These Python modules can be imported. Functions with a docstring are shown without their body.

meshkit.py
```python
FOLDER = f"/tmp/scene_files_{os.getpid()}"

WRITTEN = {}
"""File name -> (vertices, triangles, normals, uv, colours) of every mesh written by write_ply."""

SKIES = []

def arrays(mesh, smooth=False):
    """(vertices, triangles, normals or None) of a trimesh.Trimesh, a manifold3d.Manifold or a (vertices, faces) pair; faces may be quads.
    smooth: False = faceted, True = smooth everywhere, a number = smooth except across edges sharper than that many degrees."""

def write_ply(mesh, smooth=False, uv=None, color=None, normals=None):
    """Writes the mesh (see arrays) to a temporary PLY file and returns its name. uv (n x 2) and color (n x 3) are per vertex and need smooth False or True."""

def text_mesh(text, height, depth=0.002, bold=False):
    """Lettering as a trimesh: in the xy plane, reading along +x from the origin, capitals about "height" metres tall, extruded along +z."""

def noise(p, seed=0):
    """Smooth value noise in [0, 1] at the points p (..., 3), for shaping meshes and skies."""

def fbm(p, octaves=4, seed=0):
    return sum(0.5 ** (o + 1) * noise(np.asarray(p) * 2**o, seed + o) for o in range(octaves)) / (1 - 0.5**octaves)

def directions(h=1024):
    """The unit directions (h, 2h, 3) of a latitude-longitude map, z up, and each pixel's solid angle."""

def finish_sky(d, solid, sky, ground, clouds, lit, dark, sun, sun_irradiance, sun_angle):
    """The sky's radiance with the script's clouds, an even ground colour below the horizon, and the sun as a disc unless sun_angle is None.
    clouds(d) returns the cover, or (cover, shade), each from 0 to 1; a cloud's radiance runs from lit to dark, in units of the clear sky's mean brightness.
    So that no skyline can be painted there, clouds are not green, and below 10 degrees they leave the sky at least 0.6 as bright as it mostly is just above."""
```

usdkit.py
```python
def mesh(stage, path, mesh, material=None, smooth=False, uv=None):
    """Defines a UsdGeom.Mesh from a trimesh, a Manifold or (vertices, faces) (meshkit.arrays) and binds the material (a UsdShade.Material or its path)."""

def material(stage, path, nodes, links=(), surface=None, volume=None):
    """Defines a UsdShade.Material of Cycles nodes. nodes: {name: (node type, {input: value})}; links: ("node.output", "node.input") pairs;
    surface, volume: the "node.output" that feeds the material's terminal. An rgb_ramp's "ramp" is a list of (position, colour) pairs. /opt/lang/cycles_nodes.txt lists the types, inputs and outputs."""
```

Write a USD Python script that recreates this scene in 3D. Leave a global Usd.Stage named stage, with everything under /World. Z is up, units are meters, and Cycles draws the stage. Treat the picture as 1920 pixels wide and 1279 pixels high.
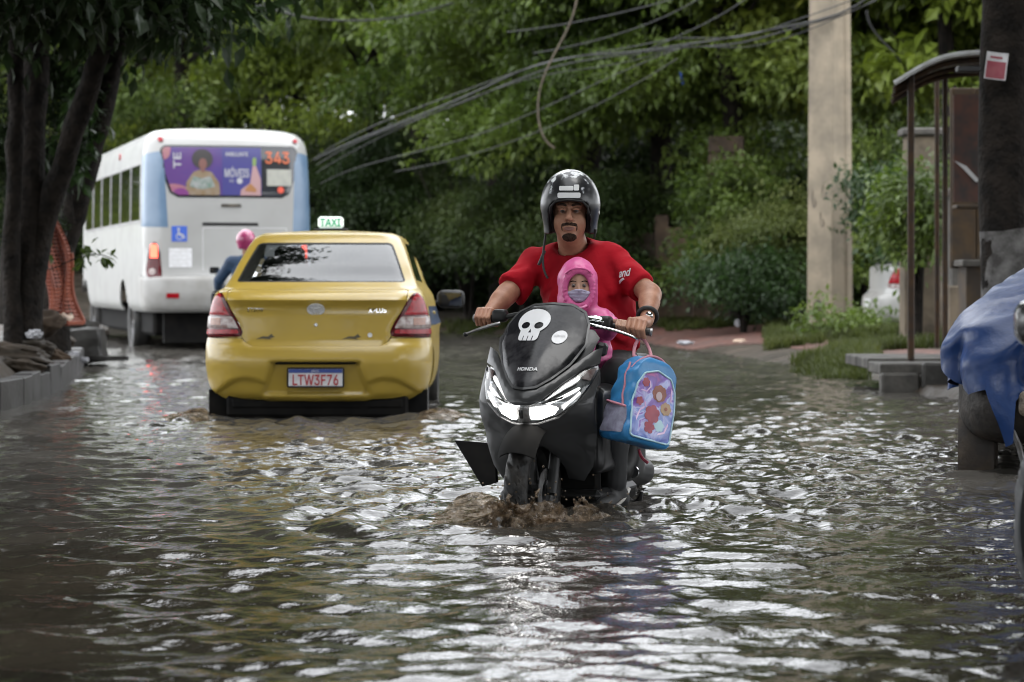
import math, random
import numpy as np
import trimesh, usdkit, meshkit, manifold3d
from scipy.spatial import Delaunay
from shapely.geometry import Polygon, Point, LineString, box as sbox
from shapely import contains_xy, affinity
from pxr import Usd, UsdGeom, UsdLux, UsdShade, Gf, Sdf, Vt

random.seed(7)
RNG = np.random.default_rng(11)
stage = Usd.Stage.CreateInMemory()
UsdGeom.SetStageUpAxis(stage, 'Z')
UsdGeom.SetStageMetersPerUnit(stage, 1.0)
UsdGeom.Xform.Define(stage, '/World')
UsdGeom.Scope.Define(stage, '/World/Looks')

# ------------------------------------------------------------------ camera, sky, sun, exposure
CAM_Z, FPX, HOR = 1.03, 4800.0, 527.0            # camera height above the water, focal length and horizon in photo pixels
cam = UsdGeom.Camera.Define(stage, '/World/camera')
cam.AddTranslateOp().Set((0, 0, CAM_Z))
cam.AddRotateXOp().Set(90)
cam.CreateHorizontalApertureAttr(36.0)
cam.CreateVerticalApertureAttr(36.0 * 682 / 1024)
cam.CreateFocalLengthAttr(90.0)
cam.CreateVerticalApertureOffsetAttr(-(639.5 - HOR) / 1920 * 36.0)
cam.CreateFStopAttr(4.2)
cam.CreateFocusDistanceAttr(11.3)
cam.CreateClippingRangeAttr((0.1, 2000.0))
cam.CreateExposureAttr(1.05)

SUN_EL, SUN_AZ = math.radians(74), math.radians(95)
sun_dir = np.array([math.sin(SUN_AZ) * math.cos(SUN_EL), math.cos(SUN_AZ) * math.cos(SUN_EL), math.sin(SUN_EL)])
dome = UsdLux.DomeLight.Define(stage, '/World/sky')
sky_mat = usdkit.material(stage, '/World/Looks/sky', {
    'sky': ('sky_texture', {'sky_type': 'single_scattering', 'sun_disc': False, 'sun_elevation': SUN_EL, 'sun_rotation': SUN_AZ}),
    'tc': ('texture_coordinate', {}),
    'n': ('noise_texture', {'scale': 2.2, 'detail': 5.0, 'roughness': 0.55}),
    'r': ('rgb_ramp', {'ramp': [(0.25, (8.5, 8.8, 9.2)), (0.5, (11.5, 11.8, 12.2)), (0.75, (14.0, 14.2, 14.4))]}),
    'sp': ('separate_xyz', {}),
    'el': ('map_range', {'value': 0.5, 'from_min': 0.0, 'from_max': 1.0, 'to_min': 1.15, 'to_max': 1.0}),
    'g': ('combine_xyz', {}),
    'cl': ('mix_color', {'blend_type': 'multiply', 'fac': 1.0, 'use_clamp': True}),
    'm': ('mix_color', {'blend_type': 'mix', 'fac': 0.93}),
    'bg': ('background_shader', {'strength': 0.15}),
}, [('tc.generated', 'n.vector'), ('n.fac', 'r.fac'), ('tc.generated', 'sp.vector'), ('sp.z', 'el.value'), ('el.result', 'g.x'), ('el.result', 'g.y'), ('el.result', 'g.z'),
    ('r.color', 'cl.a'), ('g.vector', 'cl.b'), ('sky.color', 'm.a'), ('cl.result', 'm.b'), ('m.result', 'bg.color')], surface='bg.background')
UsdShade.MaterialBindingAPI.Apply(dome.GetPrim()).Bind(sky_mat)
dome.GetPrim().SetCustomDataByKey('kind', 'structure')
sun = UsdLux.DistantLight.Define(stage, '/World/sun')
sun.CreateNormalizeAttr(True)
sun.CreateIntensityAttr(0.14)
sun.CreateAngleAttr(25.0)
sun.CreateColorAttr((1.0, 0.98, 0.95))
sun.AddTransformOp().Set(Gf.Matrix4d().SetRotate(Gf.Rotation(Gf.Vec3d(0, 0, 1), Gf.Vec3d(*map(float, sun_dir)))))


# ------------------------------------------------------------------ helpers: prims
_used = {}


def free(parent, name):
    k = _used.get((parent, name), -1) + 1
    _used[(parent, name)] = k
    return f'{parent}/{name}' + (f'_{k:03d}' if k else '')


def tagp(prim, label=None, cat=None, group=None, kind=None):
    for k, v in (('label', label), ('category', cat), ('group', group), ('kind', kind)):
        if v:
            prim.SetCustomDataByKey(k, v)
    return prim


def thing(name, label, cat, loc=(0, 0, 0), rotz=0.0, group=None):
    x = UsdGeom.Xform.Define(stage, free('/World', name))
    x.AddTranslateOp().Set(Gf.Vec3d(*map(float, loc)))
    x.AddRotateZOp().Set(float(rotz))
    return tagp(x.GetPrim(), label, cat, group)


def obj(name, mesh, m, parent=None, smooth=30, label=None, cat=None, group=None, kind=None, uv=None):
    base = '/World' if parent is None else str(parent.GetPath())
    p = usdkit.mesh(stage, free(base, name), mesh, M(m), smooth=smooth, uv=uv).GetPrim()
    return tagp(p, label, cat, group, kind)


def copy_of(src, name, loc, rotz, label, cat, group=None, scale=None):
    x = UsdGeom.Xform.Define(stage, free('/World', name))
    x.GetPrim().GetReferences().AddInternalReference(src.GetPath())
    x.ClearXformOpOrder()
    x.AddTranslateOp().Set(Gf.Vec3d(*map(float, loc)))
    x.AddRotateZOp().Set(float(rotz))
    if scale is not None:
        x.AddScaleOp().Set(Gf.Vec3f(*map(float, scale)))
    x.GetPrim().SetInstanceable(True)
    return tagp(x.GetPrim(), label, cat, group)


def at(px, py, d):
    """The world point that the photo's pixel shows at distance d along the road."""
    return np.array([(px - 960) / FPX * d, d, CAM_Z + (HOR - py) / FPX * d])


# ------------------------------------------------------------------ helpers: materials
_mats = {}


def M(name):
    return _mats[name] if isinstance(name, str) else name


def mat(name, c, c2=None, rough=0.5, metal=0.0, scale=6.0, bump=0.0, bscale=60.0, spec=0.5, coat=0.0, emit=0.0, emit_c=None, rough2=None, trans=0.0, ior=1.5, alpha=1.0, detail=4.0, ramp=(0.38, 0.62), sheen=0.0, space='object'):
    """A surface of two tones mixed by noise, with fine relief."""
    nodes = {'p': ('principled_bsdf', {'base_color': c, 'roughness': rough, 'metallic': metal, 'specular_ior_level': spec, 'coat_weight': coat, 'coat_roughness': 0.06, 'transmission_weight': trans, 'ior': ior, 'alpha': alpha, 'sheen_weight': sheen})}
    links = []
    if emit:
        nodes['p'][1].update({'emission_strength': emit, 'emission_color': emit_c or c})
    nodes['tc'] = ('texture_coordinate', {})
    if c2 is not None:
        nodes['n'] = ('noise_texture', {'scale': scale, 'detail': detail, 'roughness': 0.6})
        nodes['r'] = ('rgb_ramp', {'ramp': [(ramp[0], c), (ramp[1], c2)]})
        links += [(f'tc.{space}', 'n.vector'), ('n.fac', 'r.fac'), ('r.color', 'p.base_color')]
        if rough2 is not None:
            nodes['mr'] = ('map_range', {'value': 0.5, 'from_min': ramp[0], 'from_max': ramp[1], 'to_min': rough, 'to_max': rough2, 'clamp': True})
            links += [('n.fac', 'mr.value'), ('mr.result', 'p.roughness')]
    if bump:
        nodes['bn'] = ('noise_texture', {'scale': bscale, 'detail': 4.0})
        nodes['b'] = ('bump', {'strength': 1.0, 'distance': bump})
        links += [(f'tc.{space}', 'bn.vector'), ('bn.fac', 'b.height'), ('b.normal', 'p.normal')]
    _mats[name] = usdkit.material(stage, f'/World/Looks/{name}', nodes, links, surface='p.BSDF')
    return _mats[name]


def leafmat(name, c1, c2, c3, trans=0.35, rough=0.4, scale=0.35, spec=0.3):
    """Leaves: tone varies from leaf to leaf and from clump to clump; light also comes through."""
    _mats[name] = usdkit.material(stage, f'/World/Looks/{name}', {
        'g': ('geometry', {}), 'n': ('noise_texture', {'scale': scale, 'detail': 2.0}),
        'add': ('math', {'math_type': 'multiply_add', 'value2': 0.45, 'value1': 0.5, 'value3': 0.0}),
        'r': ('rgb_ramp', {'ramp': [(0.3, c1), (0.55, c2), (0.8, c3)]}),
        'p': ('principled_bsdf', {'roughness': rough, 'specular_ior_level': spec}),
        't': ('translucent_bsdf', {}), 'hs': ('hsv', {'saturation': 1.1, 'value': 1.25}),
        'm': ('mix_closure', {'fac': trans}),
    }, [('g.position', 'n.vector'), ('g.random_per_island', 'add.value1'), ('n.fac', 'add.value3'), ('add.value', 'r.fac'), ('r.color', 'p.base_color'), ('r.color', 'hs.color'), ('hs.color', 't.color'),
        ('p.BSDF', 'm.closure1'), ('t.BSDF', 'm.closure2')], surface='m.closure')
    return _mats[name]


def glassmat(name, tint, refl=1.0, rough=0.02, ior=1.5, gcol=(1, 1, 1)):
    """A window pane: sees through with a tint, reflects more at a slant."""
    _mats[name] = usdkit.material(stage, f'/World/Looks/{name}', {
        'f': ('fresnel', {'IOR': ior}), 't': ('transparent_bsdf', {'color': tint}), 'g': ('glossy_bsdf', {'color': gcol, 'roughness': rough}), 'm': ('mix_closure', {}),
    }, [('f.fac', 'm.fac'), ('t.BSDF', 'm.closure1'), ('g.BSDF', 'm.closure2')], surface='m.closure')
    return _mats[name]


# ------------------------------------------------------------------ helpers: shapes
def cat(*ms):
    ms = [m for m in ms if m is not None]
    return trimesh.util.concatenate(ms)


def boxm(size, at=(0, 0, 0), rot=None, bevel=0.0):
    if bevel > 0:
        s = np.array(size, float) / 2
        b = min(bevel, 0.49 * s.min() * 2)
        pts = []
        for k in range(3):
            q = s - b
            q[k] = s[k]
            for sx in (-1, 1):
                for sy in (-1, 1):
                    for sz in (-1, 1):
                        pts.append(q * (sx, sy, sz))
        m = trimesh.convex.convex_hull(np.array(pts))
    else:
        m = trimesh.creation.box(size)
    if rot is not None:
        m.apply_transform(trimesh.transformations.euler_matrix(*rot))
    m.apply_translation(at)
    return m


def spline(pts, n):
    """Catmull-Rom through the points, n points out."""
    p = np.asarray(pts, float)
    if len(p) < 3:
        return np.linspace(p[0], p[-1], n)
    from scipy.interpolate import CubicSpline
    t = np.concatenate([[0], np.cumsum(np.linalg.norm(np.diff(p, axis=0), axis=1) + 1e-9)])
    return CubicSpline(t, p)(np.linspace(0, t[-1], n))


def tube(pts, r, n=8, caps=True):
    """A round bar along the points; r a number or one per point."""
    p = np.asarray(pts, float)
    r = np.broadcast_to(np.asarray(r, float), len(p))
    tg = np.gradient(p, axis=0)
    tg /= np.linalg.norm(tg, axis=1, keepdims=True) + 1e-12
    u = np.cross(tg[0], (0, 0, 1.0))
    if np.linalg.norm(u) < 1e-3:
        u = np.cross(tg[0], (0, 1.0, 0))
    u /= np.linalg.norm(u)
    V = []
    a = np.linspace(0, 2 * np.pi, n, endpoint=False)
    for k in range(len(p)):
        u = u - tg[k] * (u @ tg[k])
        u /= np.linalg.norm(u) + 1e-12
        w = np.cross(tg[k], u)
        V.append(p[k] + r[k] * (np.cos(a)[:, None] * u + np.sin(a)[:, None] * w))
    V = np.vstack(V)
    F = []
    for k in range(len(p) - 1):
        i = k * n + np.arange(n)
        j = k * n + (np.arange(n) + 1) % n
        F += [np.stack([i, j, j + n], 1), np.stack([i, j + n, i + n], 1)]
    if caps:
        V = np.vstack([V, p[0], p[-1]])
        i, j, c0, c1 = np.arange(n), (np.arange(n) + 1) % n, len(p) * n, len(p) * n + 1
        o = (len(p) - 1) * n
        F += [np.stack([j, i, np.full(n, c0)], 1), np.stack([o + i, o + j, np.full(n, c1)], 1)]
    return trimesh.Trimesh(V, np.vstack(F), process=False)


def lathe(prof, n=32, axis='z'):
    """Revolves (radius, height) points."""
    prof = np.asarray(prof, float)
    a = np.linspace(0, 2 * np.pi, n, endpoint=False)
    V = np.stack([np.outer(prof[:, 0], np.cos(a)), np.outer(prof[:, 0], np.sin(a)), np.repeat(prof[:, 1:2], n, 1)], -1).reshape(-1, 3)
    F = []
    for k in range(len(prof) - 1):
        i, j = k * n + np.arange(n), k * n + (np.arange(n) + 1) % n
        F += [np.stack([i, j, j + n], 1), np.stack([i, j + n, i + n], 1)]
    m = trimesh.Trimesh(V, np.vstack(F), process=False)
    if axis == 'x':
        m.apply_transform(trimesh.transformations.rotation_matrix(np.pi / 2, (0, 1, 0)))
    if axis == 'y':
        m.apply_transform(trimesh.transformations.rotation_matrix(-np.pi / 2, (1, 0, 0)))
    return m


def grid_faces(nr, nc, wrap=False):
    i = np.arange(nr - 1)[:, None] * nc
    j = np.arange(nc if wrap else nc - 1)[None, :]
    a = (i + j).ravel()
    b = (i + (j + 1) % nc).ravel()
    return np.vstack([np.stack([a, b, b + nc], 1), np.stack([a, b + nc, a + nc], 1)])


def resample(ring, step):
    out = []
    for a, b in zip(ring, np.roll(ring, -1, 0)):
        n = max(1, int(round(np.linalg.norm(b - a) / step)))
        out.append(a + (b - a) * (np.arange(n) / n)[:, None])
    return np.vstack(out)


def rounded(poly, r, q=6):
    """The polygon with its corners rounded."""
    p = Polygon(poly) if not hasattr(poly, 'geom_type') else poly
    return p.buffer(-r, quad_segs=q).buffer(2 * r, quad_segs=q).buffer(-r, quad_segs=q)


def flat_tri(poly, step):
    """Points and triangles that fill a polygon (holes allowed) evenly, and its rings as runs of indices."""
    rings, pts, at_ = [], [], 0
    for r in [poly.exterior] + list(poly.interiors):
        c = np.array(r.coords)[:-1]
        c = resample(c, step)
        keep = np.linalg.norm(c - np.roll(c, 1, 0), axis=1) > step * 0.05
        c = c[keep]
        rings.append(np.arange(at_, at_ + len(c)))
        pts.append(c)
        at_ += len(c)
    x0, y0, x1, y1 = poly.bounds
    gx, gy = np.meshgrid(np.arange(x0, x1 + step, step), np.arange(y0, y1 + step, step * 0.87))
    gx = gx + (np.arange(gx.shape[0]) % 2)[:, None] * step * 0.5
    g = np.stack([gx.ravel(), gy.ravel()], 1)
    inner = poly.buffer(-step * 0.55)
    if not inner.is_empty:
        g = g[contains_xy(inner, g[:, 0], g[:, 1])]
        pts.append(g)
    P = np.vstack(pts)
    T = Delaunay(P).simplices
    c = P[T].mean(1)
    T = T[contains_xy(poly.buffer(1e-9), c[:, 0], c[:, 1])]
    a, b, d = P[T[:, 0]], P[T[:, 1]], P[T[:, 2]]
    ar = (b[:, 0] - a[:, 0]) * (d[:, 1] - a[:, 1]) - (b[:, 1] - a[:, 1]) * (d[:, 0] - a[:, 0])
    T = T[np.abs(ar) > 1e-12]
    ar = ar[np.abs(ar) > 1e-12]
    T[ar < 0] = T[ar < 0][:, ::-1]
    return P, T, rings


def panel(poly, S, step, thick=0.01, lift=0.0, bev=0.0, flip=False):
    """A sheet over surface S(u, v) -> points, cut to polygon poly in (u, v), with its rim turned in by thick (against the normal). bev: the rim is rounded by so much."""
    if not hasattr(poly, 'geom_type'):
        poly = Polygon(poly)
    if not poly.is_valid:
        poly = poly.buffer(0)
    if poly.geom_type == 'MultiPolygon':
        return cat(*[panel(g, S, step, thick, lift, bev, flip) for g in poly.geoms])
    P, T, rings = flat_tri(poly, step)
    e = 1e-3
    A = S(P[:, 0], P[:, 1])
    nu = S(P[:, 0] + e, P[:, 1]) - S(P[:, 0] - e, P[:, 1])
    nv = S(P[:, 0], P[:, 1] + e) - S(P[:, 0], P[:, 1] - e)
    N = np.cross(nu, nv)
    N /= np.linalg.norm(N, axis=1, keepdims=True) + 1e-12
    if flip:
        N = -N
    V = A + N * lift
    if bev:
        from shapely import distance, points as spoints
        dd = distance(poly.boundary, spoints(P[:, 0], P[:, 1]))
        k = np.clip(1 - dd / (bev * 2.0), 0, 1)
        V = V - N * (bev * k ** 2)[:, None]
    Fs = [T if not flip else T[:, ::-1]]
    V2 = [V]
    n = len(V)
    if thick:
        for r in rings:
            lo = V[r] - N[r] * thick
            i, j = np.arange(len(r)), (np.arange(len(r)) + 1) % len(r)
            # doubled rim so that the edge shades sharp
            V2 += [V[r], lo]
            a, b = n + i, n + j
            c, d = n + len(r) + i, n + len(r) + j
            q = np.vstack([np.stack([a, c, d], 1), np.stack([a, d, b], 1)])
            Fs.append(q if not flip else q[:, ::-1])
            n += 2 * len(r)
    return trimesh.Trimesh(np.vstack(V2), np.vstack(Fs), process=False)


def plate(poly, frame, thick, lift=0.0, step=None, bev=0.0):
    """A flat plate: poly in the plane of frame = (origin, u axis, v axis)."""
    o, u, v = (np.asarray(k, float) for k in frame)
    pl = poly if hasattr(poly, 'geom_type') else Polygon(poly)
    x0, y0, x1, y1 = pl.bounds
    return panel(pl, lambda a, b: o + np.outer(a, u) + np.outer(b, v), step or max(x1 - x0, y1 - y0) / 12, thick, lift, bev)


def circle(cx, cy, r, n=24, ry=None):
    a = np.linspace(0, 2 * np.pi, n, endpoint=False)
    return Polygon(np.stack([cx + r * np.cos(a), cy + (ry or r) * np.sin(a)], 1))


def text_on(text, height, S, width=None, lift=0.002, bold=False):
    """Lettering laid over S(u, v) (u, v metres, centred), lifted off it."""
    t = meshkit.text_mesh(text, height, 0.001, bold=bold)
    v = np.array(t.vertices)
    v[:, :2] -= (v[:, :2].min(0) + v[:, :2].max(0)) / 2
    if width:
        v[:, 0] *= width / (np.ptp(v[:, 0]) + 1e-9)
    p = S(v[:, 0], v[:, 1])
    e = 1e-3
    N = np.cross(S(v[:, 0] + e, v[:, 1]) - S(v[:, 0] - e, v[:, 1]), S(v[:, 0], v[:, 1] + e) - S(v[:, 0], v[:, 1] - e))
    N /= np.linalg.norm(N, axis=1, keepdims=True) + 1e-12
    return trimesh.Trimesh(p + N * (lift + v[:, 2:3]), t.faces, process=False)


# ---- signed distance shapes, meshed by surface nets
def smin(a, b, k):
    h = np.clip(0.5 + 0.5 * (b - a) / k, 0, 1)
    return b * (1 - h) + a * h - k * h * (1 - h)


def s_limb(p, a, b, ra, rb):
    a, b = np.asarray(a, float), np.asarray(b, float)
    ab = b - a
    t = np.clip(((p - a) @ ab) / (ab @ ab + 1e-12), 0, 1)
    return np.linalg.norm(p - a - t[:, None] * ab, axis=1) - (ra + (rb - ra) * t)


def s_ell(p, c, r, R=None):
    q = p - np.asarray(c, float)
    if R is not None:
        q = q @ R
    r = np.asarray(r, float)
    k0 = np.linalg.norm(q / r, axis=1)
    k1 = np.linalg.norm(q / r ** 2, axis=1)
    return k0 * (k0 - 1) / (k1 + 1e-9)


def s_box(p, c, s, r=0.0, R=None):
    q = p - np.asarray(c, float)
    if R is not None:
        q = q @ R
    q = np.abs(q) - (np.asarray(s, float) - r)
    return np.linalg.norm(np.maximum(q, 0), axis=1) + np.minimum(q.max(1), 0) - r


def rotm(rx=0, ry=0, rz=0):
    return trimesh.transformations.euler_matrix(rx, ry, rz)[:3, :3]


def relax(V, F, n):
    """Taubin smoothing: n pairs of a shrinking and a swelling step."""
    from scipy.sparse import coo_matrix
    i = np.concatenate([F[:, 0], F[:, 1], F[:, 2], F[:, 1], F[:, 2], F[:, 0]])
    j = np.concatenate([F[:, 1], F[:, 2], F[:, 0], F[:, 0], F[:, 1], F[:, 2]])
    A = coo_matrix((np.ones(len(i)), (i, j)), shape=(len(V), len(V))).tocsr()
    A.data[:] = 1
    deg = np.maximum(np.asarray(A.sum(1)).ravel(), 1)[:, None]
    for _ in range(n):
        V = V + 0.5 * (A @ V / deg - V)
        V = V - 0.35 * (A @ V / deg - V)
    return V


def nets(f, lo, hi, h, sm=0):
    """Surface nets of f(p) = 0, inside negative."""
    lo, hi = np.asarray(lo, float), np.asarray(hi, float)
    n = np.ceil((hi - lo) / h).astype(int) + 1
    ax = [lo[k] + h * np.arange(n[k]) for k in range(3)]
    G = np.stack(np.meshgrid(*ax, indexing='ij'), -1).reshape(-1, 3)
    D = np.concatenate([f(G[i:i + 200000]) for i in range(0, len(G), 200000)]).reshape(n)
    D[0], D[-1] = np.maximum(D[0], 1e-4), np.maximum(D[-1], 1e-4)
    D[:, 0], D[:, -1] = np.maximum(D[:, 0], 1e-4), np.maximum(D[:, -1], 1e-4)
    D[:, :, 0], D[:, :, -1] = np.maximum(D[:, :, 0], 1e-4), np.maximum(D[:, :, -1], 1e-4)
    ins = D < 0
    c = n - 1
    acc, cnt = np.zeros((*c, 3)), np.zeros(c)
    corners = [(i, j, k) for i in (0, 1) for j in (0, 1) for k in (0, 1)]

    def sl(o):
        return tuple(slice(o[k], o[k] + c[k]) for k in range(3))
    for A in corners:
        for k in range(3):
            if A[k] == 0:
                B = list(A)
                B[k] = 1
                da, db = D[sl(A)], D[sl(B)]
                x = (da < 0) != (db < 0)
                t = np.where(x, da / np.where(x, da - db, 1), 0)
                pos = np.zeros((*c, 3)) + np.array(A, float)
                pos[..., k] += t
                acc += pos * x[..., None]
                cnt += x
    on = cnt > 0
    idx = -np.ones(c, int)
    idx[on] = np.arange(on.sum())
    V = lo + h * (np.argwhere(on) + acc[on] / cnt[on][:, None])
    F = []
    for k in range(3):
        a, b = [(1, 2), (2, 0), (0, 1)][k]
        s0 = [slice(0, n[q]) for q in range(3)]
        s0[k] = slice(0, n[k] - 1)
        s1 = list(s0)
        s1[k] = slice(1, n[k])
        x = ins[tuple(s0)] != ins[tuple(s1)]
        e = np.argwhere(x)
        e = e[(e[:, a] > 0) & (e[:, b] > 0) & (e[:, a] < n[a] - 1) & (e[:, b] < n[b] - 1)]
        first = ins[tuple(e.T)]

        def g(da, db):
            q = e.copy()
            q[:, a] -= da
            q[:, b] -= db
            return idx[tuple(q.T)]
        q0, q1, q2, q3 = g(1, 1), g(0, 1), g(0, 0), g(1, 0)
        T = np.vstack([np.stack([q0, q1, q2], 1), np.stack([q0, q2, q3], 1)])
        fl = np.concatenate([first, first])
        T[~fl] = T[~fl][:, ::-1]
        F.append(T)
    m = trimesh.Trimesh(V, np.vstack(F), process=False)
    if sm:
        m.vertices = relax(V, m.faces, sm)
    return m


def fbm3(p, s, o=3, seed=0):
    return meshkit.fbm(np.asarray(p) * s + 57.3, o, seed)
# ------------------------------------------------------------------ materials of the setting
mat('asphalt', (0.05, 0.047, 0.043), (0.035, 0.033, 0.03), rough=0.8, bump=0.01, bscale=30)
mat('earth', (0.05, 0.037, 0.026), (0.022, 0.018, 0.013), spec=0.25, rough=0.75, scale=1.3, bump=0.03, bscale=9, rough2=0.4)
mat('bark', (0.020, 0.016, 0.013), (0.008, 0.007, 0.006), spec=0.12, rough=0.85, scale=7, bump=0.03, bscale=22)
mat('bark_pale', (0.10, 0.085, 0.065), (0.035, 0.03, 0.025), rough=0.85, scale=5, bump=0.02, bscale=25)
leafmat('leaf_bright', (0.046, 0.074, 0.011), (0.14, 0.18, 0.03), (0.27, 0.29, 0.058))
leafmat('leaf_mid', (0.020, 0.036, 0.008), (0.072, 0.105, 0.021), (0.165, 0.20, 0.047))
leafmat('leaf_dark', (0.008, 0.018, 0.006), (0.022, 0.042, 0.012), (0.055, 0.085, 0.025), trans=0.25)
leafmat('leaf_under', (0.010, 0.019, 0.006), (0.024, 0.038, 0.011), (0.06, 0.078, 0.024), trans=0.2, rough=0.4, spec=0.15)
leafmat('leaf_olive', (0.03, 0.048, 0.012), (0.085, 0.105, 0.03), (0.17, 0.17, 0.06))
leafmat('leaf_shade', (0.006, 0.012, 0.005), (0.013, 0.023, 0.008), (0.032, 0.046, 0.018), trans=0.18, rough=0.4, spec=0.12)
leafmat('grass_blade', (0.026, 0.030, 0.010), (0.044, 0.056, 0.015), (0.085, 0.09, 0.032), scale=1.2, spec=0.15)
# muddy water: brown, glossy, with the smallest ripples as relief
_mats['flood_water'] = usdkit.material(stage, '/World/Looks/flood_water', {
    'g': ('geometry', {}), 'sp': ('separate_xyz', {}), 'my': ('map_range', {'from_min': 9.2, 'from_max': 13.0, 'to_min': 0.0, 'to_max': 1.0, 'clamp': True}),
    'n1': ('noise_texture', {'scale': 17.0, 'detail': 3.0, 'roughness': 0.55}), 'n2': ('noise_texture', {'scale': 1.1, 'detail': 3.0}),
    'b': ('bump', {'strength': 1.0, 'distance': 0.0045}),
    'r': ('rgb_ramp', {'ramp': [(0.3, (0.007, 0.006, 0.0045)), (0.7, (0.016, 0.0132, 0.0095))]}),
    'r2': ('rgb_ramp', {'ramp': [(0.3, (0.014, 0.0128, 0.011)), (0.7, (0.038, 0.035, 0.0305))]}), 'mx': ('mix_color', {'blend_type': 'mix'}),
    'p': ('principled_bsdf', {'roughness': 0.03, 'ior': 1.37, 'specular_ior_level': 0.5}),
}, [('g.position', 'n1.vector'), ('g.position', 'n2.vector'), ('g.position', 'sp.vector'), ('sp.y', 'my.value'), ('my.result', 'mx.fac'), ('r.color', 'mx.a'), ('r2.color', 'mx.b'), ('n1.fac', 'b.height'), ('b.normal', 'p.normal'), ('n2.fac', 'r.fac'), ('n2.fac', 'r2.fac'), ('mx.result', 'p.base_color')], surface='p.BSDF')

# ------------------------------------------------------------------ ground and water
R_EDGE = np.array([(-20, 4.3), (15, 4.3), (21, 4.05), (24, 3.35), (30, 2.95), (42, 1.7), (50, -1.2), (57, -6.5), (64, -15), (75, -32), (110, -90), (200, -240)], float)
L_EDGE = np.array([(-20, -5.2), (15, -4.5), (21, -4.12), (24, -4.35), (28, -4.85), (34, -5.75), (38, -7.2), (46, -12), (54, -21), (64, -36), (75, -55), (110, -115), (200, -270)], float)


def edge_r(y):
    return np.interp(y, R_EDGE[:, 0], R_EDGE[:, 1])


def edge_l(y):
    return np.interp(y, L_EDGE[:, 0], L_EDGE[:, 1])


def ground_z(x, y):
    x, y = np.asarray(x, float), np.asarray(y, float)
    bed = -0.10 - 0.12 * np.clip((19 - y) / 7, 0, 1)
    dr, dl = x - edge_r(y), edge_l(y) - x
    far = np.clip((y - 60) / 60, 0, 1)
    r = 0.10 + 0.02 * np.clip(dr, 0, 6) + 0.06 * np.clip(dr - 1.2, 0, 3) + 0.05 * np.clip(dr - 7, 0, 60) * np.clip((y - 20) / 30, 0, 1)
    le = 0.36 + 0.03 * np.clip(dl, 0, 6) + 0.05 * np.clip(dl - 9, 0, 60) * np.clip((y - 10) / 30, 0, 1)
    bump = 0.10 * (fbm3(np.stack([x, y, 0 * x], -1), 0.9, 3, 3) - 0.5)

    def ss(t):
        t = np.clip(t, 0, 1)
        return t * t * (3 - 2 * t)
    kr, kl = ss(dr / np.where(y > 24, 1.4, 0.25) + 0.1), ss(dl / 0.35 + 0.2)
    z = bed + kr * (r + bump - bed) + kl * (le + bump - bed)
    return z + 0.03 * far * np.clip(np.maximum(dr, dl), 0, 80)


def axis(*segs):
    out = []
    for a, b, s in segs:
        out.append(np.arange(a, b, s))
    return np.concatenate(out + [[segs[-1][1]]])


gx = axis((-250, -40, 15), (-40, -14, 1.0), (-14, 10, 0.16), (10, 40, 1.0), (40, 250, 15))
gy = axis((-60, 0, 6), (0, 14, 0.8), (14, 46, 0.16), (46, 90, 0.8), (90, 400, 15))
X, Y = np.meshgrid(gx, gy)
V = np.stack([X, Y, ground_z(X, Y)], -1).reshape(-1, 3)
obj('ground', trimesh.Trimesh(V, grid_faces(len(gy), len(gx)), process=False), 'earth', smooth=True, kind='structure', label='muddy earth bank and road bed under the flood water')


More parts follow.
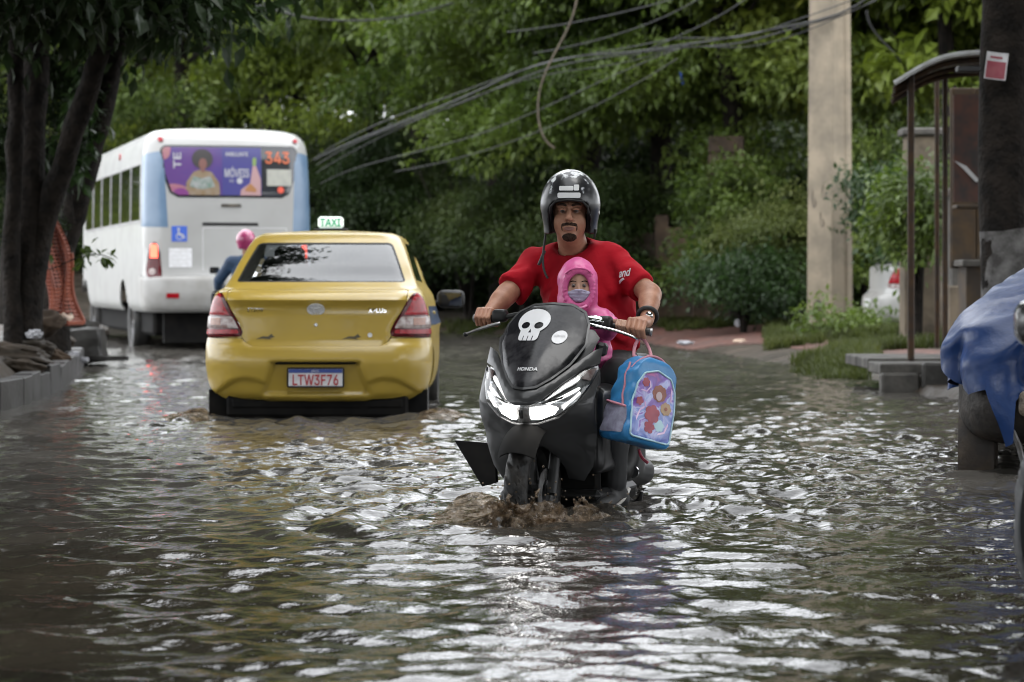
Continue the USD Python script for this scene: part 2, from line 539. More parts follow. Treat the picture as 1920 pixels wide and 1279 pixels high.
def noise2(x, y, s, seed, sx=1.0):
    return meshkit.noise(np.stack([x * s * sx, y * s, np.full_like(x, seed * 7.7)], -1), seed)


def waves(x, y):
    rg = np.random.default_rng(5)
    warp_x = x + 0.35 * (noise2(x, y, 0.9, 21) - 0.5) + 0.10 * (noise2(x, y, 3.1, 22) - 0.5)
    warp_y = y + 0.45 * (noise2(x, y, 0.8, 23) - 0.5) + 0.10 * (noise2(x, y, 2.9, 24) - 0.5)
    z = np.zeros_like(x)
    # gentle swell, mostly travelling to and from the camera
    amp = (0.45 + 0.85 * noise2(x, y, 0.35, 31)) * (1 + 0.35 * np.clip((x + 0.2) / 0.8, 0, 1) * np.clip((10.2 - y) / 1.5, 0, 1))
    for lam, a, th in [(0.80, .0038, 92), (0.55, .0036, 64), (0.47, .0034, 121), (0.38, .0030, 40), (0.34, .0029, 145), (0.29, .0026, 78), (0.25, .0022, 108), (0.21, .0019, 52), (0.18, .0016, 134), (0.15, .0012, 90), (0.125, .0009, 28), (0.11, .0008, 155)]:
        t = math.radians(th + rg.uniform(-6, 6))
        z += a * amp * np.sin(2 * np.pi / lam * (math.cos(t) * warp_x + math.sin(t) * warp_y) + rg.uniform(0, 6.28))
    # chop: behind the scooter and around the taxi, weaker in front and at left
    chop = np.clip((y - 9.3) / 2.2, 0, 1) * np.clip((x + 1.6 + 0.12 * (y - 10) * 1.2) / 1.2, 0.25, 1)
    chop = np.maximum(chop, 0.45 * np.clip((y - 12) / 5, 0, 1))
    chop = chop * (0.45 + 0.9 * noise2(x, y, 0.5, 41)) * (1 + 0.6 * np.clip((x + 0.3) / 0.8, 0, 1) * np.clip((22 - y) / 6, 0, 1) + 0.5 * np.exp(-((x + 1.0) / 0.9) ** 2) * np.clip((18 - y) / 3, 0, 1))
    r1 = 1 - np.sqrt((2 * noise2(warp_x, warp_y, 4.2, 42) - 1) ** 2 + 0.05)
    r2 = 1 - np.sqrt((2 * noise2(warp_x, warp_y, 8.7, 43) - 1) ** 2 + 0.08)
    r3 = noise2(warp_x, warp_y, 17.0, 44)
    z += chop * (0.038 * (r1 - 0.5) + 0.019 * (r2 - 0.5) + 0.007 * (r3 - 0.5))
    # small sharp ripples everywhere, strongest at left
    z += (0.0022 + 0.0030 * np.clip((-x - 0.2) / 1.5, 0, 1)) * (noise2(warp_x, warp_y, 11, 45) - 0.5) * 1.4
    # the scooter's bow wave and wake
    ux, uy = math.sin(math.radians(18.7)), math.cos(math.radians(18.7))
    qx, qy = x - 0.03, y - 10.95
    al, ac = qx * ux + qy * uy, qx * uy - qy * ux
    arm = np.abs(ac) - 0.42 * np.clip(al + 0.15, 0, 9)
    z += 0.035 * np.exp(-(arm / 0.10) ** 2) * np.exp(-np.clip(al, 0, 9) / 1.6) * (al > -0.2)
    rr = np.hypot(qx, qy)
    z += 0.012 * np.sin(rr * 2 * np.pi / 0.34) * np.exp(-((rr - 0.75) / 0.6) ** 2) * (al < 0.2)
    # churned water behind the taxi
    tx = np.exp(-((x + 1.45) / 1.1) ** 2 - ((y - 18.3) / 1.1) ** 2)
    z += tx * (0.06 * (noise2(x, y, 5.1, 51) - 0.45) + 0.05 * (noise2(x, y, 10.3, 52) - 0.5))
    tl = np.exp(-((x + 0.55) / 0.25) ** 2 - ((y - 18.9) / 0.7) ** 2) + np.exp(-((x + 2.35) / 0.25) ** 2 - ((y - 18.9) / 0.7) ** 2)
    z += tl * 0.09 * noise2(x, y, 6.3, 53)
    return z * np.clip((70 - y) / 30, 0.15, 1)


wy = [-30, -20, -12, -6, -2, 1.0, 3.0, 4.5, 5.5]
yy = 5.5
while yy < 60:
    yy += np.clip(0.0145 * (yy / 7) ** 1.25, 0.014, 0.14)
    wy.append(yy)
wy = np.array(wy + [66, 75, 90, 120, 200])
u = np.concatenate([[-60, -25, -12, -6, -3, -1.9], np.linspace(-1.35, 1.35, 470), [1.9, 3, 6, 12, 25, 60]])
half = np.clip(0.225 * wy + 0.35, 1.4, 8.5)
WX = np.where(np.abs(u)[None, :] < 1.4, u[None, :] * half[:, None], np.sign(u)[None, :] * (1.35 * half[:, None] + (np.abs(u)[None, :] - 1.4)))
WY = np.repeat(wy[:, None], len(u), 1)
WZ = waves(WX.ravel(), WY.ravel()).reshape(WX.shape)
WZ = np.where(np.abs(u)[None, :] > 1.36, 0, WZ)
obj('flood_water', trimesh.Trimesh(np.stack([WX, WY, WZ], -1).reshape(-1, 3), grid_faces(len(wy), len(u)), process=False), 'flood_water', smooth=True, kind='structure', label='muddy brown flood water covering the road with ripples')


# ------------------------------------------------------------------ foliage
def leaf_cluster(nl, rad, size, aspect=0.45, droop=0.5, flat=0.6, seed=0):
    """A spray of leaves: each a folded blade of four triangles, set round a few twigs."""
    rg = np.random.default_rng(seed)
    V, F = [], []
    twigs = [(rg.normal(0, 1, 3) * (1, 1, flat)) for _ in range(5)]
    twigs = [t / np.linalg.norm(t) for t in twigs]
    for k in range(nl):
        t = twigs[rg.integers(5)]
        p = t * rad * rg.uniform(0.15, 1.0) + rg.normal(0, 1, 3) * rad * 0.22
        d = t * 0.5 + rg.normal(0, 0.7, 3)
        d[2] -= droop * rg.uniform(0.2, 1)
        d /= np.linalg.norm(d)
        s = np.cross(d, (0, 0, 1.0) + rg.normal(0, 0.35, 3))
        s /= np.linalg.norm(s) + 1e-9
        n = np.cross(s, d)
        L = size * rg.uniform(0.7, 1.3)
        w = L * aspect
        b = len(V)
        V += [p, p + d * L * 0.45 + s * w * 0.5 + n * w * 0.12, p + d * L - n * L * 0.12, p + d * L * 0.45 - s * w * 0.5 + n * w * 0.12, p + d * L * 0.5]
        F += [(b, b + 1, b + 4), (b + 1, b + 2, b + 4), (b + 2, b + 3, b + 4), (b + 3, b, b + 4)]
    return trimesh.Trimesh(np.array(V), np.array(F), process=False)


PROTO = {}


def spray_protos(crown_path, key, leafm, spec):
    if key not in PROTO:
        targets = []
        for i in range(3):
            p = usdkit.mesh(stage, f'{crown_path}/leaf_spray' + (f'_{i:03d}' if i else ''), leaf_cluster(*spec, seed=100 + i + hash_name(key)) if not callable(spec) else spec(i), M(leafm), smooth=False)
            targets.append(p.GetPath())
        PROTO[key] = targets
    return PROTO[key]


def hash_name(s):
    return sum(ord(ch) * (i + 3) for i, ch in enumerate(s)) % 9973


def scatter(parent, name, key, leafm, spec, pos, scale, yaw, tilt=None, label=None, cat=None):
    """Many copies of the leaf sprays as one part."""
    path = free(str(parent.GetPath()) if parent is not None else '/World', name)
    pi = UsdGeom.PointInstancer.Define(stage, path)
    pi.CreatePrototypesRel().SetTargets(spray_protos(path, key, leafm, spec))
    pos = np.asarray(pos, float)
    n = len(pos)
    pi.CreatePositionsAttr(Vt.Vec3fArray.FromNumpy(pos.astype(np.float32)))
    pi.CreateProtoIndicesAttr(Vt.IntArray.FromNumpy((np.arange(n) % 3).astype(np.int32)))
    sc = np.asarray(scale, float)
    sc = np.repeat(sc[:, None], 3, 1) if sc.ndim == 1 else sc
    pi.CreateScalesAttr(Vt.Vec3fArray.FromNumpy(sc.astype(np.float32)))
    q = []
    for i in range(n):
        a = yaw[i] / 2
        t = (tilt[i] if tilt is not None else 0.0) / 2
        # yaw, then tip about x
        qw, qz = math.cos(a), math.sin(a)
        tw, tx = math.cos(t), math.sin(t)
        q.append(Gf.Quath(qw * tw, qw * tx, qz * tx, qz * tw))
    pi.CreateOrientationsAttr(Vt.QuathArray(q))
    return tagp(pi.GetPrim(), label, cat, kind='stuff')


def crown_points(rg, centre, radii, nclump, per, clump=1.1, low=0.0):
    """Clumps over the crown's outer shell; each clump is a flattened dome of sprays, so that gaps stay between them."""
    P, S = [], []
    for _ in range(nclump):
        d = rg.normal(0, 1, 3)
        d /= np.linalg.norm(d)
        if d[2] < -0.55 + low:
            d[2] *= -0.5
        c = np.asarray(centre) + d * np.asarray(radii) * rg.uniform(0.45, 1.0)
        rc = clump * rg.uniform(0.6, 1.35)
        for _ in range(int(per * (rc / clump) ** 1.5)):
            e = rg.normal(0, 1, 3)
            e /= np.linalg.norm(e)
            e[2] = abs(e[2]) * 0.75 - 0.15
            P.append(c + e * rc * np.array([1, 1, 0.6]) * rg.uniform(0.75, 1.05))
            S.append(rg.uniform(0.75, 1.3))
    return np.array(P), np.array(S)


def trunk_mesh(rg, base, top, r0, r1, limbs=5, reach=2.0, bend=0.3, sides=10):
    base, top = np.asarray(base, float), np.asarray(top, float)
    mid = (base + top) / 2 + rg.normal(0, bend, 3) * (1, 1, 0.2)
    pts = spline([base - (0, 0, 0.3), base + (0, 0, 0.15), mid, top], 16)
    rad = np.linspace(1, 0, 16) ** 0.8 * (r0 - r1) + r1
    rad[:3] *= (1.5, 1.3, 1.1)
    ms = [tube(pts, rad, sides)]
    for k in range(limbs):
        i = rg.integers(6, 15)
        a = rg.uniform(0, 6.28)
        d = np.array([math.cos(a), math.sin(a), rg.uniform(0.2, 0.9)]) * reach * rg.uniform(0.6, 1.2)
        q = spline([pts[i], pts[i] + d * 0.45 + (0, 0, -0.1), pts[i] + d], 8)
        ms.append(tube(q, np.linspace(rad[i] * 0.6, 0.02, 8), 7))
    m = cat(*ms)
    m.vertices = m.vertices + 0.05 * r0 / 0.2 * (np.stack([fbm3(m.vertices, 2.5, 2, s) for s in (1, 2, 3)], 1) - 0.5)
    return m


def tree(name, label, x, y, h, crown_r, crown_h, leafm, key, spec, nclump, per, seed, r0=0.22, clump=1.1, lean=(0, 0), barkm='bark', group=None, crown_z=None, low=0.0, cat_='tree', extra=None):
    rg = np.random.default_rng(seed)
    z0 = float(ground_z(x, y))
    t = thing(name, label, cat_, (x, y, z0), 0, group)
    top = np.array([lean[0], lean[1], h * 0.8])
    obj('trunk', trunk_mesh(rg, (0, 0, 0), top, r0, r0 * 0.3, limbs=7, reach=crown_r * 0.7), barkm, t)
    cz = crown_z if crown_z is not None else h - crown_h / 2
    P, S = crown_points(rg, (lean[0] * 0.8, lean[1] * 0.8, cz), (crown_r, crown_r, crown_h / 2), nclump, per, clump, low)
    if extra is not None:
        P, S = np.vstack([P, extra[0]]), np.concatenate([S, extra[1]])
    P[:, 2] = np.maximum(P[:, 2], 0.25)
    scatter(t, 'crown', key, leafm, spec, P, S, rg.uniform(0, 6.28, len(P)), rg.normal(0, 0.3, len(P)))
    return t
# ------------------------------------------------------------------ trees and shrubs
SM = (70, 0.55, 0.15)          # sprays: leaves, radius, leaf length
FINE = (90, 0.55, 0.11)
BROAD = (34, 0.5, 0.26, 0.6)


def px_tree(name, label, px, d, *a, **k):
    return tree(name, label, (px - 960) / FPX * d, d, *a, **k)


G_BG = 'trees in a row behind the flooded road'
px_tree('tree', 'olive-green tree with small leaves, directly above the left edge of the bus roof', 330, 69, 13, 4.6, 10.5, 'leaf_olive', 'olive', FINE, 44, 16, 1, group=G_BG, r0=0.3)
px_tree('tree', 'tall bright yellow-green tree above the middle of the bus roof', 500, 66, 14, 4.4, 12, 'leaf_bright', 'bright', SM, 48, 16, 2, group=G_BG, r0=0.3)
px_tree('tree', 'bright green tree whose boughs hang just right of the bus', 650, 60, 13, 3.9, 11.5, 'leaf_bright', 'bright', SM, 56, 16, 3, group=G_BG, r0=0.28, crown_z=6.6)
px_tree('tree', 'mid-green tree behind the taxi with drooping boughs crossed by thin cables', 800, 57, 12.5, 3.6, 11, 'leaf_mid', 'mid', SM, 56, 15, 4, group=G_BG, r0=0.28, crown_z=6.6)
px_tree('tree', 'shaded tree left of the hanging vine', 945, 53, 12, 3.4, 10.5, 'leaf_mid', 'mid', SM, 54, 15, 5, group=G_BG, r0=0.26, crown_z=6.0)
px_tree('tree', 'dark leafy tree directly behind the helmeted rider', 1090, 50, 12, 3.2, 10.5, 'leaf_mid', 'mid', SM, 60, 16, 6, group=G_BG, r0=0.25, crown_z=5.6)
px_tree('tree', 'green tree under the thick cable bundle, left of the brown masonry pillar', 1240, 48, 12, 3.0, 11, 'leaf_mid', 'mid', SM, 64, 16, 7, group=G_BG, r0=0.25, crown_z=5.4)
px_tree('tree', 'green tree just left of the concrete utility pole', 1410, 46, 12, 2.7, 11, 'leaf_mid', 'mid', SM, 62, 16, 8, group=G_BG, r0=0.24, crown_z=5.5)
px_tree('tree', 'broad-leaved pale green tree between the utility pole and the kiosk roof', 1660, 46, 11, 2.3, 10, 'leaf_bright', 'broad', BROAD, 60, 18, 9, group=G_BG, r0=0.2, clump=0.9, crown_z=5.4)
px_tree('tree', 'broad-leaved yellow-green tree over the kiosk roof', 1810, 43, 10, 2.2, 8, 'leaf_bright', 'broad', BROAD, 54, 17, 10, group=G_BG, r0=0.2, clump=0.9, crown_z=5.6)
px_tree('tree', 'green tree glimpsed at the left edge between dark trunks', 20, 58, 12, 4.2, 11, 'leaf_mid', 'mid', SM, 40, 13, 11, group=G_BG, r0=0.28, crown_z=5.6)
px_tree('tree', 'green tree behind the leaning trunk and the front of the bus', 180, 70, 13, 4.3, 11, 'leaf_bright', 'bright', SM, 38, 13, 12, group=G_BG, r0=0.28, crown_z=6.0)


def shrub(label, px, d, w, h, leafm, key, spec, n, seed, group='shrubs in the dark undergrowth', per=12, zmin=0.12):
    rg = np.random.default_rng(seed)
    x = (px - 960) / FPX * d
    t = thing('shrub', label, 'shrub', (x, d, float(ground_z(x, d))), 0, group)
    st = []
    for k in range(7):
        a = rg.uniform(0, 6.28)
        st.append(tube(spline([(0, 0, -0.1), (0.2 * w * math.cos(a), 0.2 * w * math.sin(a), h * 0.4), (0.55 * w * math.cos(a), 0.5 * w * math.sin(a), h * rg.uniform(0.6, 0.9))], 7), np.linspace(0.05, 0.012, 7), 6))
    obj('stem', cat(*st), 'bark', t)
    P, S = crown_points(rg, (0, 0, h * 0.48), (w, w * 0.8, h * 0.5), n, per, 0.62)
    keep = P[:, 2] > zmin - 0.3
    P, S = P[keep], S[keep]
    P[:, 2] = np.maximum(P[:, 2], zmin)
    scatter(t, 'foliage', key, leafm, spec, P, S * 0.7, rg.uniform(0, 6.28, len(P)), rg.normal(0, 0.3, len(P)))
    return t


for i, (lb, px, d, w, h) in enumerate([
        ('dark shrub right of the bus, lowest foliage beside its corner', 640, 56, 2.2, 3.6), ('dark shrub above the taxi roof sign', 760, 54, 2.2, 3.8),
        ('dark shrub behind the taxi wing mirror', 880, 52, 2.0, 3.6), ('dark shrub left of the rider behind his elbow', 985, 49, 1.9, 3.2),
        ('dark shrub behind the rider in the red shirt', 1120, 47, 1.9, 3.0), ('dark shrub at the foot of the old wall right of the rider', 1250, 47.5, 1.7, 2.6)]):
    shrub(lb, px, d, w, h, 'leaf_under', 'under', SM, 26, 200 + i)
shrub('bright green feathery shrub left of the utility pole', 1452, 42.5, 0.75, 2.3, 'leaf_olive', 'fine_bright', (80, 0.5, 0.09), 20, 221, 'shrubs by the utility pole', 10)
shrub('dark green shrub at the foot of the utility pole', 1395, 41.5, 0.9, 1.3, 'leaf_dark', 'dark', SM, 14, 222, 'shrubs by the utility pole', 9)
shrub('leafy shrub between the pole and the white car', 1622, 42.5, 0.4, 3.2, 'leaf_mid', 'mid', SM, 20, 223, 'shrubs by the utility pole', 10)
shrub('low weeds under the rear of the white car', 1612, 36.5, 0.30, 0.22, 'leaf_mid', 'mid', SM, 4, 224, 'shrubs by the utility pole', 6)
shrub('leafy shrub screening the brown masonry pillar', 1375, 43.8, 0.62, 2.7, 'leaf_mid', 'mid', SM, 20, 226, 'shrubs by the utility pole', 9)
shrub('leafy shrub leaning over the front of the tan gate pillar', 1722, 33.4, 0.26, 2.5, 'leaf_mid', 'mid', SM, 14, 227, 'shrubs by the utility pole', 6, 1.25)
shrub('dark leafy shrub behind the kiosk posts', 1740, 38.5, 0.9, 2.6, 'leaf_dark', 'dark', SM, 18, 225, 'shrubs by the utility pole', 9)

# the wood behind, one mass
rg = np.random.default_rng(77)
P, S = [], []
for k in range(150):
    px = rg.uniform(-500, 2400)
    d = rg.uniform(74, 96) - 0.012 * max(0, px - 900)
    x = (px - 960) / FPX * d
    z0 = float(ground_z(x, d))
    z0 = min(z0, 3)
    p, s = crown_points(rg, (x, d, z0 + rg.uniform(1, 9)), (3.6, 3.2, 3.2), 6, 9, 1.5)
    P.append(p)
    S.append(s * 1.7)
P, S = np.vstack(P), np.concatenate(S)
P[:, 2] = np.maximum(P[:, 2], 0.3)
scatter(None, 'far_wood', 'mid', 'leaf_mid', SM, P, S, rg.uniform(0, 6.28, len(P)), rg.normal(0, 0.3, len(P)), label='dense far-off wood behind the row of trees', cat='wood')

for k in range(40):                              # the left of it, closing the road's far end
    px = rg.uniform(-300, 560)
    d = rg.uniform(80, 98)
    p, s = crown_points(rg, ((px - 960) / FPX * d, d, rg.uniform(1, 10)), (3.0, 3.0, 3.0), 6, 9, 1.5)
    P, S = np.vstack([P, p]), np.concatenate([S, s * 1.7])
P[:, 2] = np.maximum(P[:, 2], 0.3)
scatter(None, 'far_wood', 'bright', 'leaf_bright', SM, P[-2000:], S[-2000:], rg.uniform(0, 6.28, 2000), rg.normal(0, 0.3, 2000), label='far-off wood closing the bend of the road behind the bus', cat='wood') if len(P) > 2000 else None
# the same street goes on behind the viewpoint: trees along both sides
P, S = [], []
for x0, y0, y1, n in ((-8.5, -30, 14, 30), (9.5, -30, 22, 34)):
    for y in np.linspace(y0, y1, n):
        p, s = crown_points(rg, (x0 + rg.normal(0, 1.0) + (0 if y < 8 else np.sign(x0) * 1.5), y, rg.uniform(3, 11)), (2.8, 2.6, 3.4), 9, 7, 1.5)
        P.append(p)
        S.append(s * 1.8)
for x in np.linspace(-10, 10, 18):
    p, s = crown_points(rg, (x, -26 + rg.normal(0, 2), rg.uniform(3, 11)), (2.8, 2.6, 3.4), 9, 7, 1.5)
    P.append(p)
    S.append(s * 1.8)
for x0, x1, y0, y1, z0, z1, n in ((-9, -3.4, -2, 15, 6.0, 9.5, 34), (4.6, 9, -2, 20, 6.5, 10, 40), (-6, 6, -18, 1.5, 5.5, 9, 60)):   # boughs over the road's edges and overhead at the viewpoint
    for k in range(n):
        p, s = crown_points(rg, (rg.uniform(x0, x1), rg.uniform(y0, y1), rg.uniform(z0, z1)), (1.3, 1.5, 0.8), 5, 8, 1.0)
        P.append(p)
        S.append(s * 1.5)
P, S = np.vstack(P), np.concatenate(S)
P[:, 2] = np.maximum(P[:, 2], 0.3)
scatter(None, 'street_trees', 'mid', 'leaf_mid', SM, P, S, rg.uniform(0, 6.28, len(P)), rg.normal(0, 0.3, len(P)), label='trees lining both sides of the street near the viewpoint', cat='trees')
rg = np.random.default_rng(78)
P, S = [], []
for k in range(150):
    px = rg.uniform(150, 2000)
    d = np.interp(px, [150, 600, 900, 1300, 2000], [73, 63, 57.5, 52, 50]) + rg.uniform(0, 6)
    x = (px - 960) / FPX * d
    p, s = crown_points(rg, (x, d, rg.uniform(0.2, 3.8)), (1.8, 1.8, 1.5), 4, 10, 1.0)
    P.append(p)
    S.append(s * 1.15)
P, S = np.vstack(P), np.concatenate(S)
P[:, 2] = np.maximum(P[:, 2], 0.3)
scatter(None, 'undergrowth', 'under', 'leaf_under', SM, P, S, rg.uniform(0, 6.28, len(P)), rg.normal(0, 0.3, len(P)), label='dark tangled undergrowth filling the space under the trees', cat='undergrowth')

# big dark trees on the left bank: leaning stems, canopy over the road edge
def canopy(rg, boxes):
    P, S = [], []
    for (cx, cy, cz, rx, ry, rz, n) in boxes:
        small = rx < 0.5
        p, s = crown_points(rg, (cx, cy, cz), (rx, ry, rz), n, 6 if small else 14, 0.16 if small else 0.95)
        s = s * (0.30 if small else 1.0)
        P.append(p)
        S.append(s)
    return np.vstack(P), np.concatenate(S)


def left_tree(label, x, y, stems, boxes, seed, r0):
    rg = np.random.default_rng(seed)
    z0 = float(ground_z(x, y))
    t = thing('tree', label, 'tree', (x, y, z0), 0, 'dark trees on the left bank')
    ms = []
    for st, ra in stems:
        p = spline(np.array(st) - (x, y, z0), 22)
        rad = np.linspace(1, 0.55, 22) * ra
        rad[:4] *= (1.35, 1.2, 1.1, 1.04)
        ms.append(tube(p, rad, 14))
    m = cat(*ms)
    m.vertices = m.vertices + 0.10 * (np.stack([fbm3(m.vertices, 3.5, 3, s) for s in (1, 2, 3)], 1) - 0.5)
    obj('trunk', m, 'bark', t)
    P, S = canopy(rg, boxes)
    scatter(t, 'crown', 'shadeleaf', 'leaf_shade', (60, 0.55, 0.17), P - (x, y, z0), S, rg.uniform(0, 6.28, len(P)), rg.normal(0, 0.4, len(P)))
    return t


A0, B0 = at(48, 634, 25.0), at(103, 606, 28.5)
left_tree('thick dark tree trunk at the far left with stems rising from the rubble bank', A0[0], 25.0,
          [([A0 - (0, 0, 0.5), at(50, 560, 25), at(56, 380, 25), at(66, 160, 25.2), at(85, -150, 26), at(110, -600, 27)], 0.155),
           ([at(30, 650, 24.9), at(22, 480, 24.8), at(30, 250, 24.6), at(15, -120, 24.5), at(-60, -500, 24.2)], 0.09),
           ([at(50, 610, 25.05), at(64, 500, 25), at(92, 390, 25), at(135, 260, 24.7), at(205, 60, 24), at(310, -200, 23)], 0.13)],
          [(-5.4, 24.5, 7.0, 2.6, 4.0, 2.6, 64), (-4.3, 23.5, 3.9, 1.2, 1.2, 0.7, 18), (-5.2, 22, 4.3, 1.2, 2.0, 0.9, 16), (-5.4, 18, 7.2, 2.0, 4.0, 2.2, 40), (-4.3, 20.5, 5.0, 0.8, 1.0, 0.8, 10), (-4.4, 12.5, 6.2, 1.8, 3.5, 1.8, 30)], 301, 0.27)
left_tree('dark tree trunk leaning to the right beside the orange netting', B0[0], 28.0,
          [([B0 - (0, 0, 0.5), at(108, 540, 28.5), at(126, 440, 28.5), at(158, 320, 28.3), at(200, 170, 28), at(250, -30, 27.5), at(330, -500, 26.5)], 0.15),
           ([at(118, 470, 28.5), at(150, 380, 28.6), at(182, 250, 28.6), at(190, 60, 28.6), at(180, -300, 28.6)], 0.10)],
          [(-5.38, 27, 2.0, 0.26, 0.4, 1.3, 26), (-4.86, 27.6, 3.0, 0.26, 0.4, 0.7, 22), (-5.05, 27.6, 1.9, 0.14, 0.3, 0.9, 14), (-4.2, 27.5, 6.4, 2.8, 3.0, 2.2, 60), (-4.6, 26.5, 4.3, 1.3, 1.2, 0.7, 18), (-3.7, 25.5, 4.35, 1.0, 1.0, 0.45, 12), (-6.5, 30, 5.0, 2.5, 2.5, 3.0, 40)], 302, 0.22)
# creeper leaves up the leaning trunk and a loose twig before the bus
rg = np.random.default_rng(303)
cr = thing('creeper', 'climbing plant with hanging leaves on the leaning dark trunk', 'creeper', B0, 0)
P = np.vstack([at(px + rg.normal(0, 14), py + rg.normal(0, 20), 26.6) - B0 for px, py in [(150, 190), (158, 215), (148, 250), (140, 290), (126, 300), (120, 320), (165, 230), (100, 20), (92, 40), (140, 60), (160, 120)] for _ in range(3)])
obj('stem', tube(spline([at(140, 420, 26.9) - B0, at(135, 320, 26.8) - B0, at(150, 220, 26.7) - B0, at(150, 120, 26.7) - B0], 14), 0.012, 6), 'bark', cr)
scatter(cr, 'leaves', 'creeper', 'leaf_dark', (14, 0.16, 0.17, 0.5, 1.2), P, rg.uniform(0.7, 1.2, len(P)), rg.uniform(0, 6.28, len(P)), rg.normal(0, 0.4, len(P)))
tw = thing('twig', 'thin twig with a few bright leaves in front of the white bus side', 'twig', at(120, 500, 26.0), 0)
obj('stem', tube(spline([at(90, 500, 26.3) - at(120, 500, 26.0), (0.0, 0, 0.03), at(165, 478, 26) - at(120, 500, 26.0), at(206, 484, 26) - at(120, 500, 26.0)], 12), 0.006, 5), 'bark', tw)
P = np.vstack([at(px, py, 26) - at(120, 500, 26.0) for px, py in [(158, 462), (166, 478), (190, 480), (200, 484), (152, 488), (88, 470), (84, 455)]])
scatter(tw, 'leaves', 'twig', 'leaf_mid', (9, 0.07, 0.12, 0.5, 0.6), P, np.full(len(P), 1.0), rg.uniform(0, 6.28, len(P)))

# grass
def grass_patch(label, pts, h, seed):
    rg = np.random.default_rng(seed)
    P = []
    for px0, px1, d0, d1, n in pts:
        d = rg.uniform(d0, d1, n)
        x = (rg.uniform(px0, px1, n) - 960) / FPX * d
        keep = (x > edge_r(d) + rg.uniform(0.0, 0.5, n)) & (noise2(x, d * 0.6, 1.3, 61) + rg.uniform(-0.18, 0.18, n) > 0.50)
        P.append(np.stack([x, d, ground_z(x, d) - 0.01], 1)[keep])
    P = np.vstack(P)

    def tuft(i):
        r = np.random.default_rng(900 + i)
        V, F = [], []
        for k in range(22):
            a, b = r.uniform(0, 6.28), r.uniform(0, 6.28)
            o = np.array([math.cos(a), math.sin(a), 0]) * r.uniform(0, 0.07)
            d = np.array([math.cos(b), math.sin(b), 0])
            L, bend = r.uniform(0.07, 0.17), r.uniform(0.02, 0.10)
            s = np.array([-d[1], d[0], 0]) * 0.006
            q = len(V)
            V += [o - s, o + s, o + d * bend * 0.4 + (0, 0, L * 0.65) + s * 0.8, o + d * bend * 0.4 + (0, 0, L * 0.65) - s * 0.8, o + d * bend + (0, 0, L)]
            F += [(q, q + 1, q + 2), (q, q + 2, q + 3), (q + 3, q + 2, q + 4)]
        return trimesh.Trimesh(np.array(V), np.array(F), process=False)
    scatter(None, 'grass', 'grass', 'grass_blade', tuft, P, rg.uniform(0.7, 1.4, len(P)) * h, rg.uniform(0, 6.28, len(P)), label=label, cat='grass')


grass_patch('short bright green grass on the right shore and round the utility pole', [(1420, 1640, 26.5, 31, 2600), (1440, 1640, 34.5, 43, 3200), (1560, 1850, 31, 38, 2600), (1240, 1440, 43.5, 47, 1200), (820, 1240, 47, 52, 1500)], 1.0, 401)
# ------------------------------------------------------------------ vehicles: a body surface by plan outline and rear profile
class Body:
    """S(s, t): t runs up the rear profile (rows of y at the rear, y at the front, z, half width, corner radius, crown of the rear), s runs from the rear's centre round the right corner along the side (s < 0: the left)."""

    def __init__(self, rows, C=0.35, lean=None):
        r = np.array(rows, float)
        d = np.linalg.norm(np.diff(r[:, [0, 2]], axis=0), axis=1)
        self.t = np.concatenate([[0], np.cumsum(d)])
        from scipy.interpolate import PchipInterpolator
        self.f = PchipInterpolator(self.t, r, axis=0)
        self.C, self.T = C, self.t[-1]
        self.extra = None
        zz = r[:, 2]
        self.zt = lambda z: np.interp(z, zz, self.t)

    def __call__(self, s, t):
        s, t = np.asarray(s, float), np.clip(np.asarray(t, float), 0, self.T)
        y0, y1, z, w, r, k = self.f(t).T
        a = np.abs(s)
        sg = np.sign(s)
        fl = w - r                                    # flat half
        c = np.clip((a - fl) / self.C, 0, 1) * np.pi / 2
        side = np.maximum(a - fl - self.C, 0)
        x = np.where(a < fl, a, fl + r * np.sin(c))
        crown = k * (np.minimum(x, w) / w) ** 2
        y = y0 + r * (1 - np.cos(c)) + side + crown
        n = np.zeros_like(y)
        if self.extra is not None:
            dy, dx = self.extra(s, t, x, y, z)
            y, x = y + dy, x + dx
        return np.stack([sg * x, np.minimum(y, y1), z], -1)

    def w(self, t):
        return self.f(t)[3]


def P2(*pts):
    return Polygon(pts)


def mirror(poly):
    return affinity.scale(poly, -1, 1, origin=(0, 0))


def band(poly, a, b):
    return poly.intersection(sbox(-50, a, 50, b))


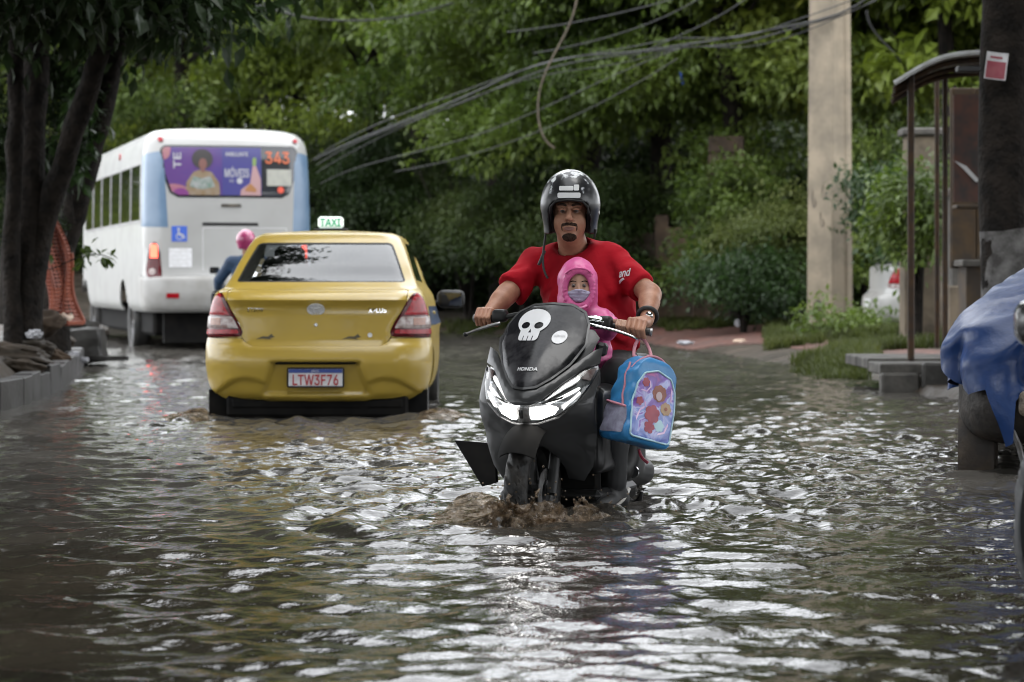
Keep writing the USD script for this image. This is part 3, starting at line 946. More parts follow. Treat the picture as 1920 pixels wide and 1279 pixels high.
def wheel(parent, x, y, r, w, tyre='rubber', rim='rim_steel', side=1, name='wheel', spokes=6):
    """A road wheel with tyre and spoked rim, axle along x; side is where its face looks."""
    prof = [(r * 0.66, -w / 2 + 0.01), (r * 0.93, -w / 2), (r * 0.985, -w * 0.36), (r, -w * 0.2), (r, w * 0.2), (r * 0.985, w * 0.36), (r * 0.93, w / 2), (r * 0.66, w / 2 - 0.01), (r * 0.62, w * 0.3), (r * 0.62, -w * 0.3), (r * 0.66, -w / 2 + 0.01)]
    ty = lathe(prof, 40, 'x')
    ty.apply_translation((x, y, r))
    t = obj(name, ty, tyre, parent)
    hub = lathe([(0.0, w * 0.30), (r * 0.16, w * 0.30), (r * 0.18, w * 0.22), (r * 0.6, w * 0.12), (r * 0.62, w * 0.36), (r * 0.665, w * 0.38), (r * 0.665, -w * 0.3), (0, -w * 0.3)], 32, 'x')
    ms = [hub]
    for k in range(spokes):
        b = boxm((w * 0.12, r * 0.12, r * 0.5), (w * 0.22, 0, r * 0.36), bevel=0.01)
        b.apply_transform(trimesh.transformations.rotation_matrix(2 * np.pi * k / spokes, (1, 0, 0)))
        ms.append(b)
    m = cat(*ms)
    if side < 0:
        m.apply_transform(np.diag([-1, 1, 1, 1]))
        m.invert()
    m.apply_translation((x, y, r))
    obj('rim', m, rim, t)
    return t


mat('rubber', (0.00936, 0.00936, 0.00936), (0.02184, 0.0195, 0.01638), rough=0.6, scale=9, bump=0.002, bscale=80)
mat('rim_steel', (0.30, 0.30, 0.31), (0.16, 0.15, 0.14), rough=0.35, metal=0.8, scale=7)
mat('black_plastic', (0.00702, 0.00702, 0.00741), (0.0117, 0.01131, 0.01092), rough=0.45, scale=12, spec=0.25)
mat('under_black', (0.006, 0.006, 0.006), (0.012, 0.011, 0.010), rough=0.8, spec=0.1)
mat('chrome', (0.75, 0.76, 0.77), (0.55, 0.55, 0.55), rough=0.12, metal=1.0, scale=10)
mat('emblem_steel', (0.6, 0.6, 0.6), (0.5, 0.5, 0.5), rough=0.5, metal=0.5, scale=40)
mat('dull_metal', (0.28, 0.28, 0.28), (0.16, 0.15, 0.145), rough=0.38, metal=0.9, scale=14)
mat('taxi_yellow', (0.335, 0.232, 0.036), (0.275, 0.188, 0.030), rough=0.30, scale=1.3, coat=0.35, rough2=0.36, ramp=(0.35, 0.75), spec=0.5)
mat('taxi_dirty', (0.50, 0.34, 0.045), (0.19, 0.13, 0.05), rough=0.4, scale=3.2, coat=0.2, rough2=0.6, ramp=(0.45, 0.8))
mat('taxi_blue', (0.0156, 0.0312, 0.078), (0.02184, 0.039, 0.0858), rough=0.3, scale=5, coat=0.5)
mat('lens_red', (0.26, 0.003, 0.009), (0.17, 0.002, 0.006), rough=0.22, scale=30, coat=0.1, spec=0.3)
mat('lens_deep', (0.06, 0.002, 0.004), (0.035, 0.002, 0.003), rough=0.2, scale=25, coat=0.1, spec=0.3)
mat('lens_clear', (0.3276, 0.2886, 0.273), (0.156, 0.0936, 0.0858), rough=0.2, scale=22, coat=0.2)
mat('lens_amber', (0.26, 0.11, 0.06), (0.18, 0.07, 0.04), rough=0.2, scale=25, coat=0.1)
mat('white_paint', (0.2811, 0.2811, 0.2721), (0.2449, 0.2426, 0.2336), rough=0.3, scale=1.1, coat=0.35, rough2=0.42)
mat('white_dirty', (0.2629, 0.2584, 0.2471), (0.1542, 0.1451, 0.1269), rough=0.38, scale=1.7, coat=0.2, rough2=0.6, ramp=(0.46, 0.85))
mat('plate_white', (0.5616, 0.5616, 0.5772), (0.468, 0.4602, 0.468), rough=0.45, scale=20)
mat('plate_red', (0.312, 0.0234, 0.0273), rough=0.5)
mat('plate_blue', (0.0234, 0.0468, 0.195), rough=0.5)
glassmat('car_glass', (0.24, 0.26, 0.27), rough=0.03, ior=1.9)
glassmat('bus_glass', (0.16, 0.18, 0.18), rough=0.05, ior=1.7)
mat('interior_dark', (0.02, 0.02, 0.021), (0.035, 0.034, 0.033), rough=0.8)
mat('sign_white', (0.70, 0.74, 0.70), rough=0.4, emit=0.28, emit_c=(0.75, 0.95, 0.85))
mat('sign_green', (0.03, 0.30, 0.16), rough=0.5, emit=0.12, emit_c=(0.05, 0.6, 0.3))
mat('badge_dark', (0.05, 0.04, 0.02), rough=0.5)

# ------------------------------------------------------------------ the yellow taxi
TX, TY, TZ = -1.455, 18.95, -0.105
taxi = thing('taxi', 'yellow taxi saloon seen from behind, with a lit roof sign, wading in the flood', 'taxi', (TX, TY, TZ))
#        y0     y1    z     w      r     crown
rows = [(0.16, 4.05, 0.235, 0.740, 0.20, 0.10),
        (0.04, 4.18, 0.300, 0.800, 0.24, 0.10),
        (0.00, 4.25, 0.420, 0.838, 0.27, 0.10),
        (-0.02, 4.27, 0.540, 0.850, 0.28, 0.10),
        (0.00, 4.25, 0.640, 0.850, 0.28, 0.10),
        (0.035, 4.2, 0.690, 0.848, 0.28, 0.10),
        (0.045, 4.15, 0.800, 0.840, 0.27, 0.10),
        (0.050, 4.1, 0.930, 0.822, 0.26, 0.10),
        (0.045, 4.0, 1.010, 0.800, 0.25, 0.10),
        (0.085, 3.6, 1.045, 0.780, 0.24, 0.10),
        (0.34, 3.2, 1.085, 0.745, 0.20, 0.09),
        (0.46, 3.10, 1.120, 0.725, 0.15, 0.08),
        (0.72, 2.75, 1.285, 0.660, 0.14, 0.08),
        (0.98, 2.45, 1.430, 0.600, 0.14, 0.08),
        (1.09, 2.35, 1.480, 0.570, 0.14, 0.08),
        (1.25, 2.25, 1.515, 0.500, 0.14, 0.07)]
TB = Body(rows, C=0.36)
tz = TB.zt


def taxi_relief(s, t, x, y, z):
    a = np.abs(s)

    def ss(e0, e1, v):
        q = np.clip((v - e0) / (e1 - e0), 0, 1)
        return q * q * (3 - 2 * q)
    dy = np.zeros_like(y)
    # plate recess in the bumper, its arch-shaped shoulders
    hw = 0.315 + 0.07 * np.clip((0.50 - z) / 0.2, 0, 1)
    rec = (1 - ss(hw - 0.015, hw + 0.035, a)) * ss(0.27, 0.32, z) * (1 - ss(0.52, 0.545, z))
    dy += 0.050 * rec
    # sunken lower bumper under a curved line that climbs at the corners
    line = 0.36 + 0.055 * np.exp(-((a - 0.52) / 0.16) ** 2) - 0.07 * ss(0.55, 0.85, a)
    dy += 0.035 * (1 - ss(line - 0.02, line + 0.012, z)) * ss(0.34, 0.42, a)
    # boot lip and the hollow below it
    dy -= 0.028 * np.exp(-((z - 0.995) / 0.022) ** 2) * (1 - ss(0.60, 0.75, a))
    dy += 0.014 * np.exp(-((z - 0.93) / 0.03) ** 2) * (1 - ss(0.5, 0.65, a))
    # wheel arch flare and door crease along the side
    dx = 0.022 * np.exp(-((z - 0.80) / 0.05) ** 2) * ss(0.9, 1.3, a)
    return dy, dx


TB.extra = taxi_relief
side = 2.9
# polygons in (s, t)
lamp = rounded([(0.540, tz(0.725)), (0.905, tz(0.715)), (0.905, tz(0.84)), (0.830, tz(1.010)), (0.760, tz(1.045) + 0.03), (0.690, tz(1.010)), (0.590, tz(0.84))], 0.03)
lampL = mirror(lamp)
lid = rounded([(-0.60, tz(0.80)), (-0.66, tz(0.97)), (-0.70, tz(1.05) + 0.14), (0.70, tz(1.05) + 0.14), (0.66, tz(0.97)), (0.60, tz(0.80)), (0.535, tz(0.69)), (0.47, tz(0.655)), (-0.47, tz(0.655)), (-0.535, tz(0.69))], 0.05)
lid = lid.difference(lamp.buffer(0.006)).difference(lampL.buffer(0.006))
bump = P2((-1.10, tz(0.30)), (-0.8, tz(0.24)), (0.8, tz(0.24)), (1.10, tz(0.30)), (1.10, tz(0.67)), (0.9, tz(0.71)), (-0.9, tz(0.71)), (-1.10, tz(0.66)))
gap = 0.005
bump = bump.difference(lid.buffer(gap)).difference(lamp.buffer(gap)).difference(lampL.buffer(gap))
rear_glass = rounded([(-0.690, tz(1.132)), (0.690, tz(1.132)), (0.565, tz(1.415)), (0.52, tz(1.432)), (-0.52, tz(1.432)), (-0.565, tz(1.415))], 0.035)
tmax, tg0 = TB.T, tz(1.12)
whole = P2((-side, 0), (side, 0), (side, tmax), (-side, tmax))
arch_cut = circle(0.57 + 0.36 + 0.38, tz(0.31), 0.335)
side_glass = rounded([(0.98, tz(1.15)), (2.6, tz(1.12)), (2.4, tz(1.44)), (1.15, tz(1.44))], 0.05)
shell = whole.difference(lid.buffer(gap)).difference(bump.buffer(gap)).difference(lamp.buffer(gap)).difference(lampL.buffer(gap)).difference(rear_glass.buffer(0.004))
blue = P2((0.99, tz(0.80)), (side, tz(0.79)), (side, tz(0.925)), (0.955, tz(0.945)))
for q in (arch_cut, side_glass, blue):
    shell = shell.difference(q).difference(mirror(q))
shell = shell.difference(sbox(0.5, 0, side, tz(0.26))).difference(sbox(-side, 0, -0.5, tz(0.26)))
obj('body', panel(shell, TB, 0.045, 0.02), 'taxi_yellow', taxi, smooth=35)
for q in (blue, mirror(blue)):
    obj('side_stripe', panel(q, TB, 0.09, 0.02, 0.0005), 'taxi_blue', taxi)
lidp = obj('boot_lid', panel(lid, TB, 0.022, 0.02, bev=0.005), 'taxi_yellow', taxi, smooth=35)
obj('rear_bumper', panel(bump, TB, 0.018, 0.03, 0.004, bev=0.005), 'taxi_yellow', taxi, smooth=35)
# roof: the closed top
k = 40
sr = np.linspace(-2.0, 2.0, 9)
roof_ring = TB(np.linspace(-0.50, 0.50, 25), np.full(25, tmax - 1e-6))
fr = np.array([(x, 2.25, 1.515) for x in np.linspace(-0.50, 0.50, 25)])
RV = []
for q in np.linspace(0, 1, 14):
    row = roof_ring * (1 - q) + fr * q
    row[:, 2] = 1.515 + 0.025 * np.sin(np.pi * min(1, q * 1.1 + 0.02)) * (1 - (row[:, 0] / 0.55) ** 2)
    RV.append(row)
rm = trimesh.Trimesh(np.vstack(RV), grid_faces(14, 25), process=False)
obj('roof', rm, 'taxi_yellow', taxi, smooth=60)
obj('rear_window', panel(rear_glass, TB, 0.04, 0.012, -0.004), 'car_glass', taxi, smooth=True)
obj('window_seal', panel(rear_glass.buffer(0.004).difference(rear_glass.buffer(-0.018)), TB, 0.03, 0.004, -0.001), 'black_plastic', taxi)
for q in (side_glass, mirror(side_glass)):
    obj('side_window', panel(q, TB, 0.12, 0.01, -0.006), 'car_glass', taxi, smooth=True)
# cabin: shelf, seat backs with head rests, far windscreen light
obj('rear_seat', cat(boxm((1.2, 0.16, 0.5), (0, 0.95, 0.92), bevel=0.05), boxm((0.24, 0.09, 0.17), (-0.36, 0.98, 1.24), bevel=0.04), boxm((0.24, 0.09, 0.17), (0.36, 0.98, 1.24), bevel=0.04), boxm((1.25, 0.5, 0.03), (0, 0.72, 1.05))), 'interior_dark', taxi)
for x in (-0.36, 0.36):
    obj('front_seat', cat(boxm((0.46, 0.14, 0.55), (x, 1.95, 0.98), bevel=0.05), boxm((0.25, 0.09, 0.20), (x, 1.97, 1.32), bevel=0.04)), 'interior_dark', taxi)
obj('floor_pan', boxm((1.50, 3.7, 0.25), (0, 2.1, 0.34), bevel=0.05), 'under_black', taxi)
obj('rear_axle', cat(tube([(-0.7, 0.62, 0.30), (0.7, 0.62, 0.30)], 0.045, 10), boxm((1.35, 0.25, 0.14), (0, 0.28, 0.22), bevel=0.05), tube([(0.35, 0.16, 0.24), (0.35, 0.8, 0.24)], 0.06, 12)), 'under_black', taxi)
for x, y in ((0.72, 0.58), (-0.72, 0.58), (0.72, 3.3), (-0.72, 3.3)):
    wheel(taxi, x, y, 0.295, 0.185, side=1 if x > 0 else -1)
# rear lamps: red above, clear band, red below
for L, sg in ((lamp, 1), (lampL, -1)):
    lp = obj('tail_light', panel(L, TB, 0.03, 0.02, 0.006, bev=0.006), 'lens_deep', taxi, smooth=35)
    t1, t2, t3 = tz(0.785), tz(0.87), tz(0.9)
    inn = L.buffer(-0.022)
    obj('red_lens', panel(band(inn, t2 + 0.012, 9), TB, 0.02, 0.006, 0.010, bev=0.003), 'lens_red', lp)
    obj('clear_lens', panel(band(L.buffer(-0.012), t1, t2), TB, 0.02, 0.006, 0.011, bev=0.003), 'lens_clear', lp)
    cl = band(L.buffer(-0.014), t1 + 0.02, t2 - 0.012)
    c = cl.centroid
    obj('indicator_lens', panel(cl.intersection(sbox(min(0.70 * sg, 0.80 * sg), 0, max(0.70 * sg, 0.80 * sg), 9)), TB, 0.02, 0.004, 0.014), 'lens_amber', lp)
    obj('reflector', panel(band(inn, 0, t1 - 0.012), TB, 0.02, 0.004, 0.010), 'lens_red', lp)
# emblem, badges, keyhole, stickers, plate, roof sign
def on_taxi(s0, z0):
    t0 = tz(z0)
    return lambda u, v: TB(s0 + u, t0 + v)


def ring(a, b, w, cx=0, cy=0):
    return circle(cx, cy, a, 40, b).difference(circle(cx, cy, a - w, 40, b - w))


em = cat(panel(ring(0.066, 0.044, 0.008).union(ring(0.022, 0.042, 0.007)).union(ring(0.045, 0.018, 0.007, 0, 0.02)), on_taxi(0, 0.925), 0.008, 0.006, 0.016),
         panel(circle(0, 0, 0.06, 30, 0.038), on_taxi(0, 0.925), 0.012, 0.012, 0.010))
EP = lambda u, v: TB(np.zeros_like(u), np.full_like(u, tz(0.925))) + np.stack([u, 0 * u - 0.020 - 0.35 * v, v], -1)
em = cat(panel(ring(0.066, 0.044, 0.009).union(ring(0.022, 0.042, 0.008)).union(ring(0.045, 0.018, 0.008, 0, 0.02)), EP, 0.008, 0.006, 0.006), panel(circle(0, 0, 0.062, 30, 0.040), EP, 0.012, 0.02, 0.0))
obj('emblem', em, 'emblem_steel', taxi)
obj('lock', panel(circle(0, 0, 0.013), on_taxi(0.0, 0.81), 0.006, 0.004, 0.005), 'chrome', taxi)
obj('badge', text_on('ETIOS', 0.03, on_taxi(-0.455, 0.92), 0.115), 'chrome', taxi)
obj('badge', text_on('XPLUS', 0.032, on_taxi(0.455, 0.915), 0.13), 'chrome', taxi)
for s0 in (-0.375, 0.265):
    sw = P2((-0.075, -0.012), (-0.02, 0.012), (0.02, 0.010), (0.045, 0.03), (0.06, 0.012), (0.075, 0.008), (0.03, -0.004), (0.05, -0.014), (-0.02, -0.006))
    obj('sticker', panel(sw, on_taxi(s0, 0.715), 0.01, 0.0005, 0.0025), 'badge_dark', taxi)
obj('sticker', panel(circle(0, 0, 0.017), on_taxi(0.40, 0.735), 0.006, 0.0005, 0.0025), 'plate_white', taxi)
PL = lambda u, v: TB(np.zeros_like(u), np.full_like(u, tz(0.42))) + np.stack([u, np.zeros_like(u) - 0.018, v], -1)
pl = obj('number_plate', panel(rounded(sbox(-0.205, -0.068, 0.205, 0.068), 0.012), PL, 0.06, 0.008, 0.02), 'plate_white', taxi)
obj('plate_band', panel(sbox(-0.198, 0.034, 0.198, 0.062), PL, 0.05, 0.0005, 0.024), 'plate_blue', pl)
obj('plate_text', text_on('LTW3F76', 0.075, lambda u, v: PL(u, v - 0.018), 0.34, 0.024, bold=True), 'plate_red', pl)
obj('plate_text', text_on('BRASIL', 0.014, lambda u, v: PL(u, v + 0.048), 0.06, 0.0255), 'plate_white', pl)
obj('plate_frame', panel(rounded(sbox(-0.212, -0.075, 0.212, 0.075), 0.015).difference(sbox(-0.2, -0.063, 0.2, 0.063)), PL, 0.06, 0.012, 0.022), 'black_plastic', taxi)
obj('plate_recess_lip', panel(rounded(sbox(-0.30, 0, 0.30, 0.012), 0.004), on_taxi(0, 0.527), 0.03, 0.01, 0.012), 'under_black', taxi)
rs = obj('roof_sign', boxm((0.205, 0.10, 0.098), (-0.01, 1.75, 1.607), bevel=0.02), 'sign_white', taxi)
obj('sign_base', boxm((0.27, 0.14, 0.022), (-0.01, 1.75, 1.549), bevel=0.008), 'black_plastic', rs)
SG = lambda u, v: np.stack([-0.01 + u, np.full_like(u, 1.697), 1.607 + v], -1)
obj('sign_text', text_on('TAXI', 0.060, SG, 0.165, 0.003, bold=True), 'sign_green', rs)
# wing mirrors on the front doors
for sg in (1, -1):
    mr = nets(lambda p: s_box(p, (sg * 0.945, 2.42, 0.985), (0.115, 0.06, 0.075), 0.05), (sg * 0.945 - 0.16, 2.3, 0.86), (sg * 0.945 + 0.16, 2.54, 1.1), 0.016)
    w_ = obj('wing_mirror', mr, 'black_plastic', taxi, smooth=True)
    obj('mirror_arm', boxm((0.12, 0.05, 0.035), (sg * 0.82, 2.43, 0.955), bevel=0.012), 'black_plastic', w_)
    obj('mirror_glass', boxm((0.19, 0.006, 0.11), (sg * 0.945, 2.357, 0.985), rot=(0.12, 0, sg * -0.3), bevel=0.002), 'car_glass', w_)
    hd = panel(rounded(sbox(1.9, tz(0.87), 2.08, tz(0.895)), 0.008), TB, 0.05, 0.02, 0.012)
    if sg < 0:
        hd.apply_transform(np.diag([-1, 1, 1, 1]))
        hd.invert()
    obj('door_handle', hd, 'taxi_yellow', taxi)
for x in (0.70, -0.70):
    obj('mud_flap', boxm((0.24, 0.012, 0.24), (x, 0.27, 0.2)), 'under_black', taxi)
obj('underbody', cat(boxm((1.36, 0.06, 0.16), (0, 0.20, 0.20), bevel=0.02)), 'under_black', taxi)
# ------------------------------------------------------------------ the white bus
BX, BY, BZ, BR = -4.20, 38.3, -0.10, 15.0
mat('bus_blue', (0.07776, 0.1296, 0.2009), (0.1004, 0.1555, 0.2268), rough=0.35, scale=2.5, coat=0.3)
mat('bus_side_grime', (0.60, 0.59, 0.56), (0.30, 0.28, 0.24), rough=0.45, scale=1.4, rough2=0.7, ramp=(0.44, 0.72))
mat('brake_glow', (0.6, 0.03, 0.02), rough=0.3, emit=2.2, emit_c=(1.0, 0.10, 0.05))
mat('ad_purple', (0.04284, 0.02268, 0.131), (0.06552, 0.0252, 0.126), rough=0.4, scale=1.6)
mat('ad_blue', (0.03024, 0.02772, 0.1361), rough=0.4)
mat('ad_dark', (0.022, 0.018, 0.018), rough=0.5)
mat('ad_brown', (0.13, 0.055, 0.045), rough=0.5)
mat('ad_tan', (0.1512, 0.1008, 0.0504), (0.1814, 0.1411, 0.1008), rough=0.5, scale=9)
mat('ad_pale', (0.2268, 0.2318, 0.2268), (0.09072, 0.1411, 0.1109), rough=0.5, scale=11)
mat('ad_pink', (0.2117, 0.06048, 0.126), (0.252, 0.126, 0.1109), rough=0.5, scale=4)
mat('ad_magenta', (0.126, 0.02016, 0.126), rough=0.5)
mat('ad_orange', (0.252, 0.1109, 0.03528), rough=0.5)
mat('ad_peach', (0.3024, 0.1814, 0.1814), rough=0.5)
mat('ad_green', (0.1411, 0.2117, 0.06048), rough=0.5)
mat('ad_white', (0.3125, 0.3125, 0.3326), rough=0.5)
mat('paper', (0.3024, 0.3024, 0.2621), (0.252, 0.252, 0.2268), rough=0.7, scale=8)
mat('led_orange', (0.35, 0.08, 0.03), rough=0.5, emit=0.07, emit_c=(1.0, 0.22, 0.06))
mat('sign_blue', (0.03, 0.08, 0.36), rough=0.45)
mat('grey_print', (0.48, 0.48, 0.48), rough=0.6)
mat('tinted', (0.012, 0.013, 0.016), (0.02, 0.02, 0.022), rough=0.12, scale=3, coat=0.4)
bus = thing('bus', 'white and blue city bus with purple advertisement in its rear window', 'bus', (BX, BY, BZ), BR)
brow = [(0.12, 11.2, 0.66, 1.16, 0.30, 0.05), (0.02, 11.4, 0.76, 1.24, 0.34, 0.06), (-0.03, 11.5, 0.95, 1.265, 0.36, 0.07), (-0.02, 11.5, 1.15, 1.27, 0.36, 0.07),
        (0.04, 11.5, 1.26, 1.27, 0.34, 0.07), (0.06, 11.5, 1.7, 1.27, 0.33, 0.07), (0.08, 11.5, 2.3, 1.265, 0.33, 0.07), (0.12, 11.5, 2.9, 1.25, 0.33, 0.07),
        (0.16, 11.4, 3.12, 1.235, 0.33, 0.08), (0.24, 11.3, 3.28, 1.19, 0.34, 0.09), (0.42, 11.1, 3.39, 1.08, 0.36, 0.12), (0.72, 10.9, 3.445, 0.85, 0.36, 0.14), (1.3, 10.4, 3.47, 0.40, 0.3, 0.1)]
BB = Body(brow, C=0.52)
bt = BB.zt
LS = 10.6
bwin = rounded([(-1.045, bt(3.10)), (-0.98, bt(3.16)), (0.98, bt(3.16)), (1.045, bt(3.10)), (1.0, bt(2.72)), (0.90, bt(2.44)), (0.78, bt(2.38)), (-0.78, bt(2.38)), (-0.90, bt(2.44)), (-1.0, bt(2.72))], 0.06)
tail = rounded([(1.02, bt(1.18)), (1.25, bt(1.12)), (1.31, bt(1.3)), (1.24, bt(1.60)), (1.13, bt(1.74)), (1.05, bt(1.55))], 0.03)
bumpb = sbox(-2.0, 0, 2.0, bt(1.20))
bluep = P2((0.93, bt(1.93)), (1.62, bt(1.95)), (1.62, bt(3.0)), (1.05, bt(3.07)), (0.985, bt(2.9)))
blueR = P2((0.93, bt(1.28)), (1.55, bt(1.28)), (1.62, bt(3.0)), (1.05, bt(3.07)), (0.985, bt(2.9)))
swin = [rounded(sbox(a, bt(2.02), b, bt(2.93)), 0.05) for a, b in ((1.75, 3.0), (3.06, 4.45), (4.51, 5.9), (5.96, 7.35), (7.41, 8.8), (8.86, 10.2))]
arches = [circle(1.01 + 0.52 + 2.6, bt(0.52), 0.55, 28), circle(1.01 + 0.52 + 8.7, bt(0.52), 0.55, 28)]
shellb = sbox(-LS, 0, LS, BB.T).difference(bwin.buffer(0.004)).difference(bumpb.buffer(0.006))
for q in [tail.buffer(0.004), bluep] + swin + arches:
    shellb = shellb.difference(mirror(q))
for q in [tail.buffer(0.004), blueR] + swin + arches:
    shellb = shellb.difference(q)
gr = rounded(sbox(-0.42, bt(1.96), 0.42, bt(2.005)), 0.01)
obj('body', panel(shellb, BB, 0.09, 0.03), 'white_paint', bus, smooth=40)
bb2 = bumpb
for q in arches:
    bb2 = bb2.difference(q).difference(mirror(q))
obj('rear_bumper', panel(bb2, BB, 0.05, 0.03, 0.012, bev=0.012), 'white_dirty', bus, smooth=40)
obj('corner_panel', panel(mirror(bluep), BB, 0.08, 0.02, 0.002, bev=0.004), 'bus_blue', bus, smooth=40)
obj('corner_panel', panel(blueR, BB, 0.08, 0.02, 0.002, bev=0.004), 'bus_blue', bus, smooth=40)
rw = obj('rear_window', panel(bwin, BB, 0.07, 0.02, 0.004, bev=0.01), 'tinted', bus, smooth=True)
top_r = BB(np.linspace(-0.4, 0.4, 9), np.full(9, BB.T - 1e-6))
obj('roof', trimesh.Trimesh(np.vstack([top_r, top_r * (1, 0, 1) + (0, 10.4, 0)]), grid_faces(2, 9), process=False), 'white_paint', bus, smooth=True)
for q in swin:
    g = obj('side_window', panel(mirror(q), BB, 0.12, 0.02, -0.004), 'bus_glass', bus, smooth=True)
    obj('window_frame', panel(mirror(q.buffer(0.01).difference(q.buffer(-0.035))), BB, 0.12, 0.02, 0.004), 'dull_metal', g)
    obj('side_window', panel(q, BB, 0.2, 0.02, -0.004), 'bus_glass', bus, smooth=True)
obj('interior', boxm((2.2, 9.6, 1.1), (0, 5.8, 1.55)), 'interior_dark', bus)
for k in range(5):
    obj('passenger_seat', boxm((0.95, 0.14, 0.7), (-0.68, 2.2 + 1.5 * k, 2.28), bevel=0.05), 'bus_blue', bus)
obj('underbody', cat(boxm((2.1, 9.5, 0.45), (0, 5.7, 0.52), bevel=0.05), boxm((1.9, 0.12, 0.5), (0, 0.5, 0.45)), tube([(-0.9, 2.9, 0.5), (0.9, 2.9, 0.5)], 0.12, 10)), 'under_black', bus)
for x, y in ((-1.02, 2.95), (1.02, 2.95), (-1.02, 9.05), (1.02, 9.05)):
    wheel(bus, x, y, 0.48, 0.27, side=1 if x > 0 else -1, spokes=8)
for sg in (-1, 1):
    L = tail if sg > 0 else mirror(tail)
    lp = obj('tail_light', panel(L, BB, 0.05, 0.03, 0.01, bev=0.01), 'lens_deep', bus, smooth=35)
    obj('brake_lamp', panel(L.intersection(sbox(-9, bt(1.48), 9, bt(1.68))).intersection(sbox(*sorted((1.085 * sg, 1.2 * sg))[:1], 0, sorted((1.085 * sg, 1.2 * sg))[1], 9)), BB, 0.04, 0.01, 0.016), 'brake_glow', lp)
    obj('reverse_lamp', panel(circle(sg * 1.165, bt(1.27), 0.055, 20), BB, 0.03, 0.01, 0.016), 'lens_clear', lp)
    obj('marker_light', panel(circle(sg * 1.02, bt(3.24), 0.04, 16), BB, 0.02, 0.02, 0.02), 'lens_red', bus)
    obj('bumper_reflector', panel(rounded(sbox(*sorted((sg * 0.78, sg * 0.96))[:1], bt(0.88), sorted((sg * 0.78, sg * 0.96))[1], bt(0.95)), 0.01), BB, 0.04, 0.01, 0.018), 'lens_red', bus)
obj('marker_light', panel(circle(-4.6, bt(3.14), 0.06, 16), BB, 0.02, 0.02, 0.02), 'lens_red', bus)
obj('service_handle', panel(rounded(sbox(-0.14, bt(2.24), 0.16, bt(2.285)), 0.015), BB, 0.05, 0.02, 0.012), 'bark_pale', bus)
obj('vent_slot', panel(gr, BB, 0.05, 0.02, 0.006), 'black_plastic', bus)
obj('engine_hatch', panel(rounded(sbox(-0.42, bt(1.28), 0.86, bt(1.93)), 0.03).difference(rounded(sbox(-0.412, bt(1.288), 0.852, bt(1.922)), 0.028)), BB, 0.08, 0.004, 0.002), 'grey_print', bus)
acc = obj('access_sign', panel(sbox(-0.88, bt(1.72), -0.65, bt(1.95)), BB, 0.05, 0.004, 0.004), 'sign_blue', bus)
ac = Point(-0.775, bt(1.905)).buffer(0.02).union(LineString([(-0.775, bt(1.88)), (-0.775, bt(1.82)), (-0.71, bt(1.82)), (-0.69, bt(1.76))]).buffer(0.012)).union(ring(0.052, 0.052, 0.013, -0.765, bt(1.795)))
obj('access_symbol', panel(ac, BB, 0.03, 0.002, 0.006), 'ad_white', acc)
nt = obj('notice', panel(sbox(-0.92, bt(1.34), -0.58, bt(1.62)), BB, 0.06, 0.003, 0.004), 'plate_white', bus)
for k in range(4):
    obj('notice_line', panel(sbox(-0.88, bt(1.565 - 0.06 * k), -0.64 + 0.02 * (k % 2), bt(1.585 - 0.06 * k)), BB, 0.05, 0.002, 0.006), 'grey_print', nt)
# the rear window's poster, the route number, the notice
def on_bus(s0, z0):
    t0 = bt(z0)
    return lambda u, v: BB(s0 + u, t0 + v)


ins = bwin.buffer(-0.035)
ad = ins.intersection(sbox(-1.0, 0, 0.47, 9))
po = obj('poster', panel(ad, BB, 0.06, 0.004, 0.010), 'ad_purple', bus, smooth=True)


def print_(poly, m, lift, name='printed_shape'):
    q = poly.intersection(ad)
    if not q.is_empty:
        obj(name, panel(q, BB, 0.05, 0.001, lift), m, po, smooth=True)


z_ = bt
print_(sbox(-0.12, 0, 0.47, 9), 'ad_blue', 0.0125)
print_(circle(-0.86, z_(2.46), 0.24, 24, 0.12), 'ad_pink', 0.013)
print_(circle(-0.74, z_(2.42), 0.12, 24, 0.10), 'ad_magenta', 0.0145)
print_(circle(-0.98, z_(3.10), 0.10, 20, 0.16), 'ad_pink', 0.013)
print_(rounded([(-0.66, z_(2.40)), (-0.66, z_(2.60)), (-0.55, z_(2.76)), (-0.44, z_(2.80)), (-0.28, z_(2.76)), (-0.17, z_(2.60)), (-0.15, z_(2.40))], 0.05), 'ad_tan', 0.014)
print_(rounded([(-0.62, z_(2.54)), (-0.55, z_(2.70)), (-0.43, z_(2.66)), (-0.30, z_(2.70)), (-0.22, z_(2.54)), (-0.42, z_(2.50))], 0.03), 'ad_pale', 0.016)
print_(circle(-0.415, z_(2.955), 0.155, 28, 0.15), 'ad_dark', 0.0155)
print_(circle(-0.41, z_(2.88), 0.062, 20, 0.085), 'ad_brown', 0.018)
print_(P2((-0.44, z_(2.76)), (-0.38, z_(2.76)), (-0.39, z_(2.84)), (-0.43, z_(2.84))), 'ad_brown', 0.0175)
print_(rounded([(0.14, z_(2.36)), (0.16, z_(2.50)), (0.30, z_(2.60)), (0.34, z_(2.86)), (0.39, z_(2.86)), (0.46, z_(2.66)), (0.46, z_(2.36))], 0.03), 'ad_peach', 0.014)
print_(rounded([(0.20, z_(2.48)), (0.30, z_(2.60)), (0.40, z_(2.50)), (0.38, z_(2.46))], 0.02), 'ad_orange', 0.016)
print_(rounded([(0.335, z_(2.86)), (0.34, z_(2.98)), (0.40, z_(2.98)), (0.39, z_(2.86))], 0.015), 'ad_green', 0.016)
obj('poster_text', text_on('TE', 0.11, lambda u, v: BB(-0.79 - v, z_(2.93) + u), 0.24, 0.014, bold=True), 'ad_white', po)
obj('poster_text', text_on('AMBULANTE', 0.06, on_bus(0.10, 3.03), 0.34, 0.015, bold=True), 'ad_white', po)
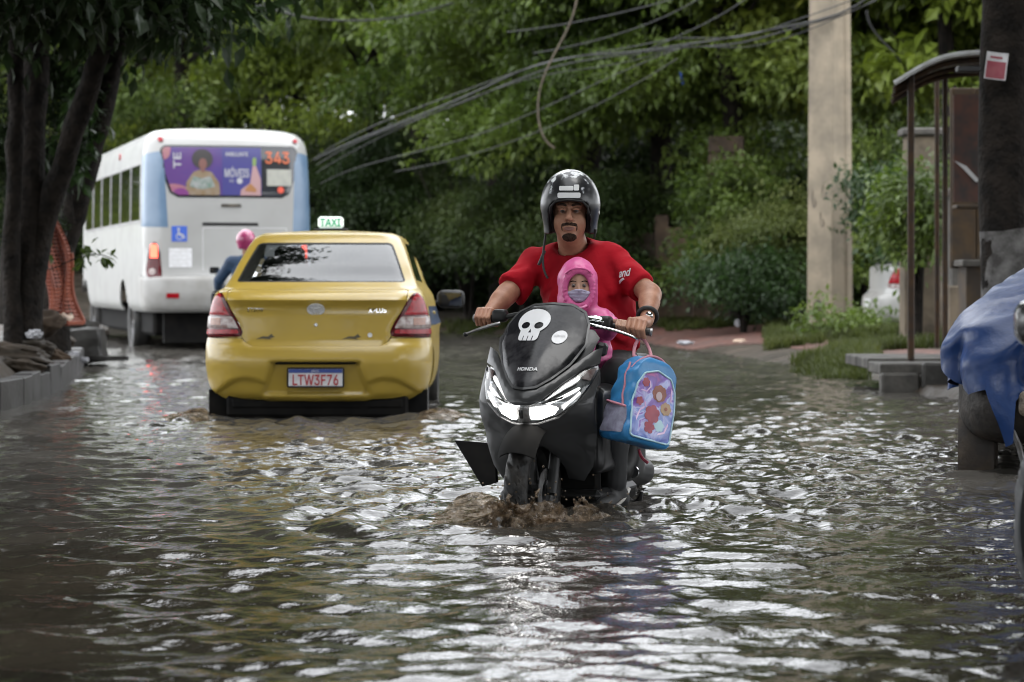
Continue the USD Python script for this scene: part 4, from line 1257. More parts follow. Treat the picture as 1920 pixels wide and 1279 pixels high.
obj('poster_text', text_on('M\u00d3VEIS', 0.12, on_bus(0.10, 2.765), 0.37, 0.015, bold=True), 'ad_white', po)
obj('poster_text', text_on('rio', 0.05, on_bus(0.02, 2.635), 0.07, 0.015), 'ad_white', po)
print_(circle(0.14, z_(2.63), 0.045, 16), 'ad_white', 0.016)
nb = obj('route_number', text_on('343', 0.17, on_bus(0.72, 2.985), 0.37, 0.012, bold=True), 'led_orange', bus)
pp = obj('window_notice', panel(sbox(0.555, z_(2.56), 0.93, z_(2.81)), BB, 0.06, 0.003, 0.012), 'paper', bus)
obj('window_sticker', panel(circle(0.765, z_(2.50), 0.05, 16), BB, 0.03, 0.003, 0.012), 'brake_sticker' if 'brake_sticker' in _mats else mat('brake_sticker', (0.5, 0.06, 0.03), rough=0.5), bus)

# ------------------------------------------------------------------ white car behind the pole, seen at its rear corner
WZ0 = 0.20
wc = thing('parked_car', 'white parked car, its rear corner showing between the pole and the kiosk post', 'car', at(1631, 527, 38.3) * (1, 1, 0) + (0, 0, WZ0), -86)
wrows = [(0.10, 4.1, 0.22, 0.78, 0.20, 0.08), (0.0, 4.2, 0.34, 0.83, 0.24, 0.08), (-0.03, 4.25, 0.50, 0.845, 0.26, 0.08), (0.0, 4.2, 0.64, 0.845, 0.26, 0.08), (0.07, 4.15, 0.68, 0.84, 0.26, 0.08),
         (0.08, 4.1, 0.85, 0.84, 0.25, 0.08), (0.08, 4.0, 1.02, 0.82, 0.25, 0.08), (0.14, 3.6, 1.07, 0.79, 0.24, 0.08), (0.42, 3.2, 1.10, 0.75, 0.2, 0.08), (0.85, 2.7, 1.36, 0.63, 0.15, 0.06), (1.15, 2.4, 1.45, 0.55, 0.15, 0.06), (1.4, 2.3, 1.48, 0.4, 0.15, 0.05)]
WB = Body(wrows, C=0.36)
wt = WB.zt
wl = rounded([(0.62, wt(0.74)), (0.98, wt(0.72)), (0.98, wt(0.86)), (0.86, wt(1.03)), (0.74, wt(0.98))], 0.03)
wg = rounded([(-0.66, wt(1.12)), (0.66, wt(1.12)), (0.5, wt(1.38)), (-0.5, wt(1.38))], 0.04)
wsg = rounded([(0.95, wt(1.12)), (3.0, wt(1.10)), (2.7, wt(1.40)), (1.15, wt(1.40))], 0.05)
warch = circle(0.59 + 0.36 + 0.42, wt(0.30), 0.35)
wb_ = sbox(-2.95, 0, 2.95, WB.T)
wbump = P2((-1.1, 0), (1.1, 0), (1.1, wt(0.66)), (-1.1, wt(0.66))).difference(warch).difference(mirror(warch))
wsh = wb_.difference(wbump.buffer(0.005)).difference(wg)
for q in (wl.buffer(0.004), wsg, warch):
    wsh = wsh.difference(q).difference(mirror(q))
obj('body', panel(wsh, WB, 0.06, 0.02), 'white_paint', wc)
obj('rear_bumper', panel(wbump, WB, 0.06, 0.03, 0.008, bev=0.01), 'white_dirty', wc)
obj('rear_window', panel(wg, WB, 0.1, 0.01), 'car_glass', wc, smooth=True)
for q in (wsg, mirror(wsg)):
    obj('side_window', panel(q, WB, 0.15, 0.01), 'car_glass', wc, smooth=True)
for q in (wl, mirror(wl)):
    lp = obj('tail_light', panel(band(q, wt(0.80), 9), WB, 0.05, 0.02, 0.006, bev=0.006), 'lens_red', wc)
    obj('clear_lens', panel(band(q, 0, wt(0.79)), WB, 0.05, 0.02, 0.004), 'lens_clear', lp)
obj('number_plate', panel(sbox(-0.2, wt(0.44), 0.2, wt(0.56)), WB, 0.08, 0.01, 0.02), 'plate_white', wc)
obj('underbody', boxm((1.5, 3.7, 0.9), (0, 2.1, 0.66)), 'interior_dark', wc)
tr_ = WB(np.linspace(-0.4, 0.4, 7), np.full(7, WB.T - 1e-6))
obj('roof', trimesh.Trimesh(np.vstack([tr_, tr_ * (1, 0, 1) + (0, 2.3, 0)]), grid_faces(2, 7), process=False), 'white_paint', wc, smooth=True)
for x, y in ((0.74, 0.68), (-0.74, 0.68), (0.74, 3.4), (-0.74, 3.4)):
    wheel(wc, x, y, 0.30, 0.18, side=1 if x > 0 else -1)

# ------------------------------------------------------------------ the wreck under the blue tarpaulin
mat('wreck', (0.02376, 0.01728, 0.0121), (0.00864, 0.006912, 0.005616), rough=0.55, scale=7, bump=0.006, bscale=25, rough2=0.8)
mat('wreck_pale', (0.1584, 0.1296, 0.1008), (0.0252, 0.01944, 0.01512), rough=0.4, scale=16, bump=0.02, bscale=22)
mat('muddy_tyre', (0.042, 0.0288, 0.018), (0.015, 0.0114, 0.009), rough=0.7, scale=8, bump=0.004, bscale=40)
mat('tarp', (0.004, 0.018, 0.074), (0.008, 0.030, 0.105), rough=0.34, scale=2.2, bump=0.008, bscale=9, spec=0.4, rough2=0.42)
wk = thing('wrecked_car', 'muddy wrecked car parked at the kerb under a blue tarpaulin', 'car', (3.20, 13.3, -0.2), -13)
krows = [(0.25, 3.6, 0.36, 0.80, 0.2, 0.06), (0.06, 3.8, 0.42, 0.87, 0.26, 0.08), (0.0, 3.9, 0.55, 0.89, 0.28, 0.08), (0.03, 3.9, 0.72, 0.89, 0.28, 0.08), (0.06, 3.9, 0.85, 0.885, 0.28, 0.08), (0.16, 3.8, 0.95, 0.84, 0.26, 0.08), (0.55, 3.4, 1.03, 0.74, 0.22, 0.08), (1.0, 3.0, 1.17, 0.55, 0.2, 0.06), (1.5, 2.8, 1.25, 0.38, 0.2, 0.05)]
KB = Body(krows, C=0.36)
kt = KB.zt


def wreck_relief(s, t, x, y, z):
    n = fbm3(np.stack([s * 3.1, t * 3.7, 0 * s], -1), 1.0, 3, 9) - 0.5
    return 0.07 * n, 0.02 * n


KB.extra = wreck_relief
karch = circle(0.61 + 0.36 + 0.20, kt(0.34), 0.34)
kb = sbox(-2.9, 0, 2.9, KB.T).difference(karch).difference(mirror(karch)).difference(rounded(sbox(-0.52, 0, 0.52, kt(0.50)), 0.05))
klamp = rounded([(-0.80, kt(0.74)), (-0.44, kt(0.70)), (-0.44, kt(0.90)), (-0.78, kt(0.92))], 0.04)
obj('body', panel(kb.difference(klamp), KB, 0.05, 0.03), 'wreck', wk, smooth=50)
obj('headlamp', panel(klamp, KB, 0.03, 0.05, 0.004, bev=0.02), 'wreck_pale', wk, smooth=50)
obj('crushed_bumper', panel(rounded(sbox(-0.56, kt(0.52), 1.0, kt(0.66)), 0.04), lambda u, v: KB(u, v) + np.stack([0 * u, -0.05 - 0.05 * fbm3(np.stack([u * 5, v * 5, 0 * u], -1), 1.0, 2, 4), 0 * u], -1), 0.035, 0.04, 0.01, bev=0.02), 'wreck_pale', wk, smooth=50)
obj('inner_frame', boxm((1.4, 3.0, 0.5), (0, 2.3, 0.62)), 'under_black', wk)
for x, y in ((-0.79, 0.52), (0.79, 0.52), (-0.79, 3.0), (0.79, 3.0)):
    wheel(wk, x, y, 0.31, 0.19, tyre='muddy_tyre', rim='wreck_pale', side=1 if x > 0 else -1)
obj('loose_strip', tube([(-0.52, 0.12, 0.20), (-0.56, 0.10, 0.36), (-0.60, 0.08, 0.46)], 0.016, 8), 'dull_metal', wk)
trow = [(-0.05, 3.9, 0.30, 0.95, 0.30, 0.08), (-0.03, 3.9, 0.60, 0.94, 0.32, 0.08), (-0.02, 3.9, 0.82, 0.935, 0.33, 0.08), (0.02, 3.8, 0.95, 0.92, 0.34, 0.08), (0.10, 3.7, 1.04, 0.87, 0.34, 0.08), (0.34, 3.4, 1.14, 0.76, 0.34, 0.06), (0.75, 3.1, 1.27, 0.60, 0.3, 0.05), (1.3, 2.9, 1.38, 0.42, 0.25, 0.05), (1.9, 2.8, 1.41, 0.25, 0.2, 0.03)]
TP = Body(trow, C=0.46)
tt = TP.zt


def tarp_folds(s, t, x, y, z):
    low = np.clip((1.15 - z) / 0.5, 0, 1)
    ph = s * 9.0 + 2.2 * (fbm3(np.stack([s * 1.2, t * 1.5, 0 * s], -1), 1.0, 2, 12) - 0.5) * 3
    f = np.abs(np.sin(ph)) ** 0.7
    n = fbm3(np.stack([s * 4, t * 2.5, 0 * s], -1), 1.0, 2, 13) - 0.5
    diag = np.abs(np.sin((s * 0.8 - t) * 13 + 4 * n)) ** 3
    d = low * (0.12 * (f - 0.55)) + 0.12 * n + 0.03 * diag * np.clip((z - 0.7) / 0.2, 0, 1)
    return -d, 0.6 * d * np.clip((np.abs(s) - 0.6) / 0.2, 0, 1)


TP.extra = tarp_folds
hem = [(-2.9, 0.62), (-2.2, 0.68), (-1.6, 0.62), (-1.25, 0.70), (-1.05, 0.76), (-0.92, 0.68), (-0.80, 0.63), (-0.70, 0.66), (-0.655, 0.50), (-0.62, 0.36), (-0.585, 0.38), (-0.57, 0.60), (-0.50, 0.70), (-0.42, 0.84), (-0.36, 0.90), (-0.2, 0.92), (0.2, 0.84), (0.5, 0.72), (0.9, 0.68), (1.4, 0.72), (2.9, 0.65)]
tp = panel(Polygon([(a, tt(b)) for a, b in hem] + [(2.9, TP.T), (-2.9, TP.T)]), TP, 0.019, 0.004)
tr2 = TP(np.linspace(-0.3, 0.3, 7), np.full(7, TP.T - 1e-6))
tarp = thing('tarpaulin', 'crumpled blue tarpaulin draped wet over the wrecked car', 'tarpaulin', (3.20, 13.3, -0.2), -13)
obj('sheet', cat(tp, trimesh.Trimesh(np.vstack([tr2, tr2 * (1, 0, 1) + (0, 2.8, 0)]), grid_faces(2, 7), process=False)), 'tarp', tarp, smooth=70)

# ------------------------------------------------------------------ the dark car at the right edge
mat('grey_paint', (0.05, 0.052, 0.055), (0.035, 0.036, 0.038), rough=0.35, scale=3, coat=0.3)
mat('black_paint', (0.012, 0.012, 0.013), (0.018, 0.018, 0.018), rough=0.2, scale=5, coat=0.8)
nc = thing('parked_car', 'dark car at the right picture edge, only its wing mirror and wheel arch showing', 'car', (2.232, 4.0, -0.2), -3)
nrows = [(0.2, 4.0, 0.30, 0.80, 0.25, 0.06), (0.05, 4.15, 0.42, 0.85, 0.32, 0.06), (0.0, 4.2, 0.6, 0.865, 0.34, 0.06), (0.02, 4.2, 0.8, 0.865, 0.34, 0.06), (0.06, 4.1, 0.96, 0.85, 0.33, 0.06), (0.2, 3.5, 1.05, 0.80, 0.3, 0.06), (0.4, 3.2, 1.12, 0.78, 0.28, 0.05), (0.7, 2.7, 1.45, 0.66, 0.25, 0.04), (0.9, 2.5, 1.55, 0.55, 0.2, 0.03), (1.3, 2.4, 1.58, 0.4, 0.2, 0.02)]
NB = Body(nrows, C=0.5)
nt_ = NB.zt
narch = [circle(0.53 + 0.5 + 2.95, nt_(0.36), 0.39, 28), circle(0.53 + 0.5 + 0.45, nt_(0.36), 0.39, 28)]
nsg = rounded([(1.2, nt_(1.16)), (3.2, nt_(1.16)), (2.8, nt_(1.48)), (1.4, nt_(1.48))], 0.05)
ns = sbox(-3.75, 0, 3.75, NB.T)
for q in narch + [nsg]:
    ns = ns.difference(q).difference(mirror(q))
nrg = rounded([(-0.6, nt_(1.16)), (0.6, nt_(1.16)), (0.5, nt_(1.5)), (-0.5, nt_(1.5))], 0.05)
obj('body', panel(ns.difference(nrg), NB, 0.07, 0.02), 'grey_paint', nc)
obj('rear_window', panel(nrg, NB, 0.15, 0.01), 'car_glass', nc, smooth=True)
for q in (nsg, mirror(nsg)):
    obj('side_window', panel(q, NB, 0.2, 0.01), 'car_glass', nc, smooth=True)
obj('cabin', boxm((1.4, 3.4, 0.7), (0, 2.1, 0.75)), 'interior_dark', nc)
ntop = NB(np.linspace(-0.4, 0.4, 7), np.full(7, NB.T - 1e-6))
obj('roof', trimesh.Trimesh(np.vstack([ntop, ntop * (1, 0, 1) + (0, 2.4, 0)]), grid_faces(2, 7), process=False), 'grey_paint', nc, smooth=True)
nose = nets(lambda p: s_box(p, (0, 3.95, 0.66), (0.82, 0.30, 0.32), 0.22), (-0.95, 3.5, 0.2), (0.95, 4.35, 1.1), 0.04)
obj('front_bumper', nose, 'grey_paint', nc, smooth=True)
for q in narch:
    for mm in (0, 1):
        fl = rounded(q.buffer(0.05), 0.01).difference(q.buffer(-0.01))
        fl = fl if mm else mirror(fl)
        obj('arch_flare', panel(fl, NB, 0.03, 0.05, 0.05, bev=0.02), 'grey_paint' if mm else 'grey_paint', nc, smooth=60)
for x, y in ((-0.77, 3.25), (0.77, 3.25), (-0.77, 0.78), (0.77, 0.78)):
    wheel(nc, x, y, 0.345, 0.22, side=1 if x > 0 else -1)
for sg in (-1, 1):
    mr = nets(lambda p: s_box(p, (sg * 1.005, 2.42, 1.125), (0.085, 0.055, 0.062), 0.045), (sg * 1.005 - 0.13, 2.3, 1.02), (sg * 1.005 + 0.13, 2.54, 1.22), 0.012)
    w_ = obj('wing_mirror', mr, 'black_paint', nc, smooth=True)
    obj('mirror_glass', boxm((0.13, 0.006, 0.09), (sg * 1.005, 2.361, 1.125), rot=(0.1, 0, sg * -0.3), bevel=0.002), 'car_glass', w_)
    obj('mirror_arm', boxm((0.16, 0.04, 0.03), (sg * 0.89, 2.43, 1.09), bevel=0.01), 'black_plastic', w_)
# ------------------------------------------------------------------ the scooter: local frame x to its left (right in the photo), y backward, z up from the road
SX, SY, SZ, SR = 0.091, 11.2, -0.19, -18.7
_s, _c = math.sin(math.radians(-SR)), math.cos(math.radians(SR))


def LB(px, py, y):
    """Scooter-frame point that the photo's pixel shows at depth y along the scooter."""
    k = (px - 960) / FPX
    x = (k * (SY + y * _c) - SX - y * _s) / (_c + k * _s)
    d = SY - x * _s + y * _c
    return np.array([x, y, CAM_Z + (HOR - py) / FPX * d - SZ])


mat('fairing_grey', (0.01976, 0.02014, 0.02052), (0.01368, 0.01368, 0.01406), rough=0.40, spec=0.35, metal=0.2, scale=3, coat=0.25, rough2=0.5)
mat('fairing_black', (0.00608, 0.00608, 0.00646), (0.01064, 0.01064, 0.01102), rough=0.3, scale=6, coat=0.1, spec=0.3, rough2=0.42)
mat('screen_black', (0.00456, 0.00456, 0.00532), (0.01292, 0.01216, 0.01368), rough=0.16, scale=7, coat=0.0, spec=0.22, rough2=0.42, ramp=(0.42, 0.66))
mat('lamp_silver', (0.42, 0.43, 0.44), (0.20, 0.205, 0.21), rough=0.22, metal=0.85, scale=26)
mat('lamp_lit', (0.9, 0.9, 0.9), rough=0.3, emit=5.0, emit_c=(1.0, 0.97, 0.93))
mat('drl_lit', (0.9, 0.9, 0.9), rough=0.3, emit=0.7, emit_c=(1.0, 0.98, 0.96))
glassmat('lamp_cover', (0.93, 0.94, 0.95), rough=0.04, ior=1.5)
mat('decal_white', (0.5016, 0.5016, 0.5092), rough=0.35)
mat('seat_vinyl', (0.012, 0.012, 0.012), (0.018, 0.018, 0.018), rough=0.55, scale=14, bump=0.001, bscale=120)
mat('tyre_tread', (0.00608, 0.00608, 0.00608), (0.0152, 0.01292, 0.01064), spec=0.25, rough=0.55, scale=14, bump=0.002, bscale=70)
scooter = thing('scooter', 'dark grey scooter with lit headlights and a white skull sticker on its black windscreen', 'scooter', (SX, SY, SZ), SR)
YC = np.array([(0.33, 0.10), (0.40, 0.03), (0.50, -0.06), (0.56, -0.095), (0.60, -0.13), (0.64, -0.155), (0.69, -0.165), (0.75, -0.135), (0.82, -0.065), (0.90, 0.025), (1.0, 0.15), (1.12, 0.30), (1.3, 0.5)])
from scipy.interpolate import PchipInterpolator as _PI
_yc, _kc = _PI(YC[:, 0], YC[:, 1]), _PI([0.4, 0.6, 0.72, 0.85, 1.0, 1.15, 1.3], [0.55, 0.85, 0.85, 0.72, 0.42, 0.32, 0.3])


def FS(x, z):
    x, z = np.asarray(x, float), np.asarray(z, float)
    return np.stack([x, _yc(z) + _kc(z) * (np.sqrt(x * x + 0.045 ** 2) - 0.045) + 0.9 * np.clip(np.abs(x) - 0.2, 0, 1) ** 1.5, z], -1)


def sym(*pts):
    return Polygon([(x, z) for x, z in pts] + [(-x, z) for x, z in pts[::-1]])


lens = sym((0, 0.598), (0.06, 0.600), (0.14, 0.628), (0.205, 0.685), (0.245, 0.765), (0.262, 0.85), (0.215, 0.835), (0.15, 0.775), (0.085, 0.705), (0.04, 0.682), (0, 0.68))
wing = sym((0, 0.683), (0.04, 0.685), (0.083, 0.708), (0.148, 0.779), (0.213, 0.84), (0.262, 0.856), (0.262, 0.925), (0.235, 0.915), (0.16, 0.845), (0.10, 0.785), (0.05, 0.752), (0, 0.745))
screen = rounded(sym((0, 0.748), (0.05, 0.755), (0.098, 0.789), (0.155, 0.848), (0.198, 0.935), (0.188, 1.02), (0.155, 1.075), (0.09, 1.108), (0, 1.115)), 0.02)
shoulder = sym((0.0, 0.80), (0.10, 0.80), (0.16, 0.855), (0.232, 0.922), (0.245, 0.98), (0.21, 1.02), (0, 1.02))
chin = sym((0, 0.500), (0.06, 0.494), (0.098, 0.455), (0.122, 0.40), (0.128, 0.345), (0.19, 0.335), (0.235, 0.40), (0.258, 0.50), (0.268, 0.60), (0.272, 0.74), (0.270, 0.84), (0.25, 0.763), (0.208, 0.681), (0.142, 0.623), (0.062, 0.595), (0, 0.593))
obj('front_cowl', panel(chin, FS, 0.02, 0.02, 0, bev=0.006), 'fairing_grey', scooter, smooth=40)
obj('cowl_wing', panel(wing, FS, 0.016, 0.02, 0.006, bev=0.004), 'fairing_grey', scooter, smooth=40)
obj('cowl_shoulder', panel(shoulder, FS, 0.025, 0.02, -0.022), 'fairing_black', scooter, smooth=40)
ws_ = obj('windscreen', panel(screen, FS, 0.018, 0.008, 0.012, bev=0.006), 'screen_black', scooter, smooth=50)
obj('screen_edge', panel(screen.buffer(0.003).difference(screen.buffer(-0.006)), FS, 0.02, 0.004, 0.010), 'fairing_grey', ws_)
# plain skull sticker: round cranium, two round eyes, nose, short teeth
sk = circle(0, 0.022, 0.066, 30, 0.048).union(rounded(sbox(-0.042, -0.052, 0.042, 0.0), 0.012))
sk = sk.difference(circle(-0.028, 0.006, 0.018, 20, 0.013)).difference(circle(0.028, 0.006, 0.018, 20, 0.013)).difference(P2((-0.007, -0.022), (0.007, -0.022), (0, -0.006)))
for k in (-0.02, 0.0, 0.02):
    sk = sk.difference(sbox(k - 0.002, -0.06, k + 0.002, -0.034))
FSo = lambda x0, z0, sz=1.0, r=0.0: (lambda u, v: FS(x0 + u * math.cos(r) - v * math.sin(r), z0 + (u * math.sin(r) + v * math.cos(r)) * sz))
sk = affinity.scale(sk, 1.15, 1.18, origin=(0, 0))
obj('skull_sticker', panel(sk, FSo(-0.055, 1.005, 0.95), 0.014, 0.0008, 0.0155), 'decal_white', ws_)
st = obj('round_sticker', panel(circle(0, 0, 0.031, 26), FSo(0.082, 0.962, 0.9), 0.012, 0.0008, 0.0155), 'decal_white', ws_)
obj('sticker_text', text_on('SERVICE', 0.009, FSo(0.082, 0.966, 0.9), 0.044, 0.0175), 'grey_print', st)
obj('maker_badge', text_on('HONDA', 0.013, FSo(-0.004, 0.826, 1.0), 0.082, 0.0155, bold=True), 'decal_white', ws_)
# headlamp: housing, lit pods, running lights, clear cover
hl = obj('headlight', panel(lens, FS, 0.014, 0.05, -0.022), 'lamp_silver', scooter, smooth=40)
for sg in (1, -1):
    pod = rounded([(0.036, 0.612), (0.075, 0.612), (0.128, 0.637), (0.150, 0.668), (0.118, 0.680), (0.038, 0.668)], 0.008)
    pod = pod if sg > 0 else mirror(pod)
    obj('lamp_pod', panel(pod, FS, 0.012, 0.01, -0.010, bev=0.004), 'lamp_lit', hl)
    for a, b, w in (((0.075, 0.702), (0.198, 0.800), 0.0085), ((0.11, 0.690), (0.210, 0.755), 0.0065), ((0.158, 0.662), (0.220, 0.740), 0.006)):
        q = LineString([(sg * a[0], a[1]), (sg * b[0], b[1])]).buffer(w).intersection(lens.buffer(-0.006))
        obj('running_light', panel(q, FS, 0.012, 0.006, -0.010), 'drl_lit', hl)
    for a, b in (((0.08, 0.688), (0.165, 0.720)), ((0.10, 0.70), (0.205, 0.778))):
        q = LineString([(sg * a[0], a[1]), (sg * b[0], b[1])]).buffer(0.004).intersection(lens.buffer(-0.006))
        obj('lamp_rib', panel(q, FS, 0.012, 0.006, -0.006), 'black_plastic', hl)
    tip = P2((sg * 0.212, 0.80), (sg * 0.246, 0.79), (sg * 0.258, 0.842), (sg * 0.222, 0.832))
    obj('indicator', panel(tip, FS, 0.012, 0.006, -0.008), 'lens_clear', hl)
obj('lamp_divider', panel(rounded(sbox(-0.030, 0.604, 0.030, 0.672), 0.006), FS, 0.012, 0.006, -0.009), 'dull_metal', hl)
obj('lamp_grille', panel(rounded(sbox(-0.016, 0.622, 0.004, 0.662), 0.004), FS, 0.012, 0.004, -0.006), 'black_plastic', hl)
obj('lamp_cover', panel(lens.buffer(-0.003), FS, 0.014, 0.003, 0.003, bev=0.004), 'lamp_cover', hl, smooth=True)
# body shell behind the cowl
def shell_f(p):
    d = s_box(p, (0, 0.24, 0.66), (0.225, 0.13, 0.24), 0.10)
    d = smin(d, s_box(p, (0, 0.30, 0.92), (0.17, 0.08, 0.08), 0.06), 0.06)
    d = smin(d, s_box(p, (0, 0.33, 0.42), (0.20, 0.07, 0.22), 0.07), 0.05)
    d = smin(d, s_box(p, (0, 0.62, 0.44), (0.125, 0.36, 0.17), 0.09), 0.05)
    d = smin(d, s_box(p, (0, 1.05, 0.60), (0.16, 0.42, 0.13), 0.10), 0.08)
    d = smin(d, s_limb(p, (0, 1.25, 0.68), (0, 1.62, 0.80), 0.13, 0.06), 0.06)
    d = np.maximum(d, -s_limb(p, (-0.3, 0.0, 0.30), (0.3, 0.0, 0.30), 0.36, 0.36) - 0.0)
    return d


obj('body_shell', nets(shell_f, (-0.3, 0.0, 0.15), (0.3, 1.75, 1.06), 0.02, 3), 'fairing_grey', scooter, smooth=True)
obj('side_panel', cat(*[nets(lambda p, sg=sg: np.maximum(s_box(p, (sg * 0.20, 0.42, 0.56), (0.055, 0.22, 0.20), 0.05), -s_ell(p, (sg * 0.28, 0.50, 0.50), (0.06, 0.18, 0.14))), (sg * 0.2 - 0.1, 0.15, 0.3), (sg * 0.2 + 0.1, 0.7, 0.82), 0.015, 2) for sg in (1,)]), 'fairing_black', scooter, smooth=True)
obj('side_panel', nets(lambda p: s_box(p, (-0.20, 0.42, 0.56), (0.055, 0.22, 0.20), 0.05), (-0.3, 0.15, 0.3), (-0.1, 0.7, 0.82), 0.015, 2), 'fairing_black', scooter, smooth=True)
obj('floorboard', boxm((0.46, 0.62, 0.05), (0, 0.56, 0.265), bevel=0.02), 'black_plastic', scooter)
obj('belly_pan', nets(lambda p: s_box(p, (0, 0.70, 0.20), (0.17, 0.40, 0.09), 0.06), (-0.2, 0.25, 0.08), (0.2, 1.15, 0.32), 0.02, 2), 'under_black', scooter, smooth=True)
obj('seat', nets(lambda p: smin(s_box(p, (0, 0.95, 0.755), (0.145, 0.28, 0.05), 0.045), s_box(p, (0, 1.36, 0.815), (0.12, 0.22, 0.05), 0.045), 0.05), (-0.2, 0.6, 0.66), (0.2, 1.65, 0.92), 0.016, 2), 'seat_vinyl', scooter, smooth=True)
# wheels
prof = []
R_, w_ = 0.292, 0.052
for a in np.linspace(-2.1, 2.1, 19):
    prof.append((R_ - 0.052 + 0.052 * math.cos(a), w_ * math.sin(a)))
ty = lathe([(R_ - 0.085, -0.035)] + prof + [(R_ - 0.085, 0.035)], 144, 'x')
v = np.array(ty.vertices)
ang, rad = np.arctan2(v[:, 2], v[:, 1]), np.hypot(v[:, 1], v[:, 2])
gro = (np.sin(ang * 24 + np.abs(v[:, 0]) * 110) > 0.35) & (rad > R_ - 0.035) & (np.abs(v[:, 0]) > 0.006)
k = np.where(gro, 1 - 0.009 / rad, 1.0)
v[:, 1] *= k
v[:, 2] *= k
ty = trimesh.Trimesh(v + (0, 0, 0.292), ty.faces, process=False)
fw = obj('front_wheel', ty, 'tyre_tread', scooter, smooth=40)
rimm = cat(lathe([(0.20, -0.035), (0.21, -0.04), (0.20, -0.02), (0.195, 0.02), (0.21, 0.04), (0.20, 0.035)], 48, 'x'), lathe([(0.0, 0.05), (0.04, 0.05), (0.04, -0.05), (0, -0.05)], 20, 'x'), *[boxm((0.03, 0.03, 0.17), (0, 0.11 * math.sin(q), 0.11 * math.cos(q)), rot=(-q, 0, 0), bevel=0.006) for q in np.linspace(0, 2 * np.pi, 6)[:-1]])
rimm.apply_translation((0, 0, 0.292))
obj('rim', rimm, 'black_plastic', fw)
dk = lathe([(0.06, 0.058), (0.11, 0.058), (0.11, 0.062), (0.06, 0.062), (0.06, 0.058)], 40, 'x')
dk.apply_translation((0, 0, 0.292))
obj('brake_disc', dk, 'dull_metal', fw)
rt = lathe([(R_ - 0.085, -0.04)] + [(r - 0.004, x * 1.2) for r, x in prof] + [(R_ - 0.085, 0.04)], 72, 'x')
rt.apply_translation((0, 1.315, 0.288))
rwh = obj('rear_wheel', rt, 'tyre_tread', scooter, smooth=40)
rr = rimm.copy()
rr.apply_translation((0, 1.315, -0.004))
obj('rim', rr, 'dull_metal', rwh)
for sg in (-1, 1):
    obj('fork_leg', tube([(sg * 0.085, 0.0, 0.29), (sg * 0.085, 0.06, 0.46), (sg * 0.075, 0.15, 0.72)], [0.026, 0.026, 0.022], 12), 'black_plastic', scooter)
fa = np.linspace(math.radians(36), math.radians(165), 26)
fen = []
for a in fa:
    row = []
    for b in np.linspace(-1, 1, 11):
        rr_ = 0.330 - 0.045 * b * b
        row.append((0.086 * b, -rr_ * math.cos(a), 0.292 + rr_ * math.sin(a)))
    fen.append(row)
fen = np.array(fen).reshape(-1, 3)
gfx = grid_faces(26, 11)
obj('front_mudguard', cat(trimesh.Trimesh(fen, gfx, process=False), trimesh.Trimesh(fen * (0.96, 0.98, 1) - (0, 0, 0.004), gfx[:, ::-1], process=False)), 'under_black', scooter, smooth=True)
obj('inner_fender', boxm((0.42, 0.05, 0.52), (0, 0.33, 0.34), bevel=0.02), 'under_black', scooter)
# handlebar, grips, levers, switch boxes
hbL, hbR = LB(1178, 618, 0.35), LB(925, 600, 0.37)
bar = spline([LB(893, 597, 0.40), LB(930, 598, 0.37), LB(985, 588, 0.33), LB(1040, 590, 0.32), LB(1100, 600, 0.33), LB(1170, 615, 0.35), LB(1217, 622, 0.37)], 40)
obj('handlebar', tube(bar, 0.012, 10), 'black_plastic', scooter, smooth=True)
gripR, gripL = (LB(893, 597, 0.40), LB(928, 598, 0.37)), (LB(1172, 614, 0.35), LB(1219, 623, 0.37))
for a, b in (gripR, gripL):
    obj('grip', tube(np.linspace(a, b, 6), 0.017, 12), 'rubber', scooter)
    obj('bar_end', tube([a - (b - a) * 0.08 if a[0] < 0 else b, a if a[0] < 0 else b + (b - a) * 0.08], 0.019, 12), 'dull_metal', scooter)
obj('switch_box', nets(lambda p: s_box(p, LB(1130, 605, 0.33), (0.045, 0.035, 0.03), 0.02), LB(1130, 605, 0.33) - 0.07, LB(1130, 605, 0.33) + 0.07, 0.008), 'black_plastic', scooter, smooth=True)
obj('switch_box', nets(lambda p: s_box(p, LB(938, 592, 0.36), (0.035, 0.03, 0.03), 0.018), LB(938, 592, 0.36) - 0.07, LB(938, 592, 0.36) + 0.07, 0.008), 'black_plastic', scooter, smooth=True)
obj('brake_lever', tube(spline([LB(1088, 603, 0.28), LB(1120, 612, 0.26), LB(1160, 622, 0.27), LB(1196, 636, 0.29)], 14), np.linspace(0.009, 0.006, 14), 8), 'chrome', scooter, smooth=True)
obj('brake_lever', tube(spline([LB(938, 606, 0.30), LB(905, 615, 0.29), LB(873, 627, 0.31)], 12), np.linspace(0.008, 0.006, 12), 8), 'dull_metal', scooter, smooth=True)
obj('lever_ball', trimesh.creation.icosphere(2, 0.011).apply_translation(LB(873, 627, 0.31)), 'black_plastic', scooter, smooth=True)
obj('bar_cover', tube(spline([LB(1078, 610, 0.30), LB(1100, 600, 0.30), LB(1135, 605, 0.31)], 8), [0.016, 0.018, 0.02, 0.02, 0.02, 0.02, 0.018, 0.014], 10), 'chrome', scooter, smooth=True)
obj('dashboard', boxm((0.22, 0.10, 0.03), (0, 0.36, 1.02), rot=(0.6, 0, 0), bevel=0.012), 'black_plastic', scooter)
obj('glove_hook', boxm((0.05, 0.05, 0.06), LB(1128, 655, 0.26), rot=(0, 0.2, 0), bevel=0.012), 'black_plastic', scooter)
